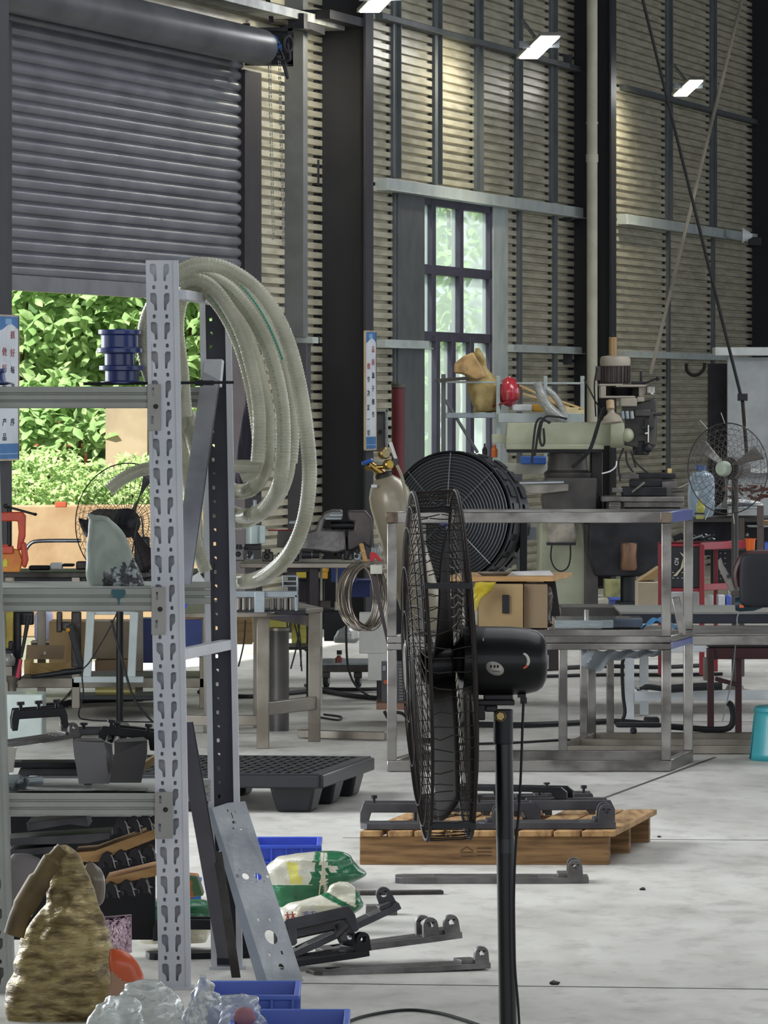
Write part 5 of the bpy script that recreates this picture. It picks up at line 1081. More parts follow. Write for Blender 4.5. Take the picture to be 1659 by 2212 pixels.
mb = MB(); mb.pp([(1022, 760), (1000, 770), (982, 785), (980, 806), (996, 808), (1010, 812), (1030, 822), (1050, 815), (1040, 790)], SY-.05, .1); mb.build('folded_flap', M('sack_flap', 'b08f60', .5, 0, c2='6f5a38', ns=10, bump=.6, bs=14), t, bev=.012)
t = thing('safety_helmet', 'red safety helmet on the stand beside the golden paper sack', 'helmet', P(1100, 880, SY))
mb = MB(); mb.ell(P(1100, 846, SY+.05), (.072, .11, .10), 28, 20); mb.build('shell', M('helmet_red', 'a8303c', .25, 0, coat=.6), t)
mb = MB(); mb.lathe([(.078, 0), (.082, .006), (.074, .014)], P(1092, 872, SY+.05), (-.3, 0, 1), 28, sy=1.4); mb.build('brim', M('helmet_red_dark', '7c2430', .35), t)
mb = MB(); mb.pb(1106, 873, 1150, 889, SY, .15); tag(mb.build('foam_tray', m_white, bev=.012), 'white foam tray right of the red helmet', 'tray')
mb = MB(); mb.pb(1150, 874, 1192, 889, SY+.05, .15); tag(mb.build('yellow_case', M('case_yellow', 'd09a28', .4), bev=.006), 'yellow case beside the white foam tray on the stand', 'case')
rnd = random.Random(3)
for i, (a, b) in enumerate((((1122, 832), (1250, 892)), ((1128, 838), (1262, 884)), ((1130, 850), (1230, 880)), ((1150, 862), (1256, 888)))):
    mb = MB(); mb.bar(P(a[0], a[1], SY+.25), P(b[0], b[1], SY+.2), .03, .012); tag(mb.build('wood_strip', M('straw_wood', 'c2a877', .7)), 'thin straw coloured wood strip on the stand, %s' % ('uppermost, crossing all the others', 'reaching furthest right', 'shortest, in the middle', 'lowest, ending at the stacked sheets')[i], 'wood strip', 'straw coloured wood strips on the stand')
mb = MB(); mb.pb(1205, 886, 1262, 894, SY+.02, .3); mb.pb(1212, 880, 1250, 886, SY+.05, .25); tag(mb.build('cream_sheets', M('cream_sheets', 'cbbf94', .7), bev=.002), 'stack of cream sheets on the right half of the stand', 'sheets')
mb = MB(); mb.tube(ppath([(1160, 826), (1168, 850), (1180, 875), (1200, 895), (1218, 908)], SY-.1), [.03]*5+[.036]*16, 10); mb.tube(ppath([(1180, 840), (1200, 858), (1215, 885), (1222, 905)], SY-.08), .022, 10); tag(mb.build('plastic_wrap', M('clear_wrap', 'bfc3c1', .15, 0, trans=.5, ior=1.15, coat=.8, bump=1, bs=40)), 'crumpled clear plastic wrap hanging over the edge of the stand', 'wrap')
# electric box and red pipe left of the window
t = thing('switch_box', 'grey electric box with a pale frame on the wall beside the black column', 'box', P(815, 976, 41))
tpart(t, 'case', M('box_dark_grey', '4c4b4d', .5, .2), lambda m: m.pb(800, 890, 832, 975, 41.0, .2)); tpart(t, 'frame', m_galv, lambda m: (m.pb(796, 885, 840, 890, 40.98, .22), m.pb(833, 885, 838, 976, 40.98, .22))); tpart(t, 'lock', m_blk, lambda m: m.pb(820, 928, 826, 935, 40.97, .03))
t = thing('red_pipe', 'thick dark red pipe standing against the wall left of the window', 'pipe', (FX(862, 41.6), 41.6, 0))
tpart(t, 'pipe_body', M('pipe_dark_red', '5a1a24', .5, 0), lambda m: m.cyl((FX(860, 41.6), 41.6, 0), P(860, 838, 41.6), .045)); tpart(t, 'pipe_cap', m_md, lambda m: m.cyl(P(861, 838, 41.6), P(861, 828, 41.6), .05))
# white partition at the right, dark panel as its shade
mb = MB(); mb.pb(1572, 772, 1830, 1330, 46.0, .1); o = struct(mb.build('wall_right_partition', M('partition_grey', 'a9adb2', .6))); 
mb = MB(); mb.pb(1545, 750, 1840, 768, 45.9, .4); struct(mb.build('trim_partition_cap', M('cap_pale', 'c9ced0', .5), bev=.004))
mb = MB(); mb.pb(1572, 1012, 1830, 1022, 45.9, .1); struct(mb.build('trim_partition_sill', M('cap_pale', 'c9ced0', .5), bev=.004))
mb = MB(); mb.pb(1530, 785, 1572, 1120, 46.6, .1); struct(mb.build('trim_partition_painted_shadow', m_dark))  # dark panel standing in for the shadow left of the partition
# braces and hanging cable
mb = MB(); mb.cyl(P(1405, 808, 44), P(1612, -40, 44), .0125, n=8); tag(mb.build('wooden_pole', M('pole_pale', '8d867a', .7, c2='3e3b38', ns=1.2)), 'long thin pole leaning up to the right across the corrugated wall', 'pole')
t = thing('pendant_socket', 'black cable hanging down slantwise with a black socket box at its end', 'cable', P(1604, 860, 42))
tpart(t, 'cable', m_rub, lambda m: (m.cyl(P(1381, -30, 42), P(1600, 853, 42), .011, n=8)), bev=0); tpart(t, 'socket_box', m_blk, lambda m: m.box(P(1604, 858, 42), (.068, .06, .05)))
tpart(t, 'cable_tail', m_md, lambda m: m.cyl(P(1604, 866, 42), P(1613, 980, 42.3), .013, n=8), bev=0)
mb = MB(); mb.tube(ppath([(1483, 785), (1484, 800), (1495, 810), (1510, 808), (1521, 796), (1522, 784)], 52.5), .015, 8); tag(mb.build('cable_loop', m_rub), 'small black cable loop hanging under the lower wall rail at right', 'cable')
t = thing('wall_lamp', 'unlit white cone lamp at the right end of the upper wall rail', 'lamp', P(1610, 505, 55.5)); tpart(t, 'lamp_cone', m_white, lambda m: m.lathe([(.075, 0), (.05, .04), (.02, .09), (.0001, .1)], P(1603, 508, 55.3), (1, 0, -.05), 24), bev=0); tpart(t, 'lamp_base', m_blk, lambda m: m.pb(1618, 512, 1645, 530, 55.3, .1))
# signs
def sign(Yc, z0, z1, name, lbl, cols, W_=.30, du=0.):
    v = .375; t = thing(name, lbl, 'sign', W(Yc, z0, v)); U = Vector((ux, uy, 0)); Nn = Vector((nx, ny, 0)); c = W(Yc, 0, v)+U*du
    def q(a, z, o=0.): return c+U*a+Nn*o+Vector((0, 0, z))
    h = z1-z0; mb = MB(); mb.prism([q(-W_/2, z0), q(W_/2, z0), q(W_/2, z1), q(-W_/2, z1)], Nn*.012); b = mb.build('board', M('sign_white', 'ced4dc', .4), t, bev=.001)
    mb = MB(); 
    for a0, a1, b0, b1 in ((-W_/2-.006, -W_/2, z0, z1), (W_/2, W_/2+.006, z0, z1), (-W_/2, W_/2, z1, z1+.006), (-W_/2, W_/2, z0-.006, z0)): mb.prism([q(a0, b0), q(a1, b0), q(a1, b1), q(a0, b1)], Nn*.016)
    mb.build('frame', M('sign_frame_tan', 'b9a48a', .5), t)
    top = [(-.48*W_, z1-.004), (.48*W_, z1-.004)]; wave = [(W_*(.48-.96*k/12), z1-.065*h/.7-.022*math.cos(k/12*math.pi*1.15+.2)*-1 if False else z1-(.06+.018*math.sin(k/12*5.2+2.6))*1.0) for k in range(13)]
    mb = MB(); mb.prism([q(a, z, .0125) for a, z in top[::-1]]+[q(a, z, .0125) for a, z in wave[::-1]], Nn*.0015); mb.build('blue_band', M('sign_blue', '3f74ac', .4), b); mb = MB(); mb.prism([q(-.48*W_, z0+.004, .0125), q(.48*W_, z0+.004, .0125), q(.48*W_, z0+.085, .0125), q(-.48*W_, z0+.085, .0125)], Nn*.0015); mb.build('blue_band', M('sign_blue', '3f74ac', .4), b)
    mb = MB(); mb.prism([q(-.48*W_, z0+.028, .0142), q(.48*W_, z0+.028, .0142), q(.48*W_, z0+.034, .0142), q(-.48*W_, z0+.034, .0142)], Nn*.001); mb.prism([q(-.2*W_, z1-.045, .0142), q(.12*W_, z1-.045, .0142), q(.12*W_, z1-.015, .0142), q(-.2*W_, z1-.015, .0142)], Nn*.001); mb.build('pale_stripe', M('sign_pale_blue', '86a9cf', .4), b)
    for a, zs_, chars, red in cols:
        for k, (zz, ch) in enumerate(zip(zs_, chars)):
            mb = MB(); text_mesh(mb, ch, .075 if red is not None and k < red else .07, lambda x, y, z: q(a+x*1.15, zz+y*.62, .0132+z)); mb.build('character', M('sign_red_print', '9c4a44', .5) if k < red else M('sign_black_print', '20222c', .5), b)
    return t
zz = lambda py, Y: CAMZ+(HY-py)*Y/F
Ys = 40.45
R1 = [zz(y, 40.2) for y in (755, 783, 812, 840, 869, 897)]; R2 = [zz(y, 40.2) for y in (792, 821, 850, 881, 907, 936)]
sign(Ys, zz(971, 40.2), zz(716, 40.2), 'slogan_sign', 'tall narrow white slogan sign with blue ends on the big black column', [(.065, R1, '品质源于细节', 2), (-.07, R2, '细节决定一切', 1)], du=-.08)
L1 = [zz(y, 32) for y in (724, 763, 800, 838, 875, 913)]; L2 = [zz(y, 32) for y in (761, 797, 838, 875, 913, 945)]
sign(32.15, zz(993, 32), zz(682, 32), 'slogan_sign', 'tall white slogan sign at the left edge behind the shelf beam', [(.07, L1, '抓好每道工序', 2), (-.08, L2, '做好每件产品', 2)], W_=.36, du=.02)
# drum fan
DYf = 33.0
dn = Vector((-.40, -.91, .06)).normalized(); dc = P(972, 1118, DYf)
t = thing('drum_fan', 'large black industrial drum fan tilted back, behind the gas cylinder', 'fan', (dc.x, dc.y, 0))
d1 = (Vector((0, 0, 1))-dn*dn.z).normalized(); d2 = dn.cross(d1)
def dp_(a, r, th): return dc+dn*a+(d1*math.cos(th)+d2*math.sin(th))*r
RD = .355
m_dr = M('drum_black', '202227', .4, .2)
tpart(t, 'drum_shell', m_dr, lambda m: m.lathe([(RD-.012, 0), (RD+.012, .006), (RD+.012, -.02), (RD, -.03), (RD, -.13), (RD+.01, -.14), (RD+.01, -.17), (RD-.004, -.18), (RD-.004, -.30), (RD-.02, -.31), (RD-.02, -.01), (RD-.012, 0)], dc, dn, 64), bev=0)
for s in (-.075, -.235):
    mb = MB()
    for a in [2*math.pi*k/22 for k in range(22)]: mb.add([dp_(s-.035, RD-.002, a-.09), dp_(s+.035, RD-.002, a-.09), dp_(s+.035, RD-.002, a+.09), dp_(s-.035, RD-.002, a+.09), dp_(s-.035, RD+.014, a-.09), dp_(s+.035, RD+.014, a-.09), dp_(s+.035, RD+.014, a+.09), dp_(s-.035, RD+.014, a+.09)], [(0, 1, 2, 3), (4, 7, 6, 5), (0, 4, 5, 1), (1, 5, 6, 2), (2, 6, 7, 3), (3, 7, 4, 0)])
    mb.build('shell_rib', m_plast, t)
for sgn, nm in ((.012, 'front_grille'), (-.30, 'rear_grille')):
    mb = MB()
    for r in ([.05+.0175*i for i in range(18)] if sgn > 0 else [.06+.020*i for i in range(14)]): mb.tube([dp_(sgn+(.03*(1-(r/RD)**2) if sgn > 0 else -.02*(1-(r/RD)**2)), r, 2*math.pi*k/56) for k in range(56)], .0015 if sgn > 0 else .0036, 4, closed=True)
    for k in range(8):
        a = 2*math.pi*k/8; mb.tube([dp_(sgn+(.03*(1-u*u) if sgn > 0 else -.02*(1-u*u)), RD*u, a) for u in (.1, .4, .7, 1)], .0028, 5)
    g = mb.build(nm, M('grille_wire', '7b8088', .3, .8) if sgn > 0 else M('rear_grille_painted_light', 'd2d4cf', .35, .2), t)  # rear wires made pale to paint in window light seen behind them
    if sgn > 0:
        mb = MB(); mb.lathe([(.055, 0), (.055, .01), (.045, .014), (.0001, .014)], dp_(.04, 0, 0), dn, 28); bd = mb.build('badge', M('badge_violet', '5b5f9e', .4), g)
        mb = MB(); mb.lathe([(.0001, 0), (.016, 0), (.016, .004), (.0001, .004)], dp_(.055, .008, 0), dn, 20); mb.pb(970, 1120, 980, 1130, DYf-.09, .004); mb.build('badge_mark', M('badge_yellow', 'd5c640', .4), bd)
for k in range(3):
    th0 = math.radians(35+120*k); mb = MB()
    def df(u, v):
        r = .06+u*.27; w_ = .12+.16*u; th = th0+(v-.5)*w_*2.2/max(r, .1)*.5; return dp_(-.14+.07*(v-.5)*2, r, th)
    mb.grid(df, 10, 8); mb.build('fan_blade', M('fan_blade_blue', '5fa6c4', .35, 0), t, solid=.004)
tpart(t, 'motor', m_blk, lambda m: m.cyl(dp_(-.24, 0, 0), dp_(-.10, 0, 0), .075, n=24), bev=0)
tpart(t, 'stand_frame', m_blk, lambda m: (m.bar(dp_(-.15, RD+.02, math.pi/2), Vector((dp_(-.15, RD+.02, math.pi/2).x, DYf+.1, .02)), .04, .04), m.bar(dp_(-.15, RD+.02, -math.pi/2), Vector((dp_(-.15, RD+.02, -math.pi/2).x, DYf+.2, .02)), .04, .04), m.bar((dc.x-.35, DYf-.1, .02), (dc.x+.42, DYf+.3, .02), .04, .04)))
tpart(t, 'tilt_knob', M('knob_grey', '7c7f84', .5, .2), lambda m: (m.pb(1138, 1138, 1160, 1166, DYf+.1, .05),))
# gas cylinder
GYy = 31.0
t = thing('gas_cylinder', 'cream grey gas cylinder with brass regulator leaning beside the black column', 'cylinder', (FX(900, GYy), GYy, 0))
gtop = P(831, 1036, GYy); gd = (P(905, 1290, GYy+.05)-gtop).normalized(); Lg = (gtop.z-.02)/-gd.z
m_gas = M('cylinder_cream', 'a39a87', .38, .1, c2='948b79', ns=2, coat=.25)
tpart(t, 'cylinder_body', m_gas, lambda m: m.lathe([(.0001, Lg), (.08, Lg-.002), (.108, Lg-.04), (.112, .2), (.112, .12), (.105, .07), (.085, .025), (.055, -.005), (.035, -.02), (.0001, -.02)], gtop, gd, 40), bev=0)
tpart(t, 'neck_ring', m_iron, lambda m: m.lathe([(.042, .0), (.044, -.01), (.044, -.03), (.03, -.04), (.0001, -.04)], gtop, gd, 24), bev=0)
m_brs = M('brass', 'a58749', .3, .85)
tpart(t, 'valve', m_brs, lambda m: (m.cyl(gtop-gd*.03, P(798, 1003, GYy), .02), m.cyl(P(798, 1010, GYy), P(835, 1008, GYy-.02), .011), m.cyl(P(797, 1006, GYy), P(794, 1012, GYy-.05), .013)), bev=0)
hw = MB(); hw.lathe([(.03, 0), (.034, .008), (.03, .018), (.0001, .02)], P(795, 1001, GYy), (-.35, 0, 1), 16); hw.build('hand_wheel', M('wheel_blue', '2f5fb4', .4), t)
for x, y, r, c_ in ((827, 980, .030, 'b3a276'), (836, 1004, .026, 'c7a63f')):
    g = tpart(t, 'pressure_gauge', m_brs, lambda m: m.lathe([(.0001, 0), (r, 0), (r, .025), (r*.8, .03), (.0001, .03)], P(x, y, GYy-.03), (.5, -.8, .1), 24), bev=0)
    tpart(g, 'dial', M('dial_%d' % x, c_, .4), lambda m: m.lathe([(r*.8, .0), (.0001, .001)], P(x, y, GYy-.03)+Vector((.5, -.8, .1)).normalized()*.031, (.5, -.8, .1), 24), bev=0)
tpart(t, 'flow_tube', M('tube_white', 'd9dbd8', .2, coat=.6), lambda m: m.cyl(P(855, 992, GYy-.03), P(843, 956, GYy-.02), .010, n=14), bev=0)
tpart(t, 'flow_base', m_md, lambda m: m.pb(848, 990, 860, 1006, GYy-.04, .04)); tpart(t, 'gas_hose', M('hose_yellowish', 'a7a28a', .5), lambda m: m.tube(ppath([(857, 1005), (868, 1030), (876, 1065), (880, 1090), (886, 1130)], GYy-.13), .008, 8), bev=0)
mb = MB(); mb.box(P(808, 1050, GYy-.10), (.03, .004, .014)); mb.build('paper_tag', m_white, t)
# board table with cartons behind the big fan
t = thing('board_table', 'rough wooden board table on dark legs behind the big pedestal fan', 'table', (FX(1130, 28.5), 28.6, 0))
tpart(t, 'board', m_woodl, lambda m: m.prism([P(1020, 1254, 28.4), P(1195, 1254, 28.4), P(1235, 1246, 29.0), P(1235, 1238, 29.0), P(1100, 1236, 29.2), P(1020, 1244, 28.8)][:0] or [P(960, 1256, 28.4), P(1195, 1256, 28.4), P(1235, 1246, 29.1), P(1000, 1246, 29.1)], (0, 0, .022)), bev=.002)
tpart(t, 'leg', M('leg_dark_brown', '241c1c', .5), lambda m: m.prism([P(1175, 1256, 28.6), P(1200, 1256, 28.6), P(1228, 1448, 28.6), P(1168, 1448, 28.6)], (0, .05, 0))); tpart(t, 'leg', MATS['leg_dark_brown'], lambda m: m.prism([P(980, 1256, 28.6), P(1000, 1256, 28.6), P(990, 1448, 28.6), P(950, 1448, 28.6)], (0, .05, 0)))
tpart(t, 'shelf', MATS['leg_dark_brown'], lambda m: m.pb(985, 1358, 1215, 1366, 28.5, .5))
t = thing('wrapped_carton', 'cardboard carton wrapped in clear tape film under the wooden board', 'carton', P(1110, 1358, 28.4))
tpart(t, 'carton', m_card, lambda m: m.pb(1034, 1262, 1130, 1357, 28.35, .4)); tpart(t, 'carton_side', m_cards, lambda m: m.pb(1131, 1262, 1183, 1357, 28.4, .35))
mb = MB(); soft(mb, [(1258, 1040, 1178), (1268, 1036, 1190), (1300, 1046, 1193), (1330, 1044, 1192), (1348, 1046, 1190)], 28.55, .55, .02, 44, n=50, m=30, ws=(9, 6, 14), p=6); mb.build('film_wrap', M('wrap_film', 'b9aea0', .12, 0, trans=.75, ior=1.03, coat=1, bump=1, bs=30, alpha=.55), t)
tpart(t, 'tape_window', m_blk, lambda m: m.pb(1085, 1285, 1100, 1325, 28.33, .01))
t = thing('yellow_bag', 'crumpled yellow plastic bag left of the wrapped carton', 'bag', P(1030, 1320, 28.3)); mb = MB(); soft(mb, [(1258, 1025, 1070), (1275, 1020, 1060), (1295, 1018, 1040), (1318, 1018, 1032)], 28.25, .4, .02, 4, n=30, m=16, ws=(9, 9, 12)); mb.build('bag_body', M('bag_yellow_crumple', 'c3ad2e', .35, 0, c2='98861f', ns=10, coat=.4), t)
mb = MB(); mb.pp([(1100, 1244), (1108, 1237), (1190, 1235), (1196, 1243)], 28.6, .2); tag(mb.build('paper_sheets', m_paper), 'white papers lying on the wooden board', 'paper')
mb = MB(); mb.lathe([(.03, 0), (.05, .018), (.05, .024), (.046, .022), (.0001, .004)], P(1068, 1246, 28.55), n=24, sx=1.6); tag(mb.build('shallow_dish', M('dish_brown_grey', '7b7265', .5, .3)), 'shallow grey brown dish on the wooden board left of the papers', 'dish')
# welding machine box on a plank behind the frame's left post
t = thing('welding_machine', 'grey louvred welding machine box behind the left post of the tall frame', 'machine', P(860, 1520, 28.5))
tpart(t, 'case', M('welder_grey', '55565a', .5, .2), lambda m: m.pb(824, 1435, 892, 1520, 28.6, .35))
mb = MB()
for i in range(11): mb.pb(862, 1444+i*6.5, 888, 1447+i*6.5, 28.595, .01)
mb.build('louvres', M('louvre_pale', '85817c', .5, .3), t); tpart(t, 'front_panel', m_galv, lambda m: m.pb(826, 1438, 834, 1450, 28.59, .01)); tpart(t, 'dial_knob', M('knob_orange', 'c45530', .5), lambda m: m.cyl(P(833, 1473, 28.6), P(833, 1473, 28.56), .010), bev=0)
mb = MB(); mb.pb(813, 1519, 905, 1533, 28.5, .4); tag(mb.build('wooden_plank', M('reddish_plank', '8d6a58', .7), bev=.003), 'reddish wooden plank under the grey welding machine', 'plank')
mb = MB(); mb.tube(ppath([(830, 1536), (840, 1552), (850, 1540), (870, 1542), (884, 1560), (895, 1600)], 28.3), .008, 8); tag(mb.build('cable_heap', m_rub), 'black cable and plug under the reddish plank', 'cable')
# stainless wire coil on bracket
t = thing('wire_coil', 'shiny coil of stainless wire hanging from a bench corner', 'wire', P(785, 1365, 27.8))
rnd = random.Random(12)
for k in range(24):
    mb = MB(); o = rnd.uniform(-.02, .02); rx_ = .082+rnd.uniform(-.012, .012)+.003*(k % 6); cxk = P(790+rnd.uniform(-15, 13), 1288, 27.8+o); rz__ = .145+rnd.uniform(-.010, .012)
    tl_ = rnd.uniform(-.1, .1)
    mb.tube([cxk+Vector((rx_*math.cos(a)*(1.1 if math.cos(a) < 0 else .75), .05*math.sin(a+tl_)+o, rz__*math.sin(a))) for a in [2*math.pi*i/40 for i in range(40)]], .0032, 5, closed=True)
    mb.build('wire_turn', M('bright_wire', 'b8b0a8', .18, .95), t)
mb = MB(); mb.pb(800, 1221, 826, 1240, 27.7, .12); tag(mb.build('hook_block', M('pale_block', 'b9b9ac', .5), bev=.003), 'pale block on which the stainless wire coil hangs', 'block')
mb = MB(); mb.prism([P(800, 1242, 27.75), P(812, 1240, 27.75), P(838, 1372, 27.6), (P(836, 1392, 27.6))], (0, .04, 0)); tag(mb.build('leaning_bar', M('bar_dark_maroon', '2a1d20', .5)), 'dark maroon bar leaning from the pale block down to the tall frame', 'bar')
t = thing('standing_support', 'white square pillar box behind the wire coil', 'box', (FX(806, 30), 30, 0)); tpart(t, 'panel', M('box_white', 'b5b5b0', .6), lambda m: (m.pb(776, 1325, 838, 1412, 30, .2), m.pb(795, 1412, 838, 1470, 30, .2)))
# ---------------- left and centre benches, right corner, small things ----------------
# bench with vice behind the hose coil
VY = 30.0
t = thing('work_bench', 'dark topped work bench carrying the big vice, left of the gas cylinder', 'bench', (FX(680, VY), VY+.3, 0))
zb_ = zz(1216, VY)
tpart(t, 'bench_top', m_sso, lambda m: m.box((FX(675, VY), VY+.3, zb_-.012), (.72, .7, .024)))
tpart(t, 'apron', M('frame_dark_brown', '2b2528', .5, .3), lambda m: m.pb(620, 1222, 690, 1236, VY, .04)); 
for x, Y in ((678, VY), (668, VY+.6), (560, VY), (820, VY+.5)):
    tpart(t, 'leg', MATS['frame_dark_brown'], lambda m: m.bar((FX(x, Y), Y, 0), (FX(x, Y), Y, zb_-.02), .045 if x == 678 else .03, .045))
tpart(t, 'lower_shelf', m_dark, lambda m: m.pb(560, 1398, 690, 1404, VY+.1, .5)); tpart(t, 'side_stub', m_iron, lambda m: m.pb(684, 1298, 714, 1315, VY, .05))
t = thing('bench_vice', 'large grey bench vice seen side-on on the dark bench', 'vice', P(740, 1210, VY+.2))
tpart(t, 'fixed_jaw', m_cast, lambda m: m.pp([(682, 1145), (688, 1125), (700, 1108), (716, 1102), (740, 1102), (740, 1124), (702, 1124), (695, 1145), (745, 1145), (748, 1190), (725, 1195), (680, 1190), (645, 1188), (660, 1150)], VY, .22), bev=.01)
tpart(t, 'moving_jaw', M('vice_dark', '57504f', .45, .4, c2='3c3738', ns=5), lambda m: m.pp([(750, 1104), (790, 1103), (803, 1120), (806, 1150), (800, 1185), (786, 1175), (760, 1190), (748, 1190), (750, 1145), (764, 1145), (766, 1128), (752, 1125)], VY+.03, .2), bev=.01)
tpart(t, 'screw', m_blk, lambda m: (m.cyl(P(715, 1135, VY+.1), P(800, 1135, VY+.1), .02), m.cyl(P(735, 1200, VY+.1), P(735, 1160, VY+.1), .035)), bev=0); tpart(t, 'jaw_plate', m_galv, lambda m: (m.pb(712, 1110, 740, 1116, VY-.004, .02), m.pb(702, 1118, 738, 1123, VY-.004, .02)))
t = thing('vice_bed', 'dark swivel block of the vice with a red edge, left half behind the hose', 'machine', P(640, 1210, VY+.4))
tpart(t, 'block', m_md, lambda m: m.pp([(600, 1146), (665, 1146), (665, 1180), (650, 1186), (598, 1182)], VY+.4, .2)); tpart(t, 'red_edge', m_red, lambda m: m.pb(578, 1144, 640, 1147, VY+.4, .02)); tpart(t, 'pale_plate', m_galv, lambda m: m.pb(624, 1126, 645, 1132, VY+.35, .1))
t = thing('angle_grinder', 'black angle grinder lying under the vice', 'tool', P(680, 1210, VY-.05)); tpart(t, 'body', m_blk, lambda m: m.cyl(P(652, 1198, VY-.05), P(690, 1199, VY-.05), .02, .017, n=18), bev=0); tpart(t, 'collar', m_ss, lambda m: (m.cyl(P(673, 1198, VY-.05), P(675, 1198, VY-.05), .021, n=18), m.cyl(P(690, 1199, VY-.05), P(699, 1199, VY-.05), .008, n=12)), bev=0)
t = thing('filter_canister', 'pale green grey filter canister on the bench behind the hose coil', 'canister', P(550, 1170, VY))
tpart(t, 'canister_body', M('canister_pale', 'a9b8b6', .35, .1, coat=.3), lambda m: (m.cyl(P(545, 1175, VY), P(545, 1135, VY), .034, n=28), m.pb(556, 1135, 573, 1174, VY, .05)), bev=.002); tpart(t, 'canister_foot', m_blk, lambda m: m.pb(528, 1176, 562, 1188, VY, .08)); tpart(t, 'cap', m_galv, lambda m: (m.cyl(P(550, 1098, VY), P(550, 1092, VY), .018), m.cyl(P(550, 1092, VY), P(550, 1080, VY), .01), m.cyl(P(550, 1137, VY), P(550, 1098, VY), .006)), bev=0)
rnd = random.Random(77)
small = [(505, 1178, 528, 1212, 'dark clamp block', m_cast, 'at the left end of the vice bench'), (532, 1192, 548, 1210, 'silver cylinder fitting', m_galv, 'just right of the dark clamp block on the vice bench'), (566, 1188, 590, 1213, 'grey iron housing', m_iron, 'in the middle of the vice bench'), (594, 1196, 618, 1212, 'silver bracket', m_galv, 'right of the grey iron housing on the vice bench'), (624, 1192, 646, 1212, 'dark gear box', m_dark, 'left of the black grinder'), (738, 1192, 762, 1210, 'dark steel ring', m_md, 'under the moving jaw of the vice'), (764, 1188, 780, 1211, 'small glass jar', m_galv, 'right of the vice on the bench')]
for x0_, y0_, x1_, y1_, nm_, mt_, wh in small:
    t = thing(nm_.replace(' ', '_'), '%s %s' % (nm_, wh), nm_.split()[-1], P((x0_+x1_)/2, y1_, VY-.05)); w_ = (x1_-x0_)
    tpart(t, 'body', mt_, lambda m: (m.pb(x0_, y0_+4, x1_, y1_, VY-.05, .06)), bev=.006); tpart(t, 'boss', m_dark if mt_ is not m_dark else m_cast, lambda m: (m.cyl(P((x0_+x1_)/2, y0_+8, VY-.06), P((x0_+x1_)/2, y0_-2, VY-.06), w_*.0006, n=14), m.lathe([(w_*.0006, 0), (w_*.0004, .01), (.0001, .01)], P((x0_+x1_)/2-2, (y0_+y1_)/2+2, VY-.05), (0, -1, 0), 14)), bev=0)
mb = MB(); mb.bar(P(780, 1175, VY-.05), P(791, 1218, VY-.1), .02, .012); tag(mb.build('wooden_stick', m_woodl), 'pale wooden stick leaning on the bench right of the vice', 'stick')
mb = MB(); mb.pp([(799, 1193), (812, 1194), (826, 1212), (818, 1213), (810, 1205), (806, 1213), (799, 1212)], VY-.1, .03); tag(mb.build('red_square', M('magnet_red', 'b8282c', .45), bev=.002), 'red welding magnet at the right end of the vice bench', 'tool')
for i in range(7):
    mb = MB(); x = 803+i*3.2; mb.cyl(P(x, 1200, VY+.1), P(x+rnd.uniform(-2, 2), 1172+rnd.uniform(-4, 6), VY+.1), .003, n=6); tag(mb.build('steel_rod', m_galv), 'thin steel rod, %s from the left in the bundle right of the vice' % ('first', 'second', 'third', 'fourth', 'fifth', 'sixth', 'seventh')[i], 'rod', 'thin steel rods right of the vice')
# bins and equipment under/behind the vice bench
for x0_, y0_, x1_, y1_, Y_, mt_, nm_, lb_ in ((715, 1222, 770, 1258, 31.5, m_dkblue, 'storage_bin', 'dark blue bin hung under the vice bench'), (736, 1255, 800, 1290, 31.8, m_dkblue, 'storage_bin', 'dark blue bin lower behind the wire coil'), (640, 1232, 668, 1248, 31.8, M('label_yellow', 'd3be3c', .5), 'yellow_box', 'yellow box end showing behind the vice bench leg'), (696, 1232, 708, 1250, 31.5, M('label_orange', 'd5a022', .5), 'yellow_box', 'orange yellow box end right of the vice bench leg'), (646, 1252, 700, 1300, 32, m_dark, 'dark_case', 'dark case under the vice bench'), (700, 1318, 748, 1385, 32, m_blk, 'dark_case', 'black case on the cart under the vice bench')):
    t = thing(nm_, lb_, nm_.split('_')[-1], P((x0_+x1_)/2, y1_, Y_)); tpart(t, 'body', mt_, lambda m: m.pb(x0_, y0_, x1_, y1_, Y_, .25)); tpart(t, 'rim', mt_, lambda m: m.pb(x0_-2, y0_-2, x1_+2, y0_+3, Y_-.01, .27))
for x, y0, y1, w, lb in ((694, 1222, 1545, 5, 'thin pale pipe standing right of the vice bench leg'), (727, 1222, 1312, 4, 'thin steel pipe hanging with a small fitting at its end')):
    mb = MB(); mb.cyl(P(x, y0, 30.3), P(x, y1, 30.3), w*.0012, n=10)
    if x == 727: mb.cyl(P(x, 1300, 30.3), P(x, 1318, 30.3), .010, n=12)
    tag(mb.build('pipe', M('pipe_pale', '9f9f94', .5, .3)), lb, 'pipe')
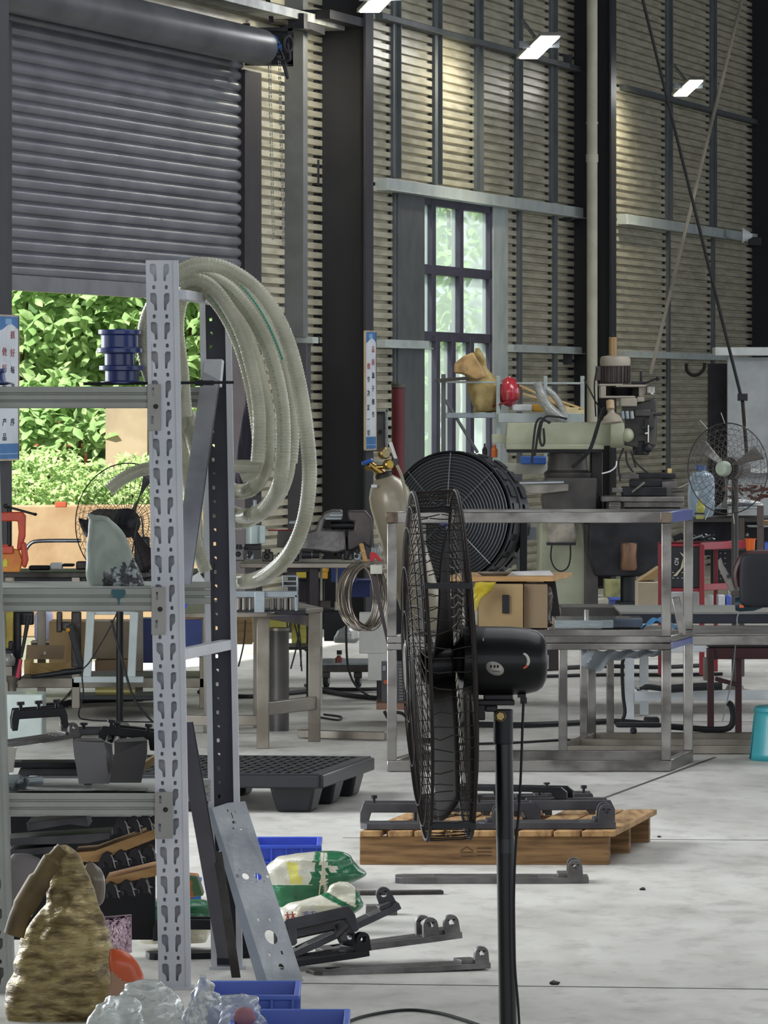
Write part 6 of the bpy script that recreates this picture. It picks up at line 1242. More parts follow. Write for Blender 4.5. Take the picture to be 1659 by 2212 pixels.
# cart with casters
t = thing('caster_cart', 'low steel cart on casters under and right of the vice bench', 'cart', P(765, 1480, 32)); CYy = 31.6
tpart(t, 'deck_rail', m_iron, lambda m: m.pb(690, 1436, 838, 1452, CYy, .05)); tpart(t, 'deck', m_galv, lambda m: m.pb(694, 1433, 838, 1437, CYy, .6)); tpart(t, 'corner_post', m_sso, lambda m: m.pb(822, 1420, 840, 1500, CYy, .05))
for x in (705, 774):
    w_ = tpart(t, 'caster', m_rub, lambda m: m.lathe([(.026, -.012), (.036, -.010), (.036, .010), (.026, .012)], P(x, 1470, CYy+.05), (1, -.25, 0), 24), bev=0); tpart(w_, 'wheel_hub', m_galv, lambda m: m.lathe([(.0001, -.015), (.018, -.014), (.018, .014), (.0001, .015)], P(x, 1470, CYy+.05), (1, -.25, 0), 18), bev=0); tpart(w_, 'fork', m_iron, lambda m: m.pb(x-10, 1450, x+8, 1465, CYy+.02, .05))
t = thing('glass_bottle', 'small red brown bottle on the cart deck', 'bottle', P(732, 1434, CYy+.1)); tpart(t, 'bottle_body', M('bottle_red_brown', '7c3f38', .3), lambda m: m.lathe([(.022, 0), (.022, .03), (.012, .036), (.010, .045)], P(732, 1434, CYy+.1), n=16), bev=0); tpart(t, 'cap', m_blk, lambda m: m.cyl(P(733, 1414, CYy+.1), P(733, 1405, CYy+.1), .014), bev=0)
mb = MB(); soft(mb, [(1350, 748, 762), (1362, 728, 775), (1378, 718, 778), (1388, 722, 770)], 31.9, .5, .02, 6, n=24, m=14, ws=(12, 9, 12)); tag(mb.build('plastic_bag', m_bagw), 'small clear bag behind the wire coil above the cart', 'bag')
# round dark pipe standing under the steel table, yellow crate and carton behind
t = thing('standing_cylinder', 'grey cylinder standing under the steel table', 'cylinder', (FX(603, 28), 28, 0)); tpart(t, 'cylinder_body', m_md, lambda m: m.cyl((FX(603, 28), 28, 0), P(603, 1356, 28), .046, n=28), bev=0); tpart(t, 'flange', m_sso, lambda m: m.cyl(P(603, 1356, 28), P(603, 1362, 28), .05, n=28), bev=0)
for x0_, y0_, x1_, y1_, Y_, mt_, nm_, lb_ in ((582, 1338, 622, 1356, 31, M('crate_yellow', 'bdb655', .5, c2='a39c45', ns=4), 'plastic_crate', 'pale yellow crate on top behind the standing cylinder'), (630, 1336, 662, 1392, 31.2, MATS['crate_yellow'], 'plastic_crate', 'yellow ribbed crate behind the steel table legs'), (510, 1325, 545, 1392, 31.4, m_card, 'carton', 'cardboard carton behind the steel table, left')):
    t = thing(nm_, lb_, nm_.split('_')[-1], P((x0_+x1_)/2, y1_, Y_)); tpart(t, 'body', mt_, lambda m: m.pb(x0_, y0_, x1_, y1_, Y_, .3)); tpart(t, 'lip', mt_, lambda m: [m.pb(x0_-1, y, x1_+1, y+3, Y_-.01, .32) for y in range(int(y0_), int(y1_), 18)])
mb = MB()
for k, (a, b) in enumerate((((640, 1330), (650, 1440)), ((632, 1330), (652, 1450)), ((620, 1335), (612, 1420)), ((530, 1340), (515, 1440)), ((648, 1335), (628, 1445)), ((655, 1400), (690, 1445)))): mb.tube(ppath([a, ((a[0]+b[0])/2+4, (a[1]+b[1])/2), b], 29.5), .004, 6)
tag(mb.build('cable_bundle', m_rub), 'black cables hanging down under the steel table', 'cable')
def floorcable(pts, r, lb, nm='floor_cable', mat=None, z=None):
    q = []
    for x, y in pts: Y = GY(y); q.append((FX(x, Y), Y, r+.001))
    mb = MB(); mb.tube(smooth_path(q, 6), r, 6); return tag(mb.build(nm, mat or m_rub), lb, 'cable')
floorcable([(430, 1500), (520, 1510), (600, 1505), (690, 1498), (760, 1508), (840, 1516)], .012, 'thick black cable on the floor in front of the cart')
floorcable([(660, 1485), (700, 1492), (760, 1494), (830, 1492)], .010, 'black cable on the floor just in front of the cart casters')
floorcable([(690, 1552), (730, 1558), (736, 1551), (700, 1546)], .005, 'short looped cable on the floor left of the tall frame')
floorcable([(1000, 1571), (1120, 1573), (1210, 1570), (1330, 1565), (1420, 1572)], .014, 'thick black hose on the floor behind the fan pole')
floorcable([(960, 1612), (1100, 1608), (1210, 1602), (1260, 1602), (1290, 1594)], .006, 'thin black cable on the floor in front of the thick hose')
floorcable([(1180, 1450), (1300, 1444), (1420, 1446), (1520, 1442)], .012, 'black cable far behind on the floor under the low bench')
floorcable([(1150, 1466), (1300, 1462), (1440, 1462), (1560, 1460)], .010, 'second black cable on the far floor under the low bench')
mb = MB(); mb.tube(ppath([(747, 1222), (748, 1300), (748, 1380), (752, 1440), (768, 1480), (800, 1505), (835, 1516)], 30.5), .006, 6); tag(mb.build('power_cable', m_rub), 'black cable hanging in front of the wire coil down to the floor', 'cable')
t = thing('power_strip', 'black power strip and plugs heaped on the floor behind the tall frame', 'power strip', (FX(1400, 26.8), 26.8, 0)); tpart(t, 'strip_body', m_rub, lambda m: (m.pb(1330, 1562, 1430, 1572, 26.9, .08), m.pb(1392, 1550, 1425, 1565, 27, .1), m.pb(1362, 1572, 1376, 1586, 26.8, .05)), bev=.01)
tpart(t, 'cord', m_rub, lambda m: (m.tube(ppath([(1430, 1568), (1480, 1572), (1540, 1576), (1575, 1572), (1584, 1550), (1580, 1525), (1572, 1518)], 27.2), .014, 8), m.tube(ppath([(1340, 1563), (1350, 1540), (1346, 1500), (1344, 1440), (1348, 1418)], 27.3), .008, 8)), bev=0)
t = thing('welding_torch', 'black welding torch hose lying across the trestle stretcher', 'torch', P(1440, 1495, 28.8)); tpart(t, 'torch_body', m_rub, lambda m: (m.tube(ppath([(1376, 1490), (1400, 1484), (1440, 1488), (1500, 1484), (1560, 1482)], 28.8), [.008]*4+[.014]*7+[.02]*10, 8),), bev=0); tpart(t, 'torch_tip', m_galv, lambda m: m.cyl(P(1372, 1484, 28.8), P(1382, 1489, 28.8), .008), bev=0)
# right corner: red tool trolley
TY = 32.5
t = thing('tool_trolley', 'red tool trolley with black pegboard side panels', 'trolley', (FX(1520, TY), TY+.25, 0))
tpart(t, 'top_rail', m_red, lambda m: (m.pb(1422, 1171, 1514, 1181, TY, .03), m.prism([P(1514, 1171, TY), P(1622, 1166, TY+.5), P(1622, 1184, TY+.5), P(1514, 1188, TY)], (0, .03, 0))))
tpart(t, 'top_tray', m_md, lambda m: m.prism([P(1424, 1173, TY), P(1512, 1173, TY), P(1620, 1169, TY+.5), P(1535, 1169, TY+.5)], (0, 0, -.004)), bev=0)
for x, Y in ((1426, TY), (1516, TY), (1546, TY+.4)): tpart(t, 'post', m_red, lambda m: m.bar((FX(x, Y), Y, .05), P(x, 1176, Y), .022 if x != 1516 else .028, .03))
tpart(t, 'side_panel', M('panel_black', '22252b', .5), lambda m: m.pb(1430, 1181, 1512, 1270, TY+.01, .01)); tpart(t, 'back_panel', MATS['panel_black'], lambda m: m.pb(1535, 1188, 1620, 1262, TY+.5, .01))
tpart(t, 'shelf_rail', m_red, lambda m: (m.prism([P(1516, 1262, TY), P(1600, 1258, TY+.4), P(1600, 1272, TY+.4), P(1516, 1276, TY)], (0, .03, 0)), m.pb(1424, 1270, 1514, 1278, TY, .03)))
mb = MB()
for i in range(3):
    for j in range(6): mb.pb(1545+i*10, 1194+j*11, 1548+i*10, 1196+j*11, TY+.495, .006)
for i in range(5):
    for j in (1236, 1248): mb.pb(1452+i*10, j, 1456+i*10, j+1.5, TY+.004, .006)
mb.build('peg_slots', M('slot_pale', 'c9ccd0', .6), t)
mb = MB(); mb.pp([(1453, 1245), (1470, 1228), (1476, 1204), (1468, 1192), (1480, 1200), (1478, 1222), (1462, 1244)], TY-.01, .008); mb.build('panel_sticker', M('sticker_cream', 'c9bfa5', .5), t)
mb = MB(); text_mesh(mb, 'RD', .038, lambda a, b, c: P(1461, 1213, TY-.004)+Vector((b*.8, -c, -a*.8))); mb.build('panel_print', M('sticker_white', 'd5d5d0', .5), t)
def boxthing(nm, lb, cat, x0, y0, x1, y1, Y, d, mt, lip=None, bev=.004):
    o = MB().pb(x0, y0, x1, y1, Y, d).build(nm, mt, bev=bev); return tag(o, lb, cat)
boxthing('carton', 'white carton at the bottom of the red trolley, left one', 'carton', 1532, 1286, 1541, 1318, TY+.1, .2, m_white)
boxthing('carton', 'white carton at the bottom of the red trolley, middle one', 'carton', 1552, 1286, 1566, 1318, TY+.1, .2, m_white)
boxthing('blue_can', 'blue can right of the white cartons in the red trolley', 'can', 1567, 1286, 1582, 1316, TY+.12, .1, m_blue, bev=.012)
boxthing('white_box', 'tall white box standing just inside the red trolley', 'box', 1515, 1210, 1522, 1254, TY+.08, .1, m_white)
boxthing('white_carton', 'white carton seen under the black trolley panel', 'carton', 1431, 1280, 1510, 1316, TY+.3, .2, m_paper)
t = thing('cream_carton', 'open cream carton left of the red trolley', 'carton', P(1400, 1312, 34.5)); tpart(t, 'body', M('carton_cream', 'b9ab94', .8), lambda m: m.pb(1378, 1258, 1424, 1312, 34.5, .4)); tpart(t, 'lid', m_card, lambda m: m.prism([P(1378, 1256, 34.6), P(1424, 1225, 34.6), P(1424, 1250, 34.6)], (0, .3, 0)))
t = thing('blue_crate', 'small blue crate low behind the milling machine screw', 'crate', P(1330, 1312, 36)); tpart(t, 'body', m_blue, lambda m: m.pb(1318, 1294, 1388, 1312, 40.2, .3)); tpart(t, 'rim', m_blue, lambda m: m.pb(1316, 1291, 1390, 1296, 40.15, .4))
boxthing('jar_crate', 'pale yellow jars box behind the milling machine screw', 'box', 1306, 1252, 1344, 1291, 40.3, .2, M('jar_pale_yellow', '9d9c6a', .4, c2='6f7048', ns=9))
t = thing('orange_cup', 'bright orange cup at the right end of the red trolley', 'cup', P(1621, 1190, 32)); tpart(t, 'cup_body', M('cup_orange', 'e2661a', .4), lambda m: m.lathe([(.0001, 0), (.022, 0), (.026, .06), (.030, .062), (.030, .066), (.024, .066), (.021, .004)], P(1621, 1190, 32), n=28), bev=0)
tpart(t, 'spoon', m_ss, lambda m: m.ell(P(1614, 1156, 32.02), (.008, .006, .01), 10, 8), bev=0)
rnd = random.Random(9)
for i, (x, y, w_, h_) in enumerate(((1470, 1160, 36, 10), (1505, 1158, 26, 12), (1530, 1158, 28, 13), (1465, 1148, 22, 14))):
    t = thing('hand_tool', ('pale plier like tool at the left on the red trolley top', 'tangled wire clippings in the middle of the red trolley top', 'metal clamp with a pale handle on the red trolley top', 'dark drill head on the red trolley top near the frame post')[i], 'tool', P(x, 1168, TY+.2))
    tpart(t, 'body', m_dark if i in (2, 3) else m_galv, lambda m: m.bar(P(x-w_/2, 1165, TY+.2), P(x+w_/2, 1165-h_*.7, TY+.2), .03 if i == 3 else .012, .03 if i == 3 else .012), bev=.004)
    tpart(t, 'handle', m_galv if i in (2, 3) else m_dark, lambda m: [m.tube([P(x+rnd.uniform(-w_/2, w_/2), 1167-rnd.uniform(0, h_), TY+.2) for _ in range(4)], .004, 5) for _ in range(3)], bev=0)
# second pedestal fan, far right
RYf = 31.2
def fan_face(nm, lbl, cx, cy, Y, R, n_, pole, blades, th_, yaw, hubr, hub_mat, blade_mat, wire, wr, ringn=7, half=None):
    c = P(cx, cy, Y); t = thing(nm, lbl, 'fan', (c.x, c.y, 0)); a_ = Vector((math.sin(yaw), -math.cos(yaw), 0)).normalized(); u = Vector((0, 0, 1)); v = a_.cross(u)
    def f(a, r, th): return c+a_*a+(u*math.cos(th)+v*math.sin(th))*r
    for sgn, g in ((.045, 'front_guard'), (-.055, 'rear_guard')):
        mb = MB()
        for i in range(n_):
            th = 2*math.pi*i/n_; mb.tube([f(sgn*(1-q**3), .03+(R-.03)*q, th+.5*(1-q)*(1 if sgn > 0 else -1)) for q in (0, .2, .4, .6, .8, .92, 1)], wr, 4, caps=False)
        for i in range(1, ringn): q = i/ringn; mb.tube([f(sgn*(1-q**3), .03+(R-.03)*q, 2*math.pi*k/40) for k in range(40)], wr*.9, 4, closed=True)
        mb.tube([f(0, R, 2*math.pi*k/56) for k in range(56)], wr*2.5, 6, closed=True); mb.build(g, wire, t, sharp=180)
    for k in range(blades):
        mb = MB(); t0 = th_+2*math.pi*k/blades
        mb.grid(lambda p, q: f(.03*(q-.5)*2, .03+(R-.06)*p, t0+(q-.5)*(.25+.45*p)*.5), 8, 6); mb.build('fan_blade', blade_mat, t, solid=.003)
    mb = MB(); mb.lathe([(hubr, 0), (hubr, .03), (hubr*.8, .045), (.0001, .05)], f(.03, 0, 0), a_, 28); mb.build('hub_cap', hub_mat, t)
    mb = MB(); mb.cyl(f(-.16, 0, 0), f(-.01, 0, 0), R*.22, R*.25, 24); mb.build('motor', m_md if pole != 'blk' else m_blk, t)
    b0 = f(-.08, 0, 0); mb = MB(); mb.cyl((b0.x, b0.y, .03), (b0.x, b0.y, b0.z-.02), .018 if pole != 'blk' else .0165, n=16); mb.build('pole', m_md if pole != 'blk' else m_fblk, t)
    mb = MB(); mb.lathe([(.0001, 0), (.21, 0), (.205, .012), (.05, .035), (.04, .055), (.02, .06), (.0001, .06)], (b0.x, b0.y, 0), n=40); mb.build('base', M('base_dusty', '77736b', .7), t)
    return t, f
t, f = fan_face('wall_fan', 'grey pedestal fan at the right edge with white ribbons tied on its cage', 1572, 1012, RYf, .235, 30, 'grey', 3, .95, -.55, .04, M('hub_pale_green', 'a9b5a4', .4), M('blade_grey', '6d6865', .5), M('guard_grey', '6b6765', .4, .5), .0013)
t.name = 'pedestal_fan'
mb = MB()
for th in (-.5, .05, .5, -1.2, 2.7, 3.3, 1.9): mb.tube([f(.01, .235, th), f(.03, .29, th+.03)], .0022, 5)
mb.build('ribbon', M('ribbon_white', 'c9cbc0', .6), t)
# water bottle, jug, desk behind the fan
t = thing('water_bottle', 'large bluish plastic water bottle left of the ribboned fan', 'bottle', P(1514, 1114, 33.2))
mb = MB(); soft(mb, [(1016, 1504, 1524), (1022, 1494, 1534), (1034, 1487, 1542), (1060, 1485, 1544), (1090, 1486, 1543), (1112, 1492, 1540), (1118, 1504, 1530)], 33.2, .9, .006, 3, n=36, m=30); mb.build('bottle_body', M('water_plastic', 'a6b9c8', .2, 0, trans=.35, ior=1.1, coat=.5, bump=.4, bs=12), t)
mb = MB(); mb.cyl(P(1513, 1015, 33.2), P(1513, 1005, 33.2), .03, n=20); mb.build('cap', M('cap_blue', '2a5590', .4), t)
t = thing('oil_bottle', 'small yellow green bottle in front of the bluish water bottle', 'bottle', P(1513, 1108, 32.9)); mb = MB(); soft(mb, [(1079, 1508, 1518), (1084, 1509, 1517), (1090, 1505, 1521), (1098, 1504, 1523), (1108, 1507, 1519)], 32.9, .8, .001, 2, n=24, m=16); mb.build('bottle_body', M('oil_yellow', 'b3b054', .3, coat=.4), t)
mb = MB(); mb.pb(1500, 1108, 1522, 1111, 32.9, .04); mb.build('stand', m_blk, t); mb = MB(); mb.pb(1504, 1113, 1520, 1121, 32.9, .03); mb.build('label_block', MATS['oil_yellow'], t)
t = thing('side_desk', 'cluttered dark desk at the right edge behind the ribboned fan', 'desk', (FX(1600, 33.6), 33.6, 0))
tpart(t, 'desk_top', m_md, lambda m: m.pb(1480, 1118, 1740, 1128, 33.4, .6)); tpart(t, 'desk_shelf', m_galv, lambda m: m.prism([P(1545, 1100, 33.3), P(1640, 1100, 33.3), P(1650, 1088, 33.9), P(1560, 1088, 33.9)], (0, 0, .01)))
for x in (1488, 1602, 1735): tpart(t, 'leg', M('desk_leg', '5b4f4b', .5), lambda m: m.bar((FX(x, 33.4), 33.4, 0), P(x, 1060 if x == 1645 else 1118, 33.4), .03, .03))
tpart(t, 'modesty_panel', m_dark, lambda m: m.pb(1490, 1128, 1740, 1200, 33.9, .02))
t = thing('desk_post', 'brown square post standing on the desk at the right edge', 'post', P(1646, 1195, 33)); tpart(t, 'post_body', MATS['desk_leg'], lambda m: m.pb(1636, 1092, 1650, 1200, 33, .04)); tpart(t, 'small_shelf', m_galv, lambda m: m.pb(1618, 1136, 1700, 1139, 33, .2))
mb = MB()
rnd = random.Random(21)
for i in range(26):
    a = (rnd.uniform(1572, 1665), rnd.uniform(1052, 1076)); mb.tube(ppath([a, (a[0]+rnd.uniform(-15, 15), a[1]+rnd.uniform(-8, 8)), (a[0]+rnd.uniform(-25, 25), a[1]+rnd.uniform(-6, 8))], 33.7), .006, 5)
tag(mb.build('wire_heap', M('copper_wire_heap', '6e4436', .5, c2='4a3030', ns=9)), 'heap of reddish brown wires on the desk at the right edge', 'wires')
mb = MB(); soft(mb, [(1078, 1580, 1600), (1084, 1560, 1640), (1092, 1556, 1648), (1098, 1562, 1640)], 33.5, .8, .01, 2, n=30, m=10); tag(mb.build('folded_cloth', M('cloth_white_black', '55575c', .8, c2='b9bab8', ns=6, stretch=(1, 1, 8), lo=.45, hi=.5)), 'folded dark and white cloths on the desk under the wire heap', 'cloth')
boxthing('blue_tin', 'blue tin on the lower shelf at the right edge', 'tin', 1650, 1170, 1680, 1205, 33, .1, m_blue, bev=.01)
boxthing('tan_box', 'small tan box on the shelf at the right edge', 'box', 1643, 1124, 1668, 1136, 33.05, .1, m_card)
boxthing('dark_table', 'wide dark low table running out at the right behind the low bench', 'table', 1345, 1326, 1760, 1347, 29.8, .9, M('table_dark_blue', '2a2f3a', .5, .2))
mb = MB(); a = P(1340, 1326, 29.8); b = P(1760, 1326, 29.8); mb.box(((a.x+b.x)/2, 30.3, a.z+.004), (b.x-a.x, 1.0, .010)); tag(mb.build('table_sheet', M('table_top_grey', '8f918c', .5, .1)), 'pale grey sheet covering the wide dark table', 'sheet')
boxthing('machine_bed', 'grey metal bed plate behind the clear acrylic tray', 'plate', 1212, 1312, 1345, 1340, 30.5, .5, m_md)
# chair with dark back, wooden chair frame
t = thing('office_chair', 'black padded chair back with bent wooden armrest at the right edge', 'chair', (FX(1640, 27.6), 27.6, 0))
mb = MB(); soft(mb, [(1196, 1610, 1710), (1206, 1600, 1722), (1240, 1596, 1726), (1290, 1597, 1725), (1305, 1602, 1720), (1312, 1612, 1710)], 27.7, .18, .001, 2, n=30, m=24, p=5); mb.build('backrest', M('chair_black', '15171e', .6), t)
tpart(t, 'back_trim', M('chair_maroon', '3d1c20', .45), lambda m: m.tube(ppath([(1594, 1268), (1590, 1240), (1598, 1215), (1612, 1200), (1640, 1196), (1700, 1196)], 27.72), .018, 8), bev=0)
tpart(t, 'armrest', M('armrest_grey', '716b66', .5), lambda m: m.prism([P(1552, 1210, 27.4), P(1558, 1206, 27.4), P(1564, 1222, 27.4), P(1578, 1246, 27.4), (P(1588, 1276, 27.4)), P(1578, 1280, 27.4), P(1566, 1255, 27.4), P(1553, 1228, 27.4)], (0, .05, 0)), bev=.006)
tpart(t, 'pivot', m_blk, lambda m: m.cyl(P(1574, 1245, 27.38), P(1574, 1245, 27.5), .009), bev=0)
tpart(t, 'seat', M('seat_dark', '1f181a', .5), lambda m: m.pb(1530, 1388, 1730, 1402, 27.5, .5), bev=.02)
tpart(t, 'seat_frame', MATS['chair_maroon'], lambda m: (m.pb(1527, 1400, 1730, 1424, 27.5, .05), m.pb(1530, 1424, 1543, 1470, 27.5, .05), m.bar(P(1545, 1466, 27.5), P(1595, 1480, 27.5), .02, .02)))
for x, Y in ((1535, 27.5), (1595, 27.9), (1720, 27.5)): tpart(t, 'leg', MATS['chair_maroon'], lambda m: m.bar((FX(x, Y), Y, 0), P(x, 1400, Y), .03, .03))
tpart(t, 'side_panel', M('chair_side_grey', '77736c', .6), lambda m: m.pb(1520, 1420, 1532, 1470, 27.6, .05))
t = thing('power_drill', 'dark teal angle grinder lying on the grey table sheet with an orange mark', 'tool', P(1620, 1322, 29.6)); GX = 29.6
tpart(t, 'motor_body', M('tool_teal', '1f3a44', .4), lambda m: m.lathe([(.03, 0), (.036, .02), (.036, .09), (.028, .12), (.02, .14)], P(1588, 1306, GX), (1, 0, .05), 24), bev=0); tpart(t, 'gear_head', m_md, lambda m: m.pb(1580, 1276, 1617, 1288, GX-.03, .07)); tpart(t, 'cord', m_rub, lambda m: m.tube(ppath([(1645, 1304), (1652, 1310), (1670, 1308)], GX), .006, 6), bev=0); tpart(t, 'orange_mark', M('mark_orange', 'd9683c', .5), lambda m: m.pb(1597, 1306, 1607, 1313, GX-.038, .003)); tpart(t, 'support_wire', m_galv, lambda m: m.tube(ppath([(1597, 1322), (1592, 1335), (1592, 1346), (1588, 1400), (1580, 1470), (1560, 1560)], 27.3), .003, 5), bev=0)
# ---------------- left side ----------------
# black pedestal fan behind the rack
t, f = fan_face('pedestal_fan', 'black pedestal fan behind the rack shelves, in front of the open shutter door', 277, 1130, 27.6, .275, 44, 'blk', 3, -.45, .55, .03, m_blk, M('blade_black', '201a1e', .4), M('guard_black', '1c1c20', .4, .3), .0011, ringn=9)
mb = MB(); mb.lathe([(.0001, 0), (.055, .01), (.062, .04), (.062, .16)], f(-.31, 0, 0), Vector((math.sin(.55), -math.cos(.55), 0)), 28); mb.build('motor_cover', m_blk, t)
mb = MB(); mb.tube(ppath([(310, 1160), (300, 1120), (262, 1300), (200, 1420), (178, 1450), (180, 1500), (170, 1545), (190, 1555), (250, 1558), (332, 1560)], 27.5), .004, 6); mb.tube(ppath([(240, 1340), (262, 1420), (290, 1510), (330, 1560)], 27.4), .006, 6); tag(mb.build('power_cable', m_rub), 'black cables hanging around the pole of the fan behind the rack', 'cable')
# bench by the door
BY = 30.0
t = thing('work_bench', 'long grimy work bench by the open shutter door, behind the rack', 'bench', (FX(230, BY), BY+.35, 0)); zb2 = zz(1237, BY)
tpart(t, 'bench_top', m_iron, lambda m: m.box((FX(230, BY), BY+.35, zb2-.012), (1.15, .75, .024))); tpart(t, 'apron', m_dark, lambda m: m.pb(30, 1240, 440, 1256, BY, .04))
for x, Y in ((20, BY), (164, BY), (440, BY), (300, BY+.7), (90, BY+.7)): tpart(t, 'leg', m_sso, lambda m: m.bar((FX(x, Y), Y, 0), (FX(x, Y), Y, zb2-.02), .042, .04))
tpart(t, 'lower_rail', m_sso, lambda m: m.bar(P(38, 1475, BY), P(445, 1475, BY), .04, .048)); tpart(t, 'lower_shelf', m_md, lambda m: m.pb(45, 1462, 440, 1466, BY+.05, .65))
# pipe vice, red
t = thing('pipe_vice', 'red and orange pipe vice stand at the left edge above the middle shelf', 'vice', P(22, 1237, 29.6)); m_or = M('vice_orange', 'c0482c', .45, c2='a23a26', ns=8); QY = 29.6
tpart(t, 'yoke', m_or, lambda m: (m.pp([(-12, 1107), (48, 1106), (55, 1114), (54, 1160), (44, 1190), (36, 1186), (40, 1150), (38, 1126), (-12, 1126)], QY, .06)), bev=.006)
tpart(t, 'latch', m_or, lambda m: m.pp([(44, 1170), (56, 1172), (61, 1210), (55, 1228), (47, 1224), (46, 1200)], QY-.02, .05), bev=.008)
tpart(t, 'base', M('vice_yellow_orange', 'c9822e', .5, c2='b95f2a', ns=12), lambda m: m.pp([(-12, 1182), (10, 1176), (18, 1184), (40, 1188), (48, 1210), (42, 1236), (-12, 1236)], QY, .08), bev=.004); tpart(t, 'jaw', m_or, lambda m: (m.pb(-10, 1180, 28, 1196, QY-.02, .06), m.pb(6, 1176, 18, 1182, QY-.01, .03)), bev=.004)
tpart(t, 'yellow_label', M('label_bright_yellow', 'c8c030', .5), lambda m: m.pp([(0, 1208), (6, 1212), (12, 1206), (16, 1212), (16, 1224), (0, 1224)], QY-.004, .004), bev=0)
tpart(t, 'screw', m_dark, lambda m: (m.cyl(P(20, 1180, QY+.02), P(20, 1098, QY+.02), .011), m.cyl(P(10, 1093, QY+.02), P(75, 1111, QY), .006), m.ell(P(13, 1093, QY), (.014, .012, .012), 10, 8), m.ell(P(76, 1111, QY), (.01, .01, .008), 10, 8)), bev=0)
mb = MB(); mb.tube(ppath([(55, 1190), (62, 1178), (75, 1170), (110, 1168), (175, 1168)], 30.3), .010, 10); tag(mb.build('bent_tube', M('polished_tube', 'c9cdd6', .12, .95)), 'polished bent tube rail running right from the red pipe vice', 'tube')
for x0_, y0_, x1_, y1_, mt_, nm_, lb_, ct in ((108, 1216, 134, 1231, m_white, 'plastic_cup', 'small white pot on the bench between vice and fan', 'pot'), (164, 1213, 188, 1231, m_iron, 'steel_block', 'dark steel block on the bench below the fan cage', 'block'), (62, 1222, 108, 1232, m_dark, 'steel_bar', 'dark bar on the bench right of the red vice', 'bar'), (134, 1218, 160, 1224, m_blk, 'hand_tool', 'black handled tool on the bench beside the white pot', 'tool'), (290, 1160, 322, 1236, m_blk, 'fan_motor_box', 'black box on the bench right of the frosted bag', 'box')):
    tag(MB().pb(x0_, y0_, x1_, y1_, BY+.1, .1).build(nm_, mt_, bev=.008), lb_, ct)
t = thing('bench_scrap', 'curly black wire brush on the bench right of the frosted bag', 'brush', P(310, 1236, BY)); mb = MB(); rnd = random.Random(4)
for i in range(60): a = P(302+rnd.uniform(-6, 14), 1232, BY+rnd.uniform(0, .05)); mb.tube([a, a+Vector((rnd.uniform(-.03, .05), 0, rnd.uniform(.03, .11)))], .0018, 4)
mb.build('bristles', m_blk, t)
mb = MB(); mb.pp([(398, 1256), (428, 1237), (444, 1256)], BY-.1, .15); tag(mb.build('paper_pile', m_paper, bev=.003), 'white paper peak on the bench between the rack posts', 'paper')
boxthing('parts_bin', 'vivid blue bin between the rack posts under the bench top', 'bin', 398, 1303, 437, 1333, 28.5, .2, M('vivid_blue', '2f3fe0', .35), bev=.004)['group'] = 'blue plastic parts bins'
tag(MB().pb(396, 1333, 442, 1338, 28.4, .4).build('shelf_board', m_wood), 'thin wooden shelf under the vivid blue bin', 'shelf')
tag(MB().pb(392, 1338, 436, 1420, 29.5, .2).build('dark_crate', m_dkblue, bev=.004), 'dark blue crate under the thin shelf between the rack posts', 'crate')
boxthing('blue_crate', 'dark blue crate behind the tall post, under the bench', 'crate', 300, 1336, 336, 1432, 31.5, .2, m_dkblue)
# white trestle on the bench rail
t = thing('trestle', 'white painted steel trestle standing on the bench rail behind the fan pole', 'trestle', P(240, 1475, 29.6)); mw = M('trestle_white', 'bcc6c6', .45, c2='a9b3b3', ns=6)
tpart(t, 'top_bar', mw, lambda m: m.pb(196, 1321, 290, 1328, 29.6, .04)); tpart(t, 'foot', mw, lambda m: m.pb(159, 1462, 310, 1475, 29.55, .05))
for a, b in (((196, 1322), (188, 1462)), ((290, 1322), (284, 1462))): tpart(t, 'leg', mw, lambda m: m.bar(P(a[0], a[1], 29.6), P(b[0], b[1], 29.6), .028, .04))
# cartons under the bench
t = thing('open_carton', 'open cardboard box with a raised brown flap on the bench shelf', 'carton', P(105, 1460, 30.3))
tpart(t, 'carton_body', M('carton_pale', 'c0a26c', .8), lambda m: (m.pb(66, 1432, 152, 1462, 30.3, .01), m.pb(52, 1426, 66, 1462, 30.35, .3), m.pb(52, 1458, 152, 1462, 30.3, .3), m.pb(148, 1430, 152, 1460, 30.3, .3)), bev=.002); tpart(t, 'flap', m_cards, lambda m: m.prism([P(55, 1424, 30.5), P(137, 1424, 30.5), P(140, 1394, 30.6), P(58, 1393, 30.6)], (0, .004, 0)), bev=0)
tpart(t, 'hole_patch', m_paper, lambda m: m.pb(94, 1408, 99, 1414, 30.53, .01), bev=0)
boxthing('carton', 'plain cardboard carton behind the open box with the raised flap', 'carton', 106, 1342, 186, 1456, 31.2, .3, m_card, bev=.004)
boxthing('carton', 'wide grey brown carton behind the white trestle', 'carton', 190, 1342, 280, 1424, 31.3, .3, M('carton_grey_brown', '9b8e7a', .8), bev=.004)
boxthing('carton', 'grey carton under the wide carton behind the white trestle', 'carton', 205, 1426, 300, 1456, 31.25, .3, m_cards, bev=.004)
boxthing('white_drum', 'pale lilac white drum under the bench near the door', 'drum', 74, 1322, 110, 1385, 31.6, .2, M('lilac_white', 'c9cff0', .6), bev=.02)
for i in range(6): boxthing('magazine', ('topmost', 'second', 'third', 'fourth', 'fifth', 'lowest')[i]+' flat sheet of the paper stack left of the plain carton', 'paper', 66+i, 1386+i*4, 106, 1389+i*4, 31.5, .2, M('sheet_%d' % (i % 2), ('b9b3a2', '55534f')[i % 2], .8), bev=0)['group'] = 'papers stacked under the bench near the door'
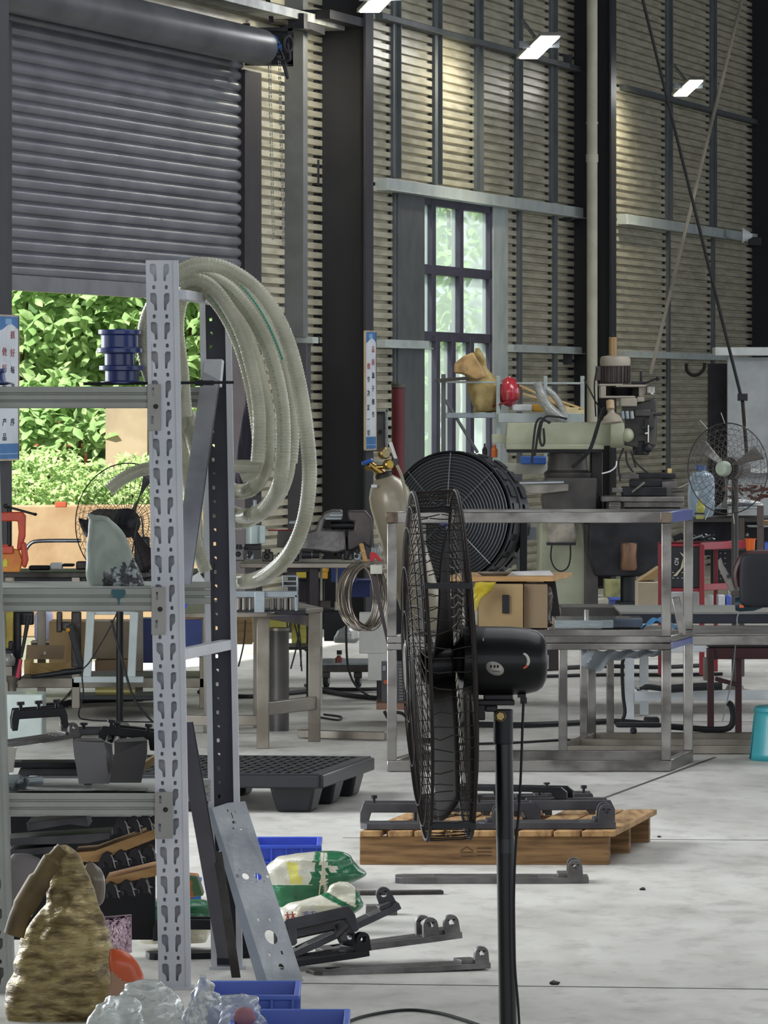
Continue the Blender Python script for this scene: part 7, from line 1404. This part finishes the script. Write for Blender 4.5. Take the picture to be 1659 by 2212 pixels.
# dark machine parts under bench left
t = thing('hydraulic_jack', 'dark jack with black handle hanging under the bench left of the trestle', 'jack', P(150, 1450, 29.8))
tpart(t, 'arm', m_blk, lambda m: (m.bar(P(150, 1350, 29.7), P(178, 1445, 29.7), .035, .03),)); tpart(t, 'bracket', m_iron, lambda m: (m.pb(122, 1322, 134, 1366, 29.7, .05), m.pb(134, 1344, 152, 1362, 29.7, .05), m.pb(154, 1322, 175, 1442, 29.8, .05)), bev=.006); tpart(t, 'orange_knob', M('knob_yellow', 'c08a2c', .5), lambda m: m.ell(P(147, 1361, 29.68), (.012, .01, .011), 12, 8), bev=0)
tpart(t, 'handle', m_blk, lambda m: (m.cyl(P(68, 1462, 29.6), P(132, 1454, 29.6), .009, .014), m.cyl(P(132, 1453, 29.6), P(180, 1448, 29.6), .016)), bev=0)
t = thing('drain_pump', 'dark machine with yellow panel at the left edge under the middle shelf', 'machine', P(20, 1520, 29.5))
tpart(t, 'frame', m_dark, lambda m: (m.pb(-14, 1322, 4, 1470, 29.6, .1), m.pb(26, 1322, 44, 1470, 29.7, .1), m.pb(40, 1322, 72, 1350, 29.75, .08), m.pb(-10, 1402, 28, 1440, 29.55, .1), m.pb(18, 1385, 28, 1405, 29.5, .05)), bev=.006); tpart(t, 'yellow_panel', M('panel_yellow', 'a39a2c', .5, c2='8a6c2a', ns=9), lambda m: m.pb(12, 1322, 28, 1400, 29.65, .05)); tpart(t, 'glass_bowl', M('bowl_grey', '7f7f78', .3, .2), lambda m: m.lathe([(.03, 0), (.035, .02), (.035, .035), (.02, .06)], P(18, 1438, 29.5), n=20), bev=0); tpart(t, 'funnel', m_sso, lambda m: (m.lathe([(.02, -.09), (.022, -.03), (.034, -.012), (.038, 0), (.034, .004)], P(26, 1462, 29.5), n=24),), bev=0)
tpart(t, 'lever', m_blk, lambda m: m.cyl(P(62, 1330, 29.5), P(46, 1420, 29.45), .012, .007), bev=0); tpart(t, 'red_grip', M('grip_red', 'b0344c', .5), lambda m: m.cyl(P(45, 1424, 29.45), P(38, 1464, 29.45), .009, .012), bev=0)
boxthing('storage_box', 'pale green grey box on the floor at the left edge', 'box', -60, 1500, 92, 1610, 27.0, .3, M('box_pale_green', 'a9b4b0', .4, coat=.2), bev=.008)
t = thing('floor_tray', 'dark flat tray with a brass coloured roll under the bench behind the trestle', 'tray', P(250, 1510, 29)); tpart(t, 'tray_body', m_blk, lambda m: m.prism([P(172, 1512, 29), P(345, 1512, 29), P(345, 1502, 29.8), P(172, 1504, 29.8)], (0, 0, .02))); tpart(t, 'roll', M('roll_brass', '8a8350', .35, .4, c2='6d6a4c', ns=3), lambda m: m.cyl(P(206, 1494, 29.2), P(292, 1494, 29.2), .022, n=20), bev=0)
floorcable([(60, 1530), (120, 1532), (160, 1522), (250, 1518), (330, 1514)], .014, 'thick black cable on the floor under the bench by the door')
floorcable([(50, 1528), (90, 1526), (130, 1520), (150, 1500), (160, 1488)], .006, 'thin cable looping up under the bench by the door')
for o in bpy.data.objects:
    if '_o' in o: del o['_o']
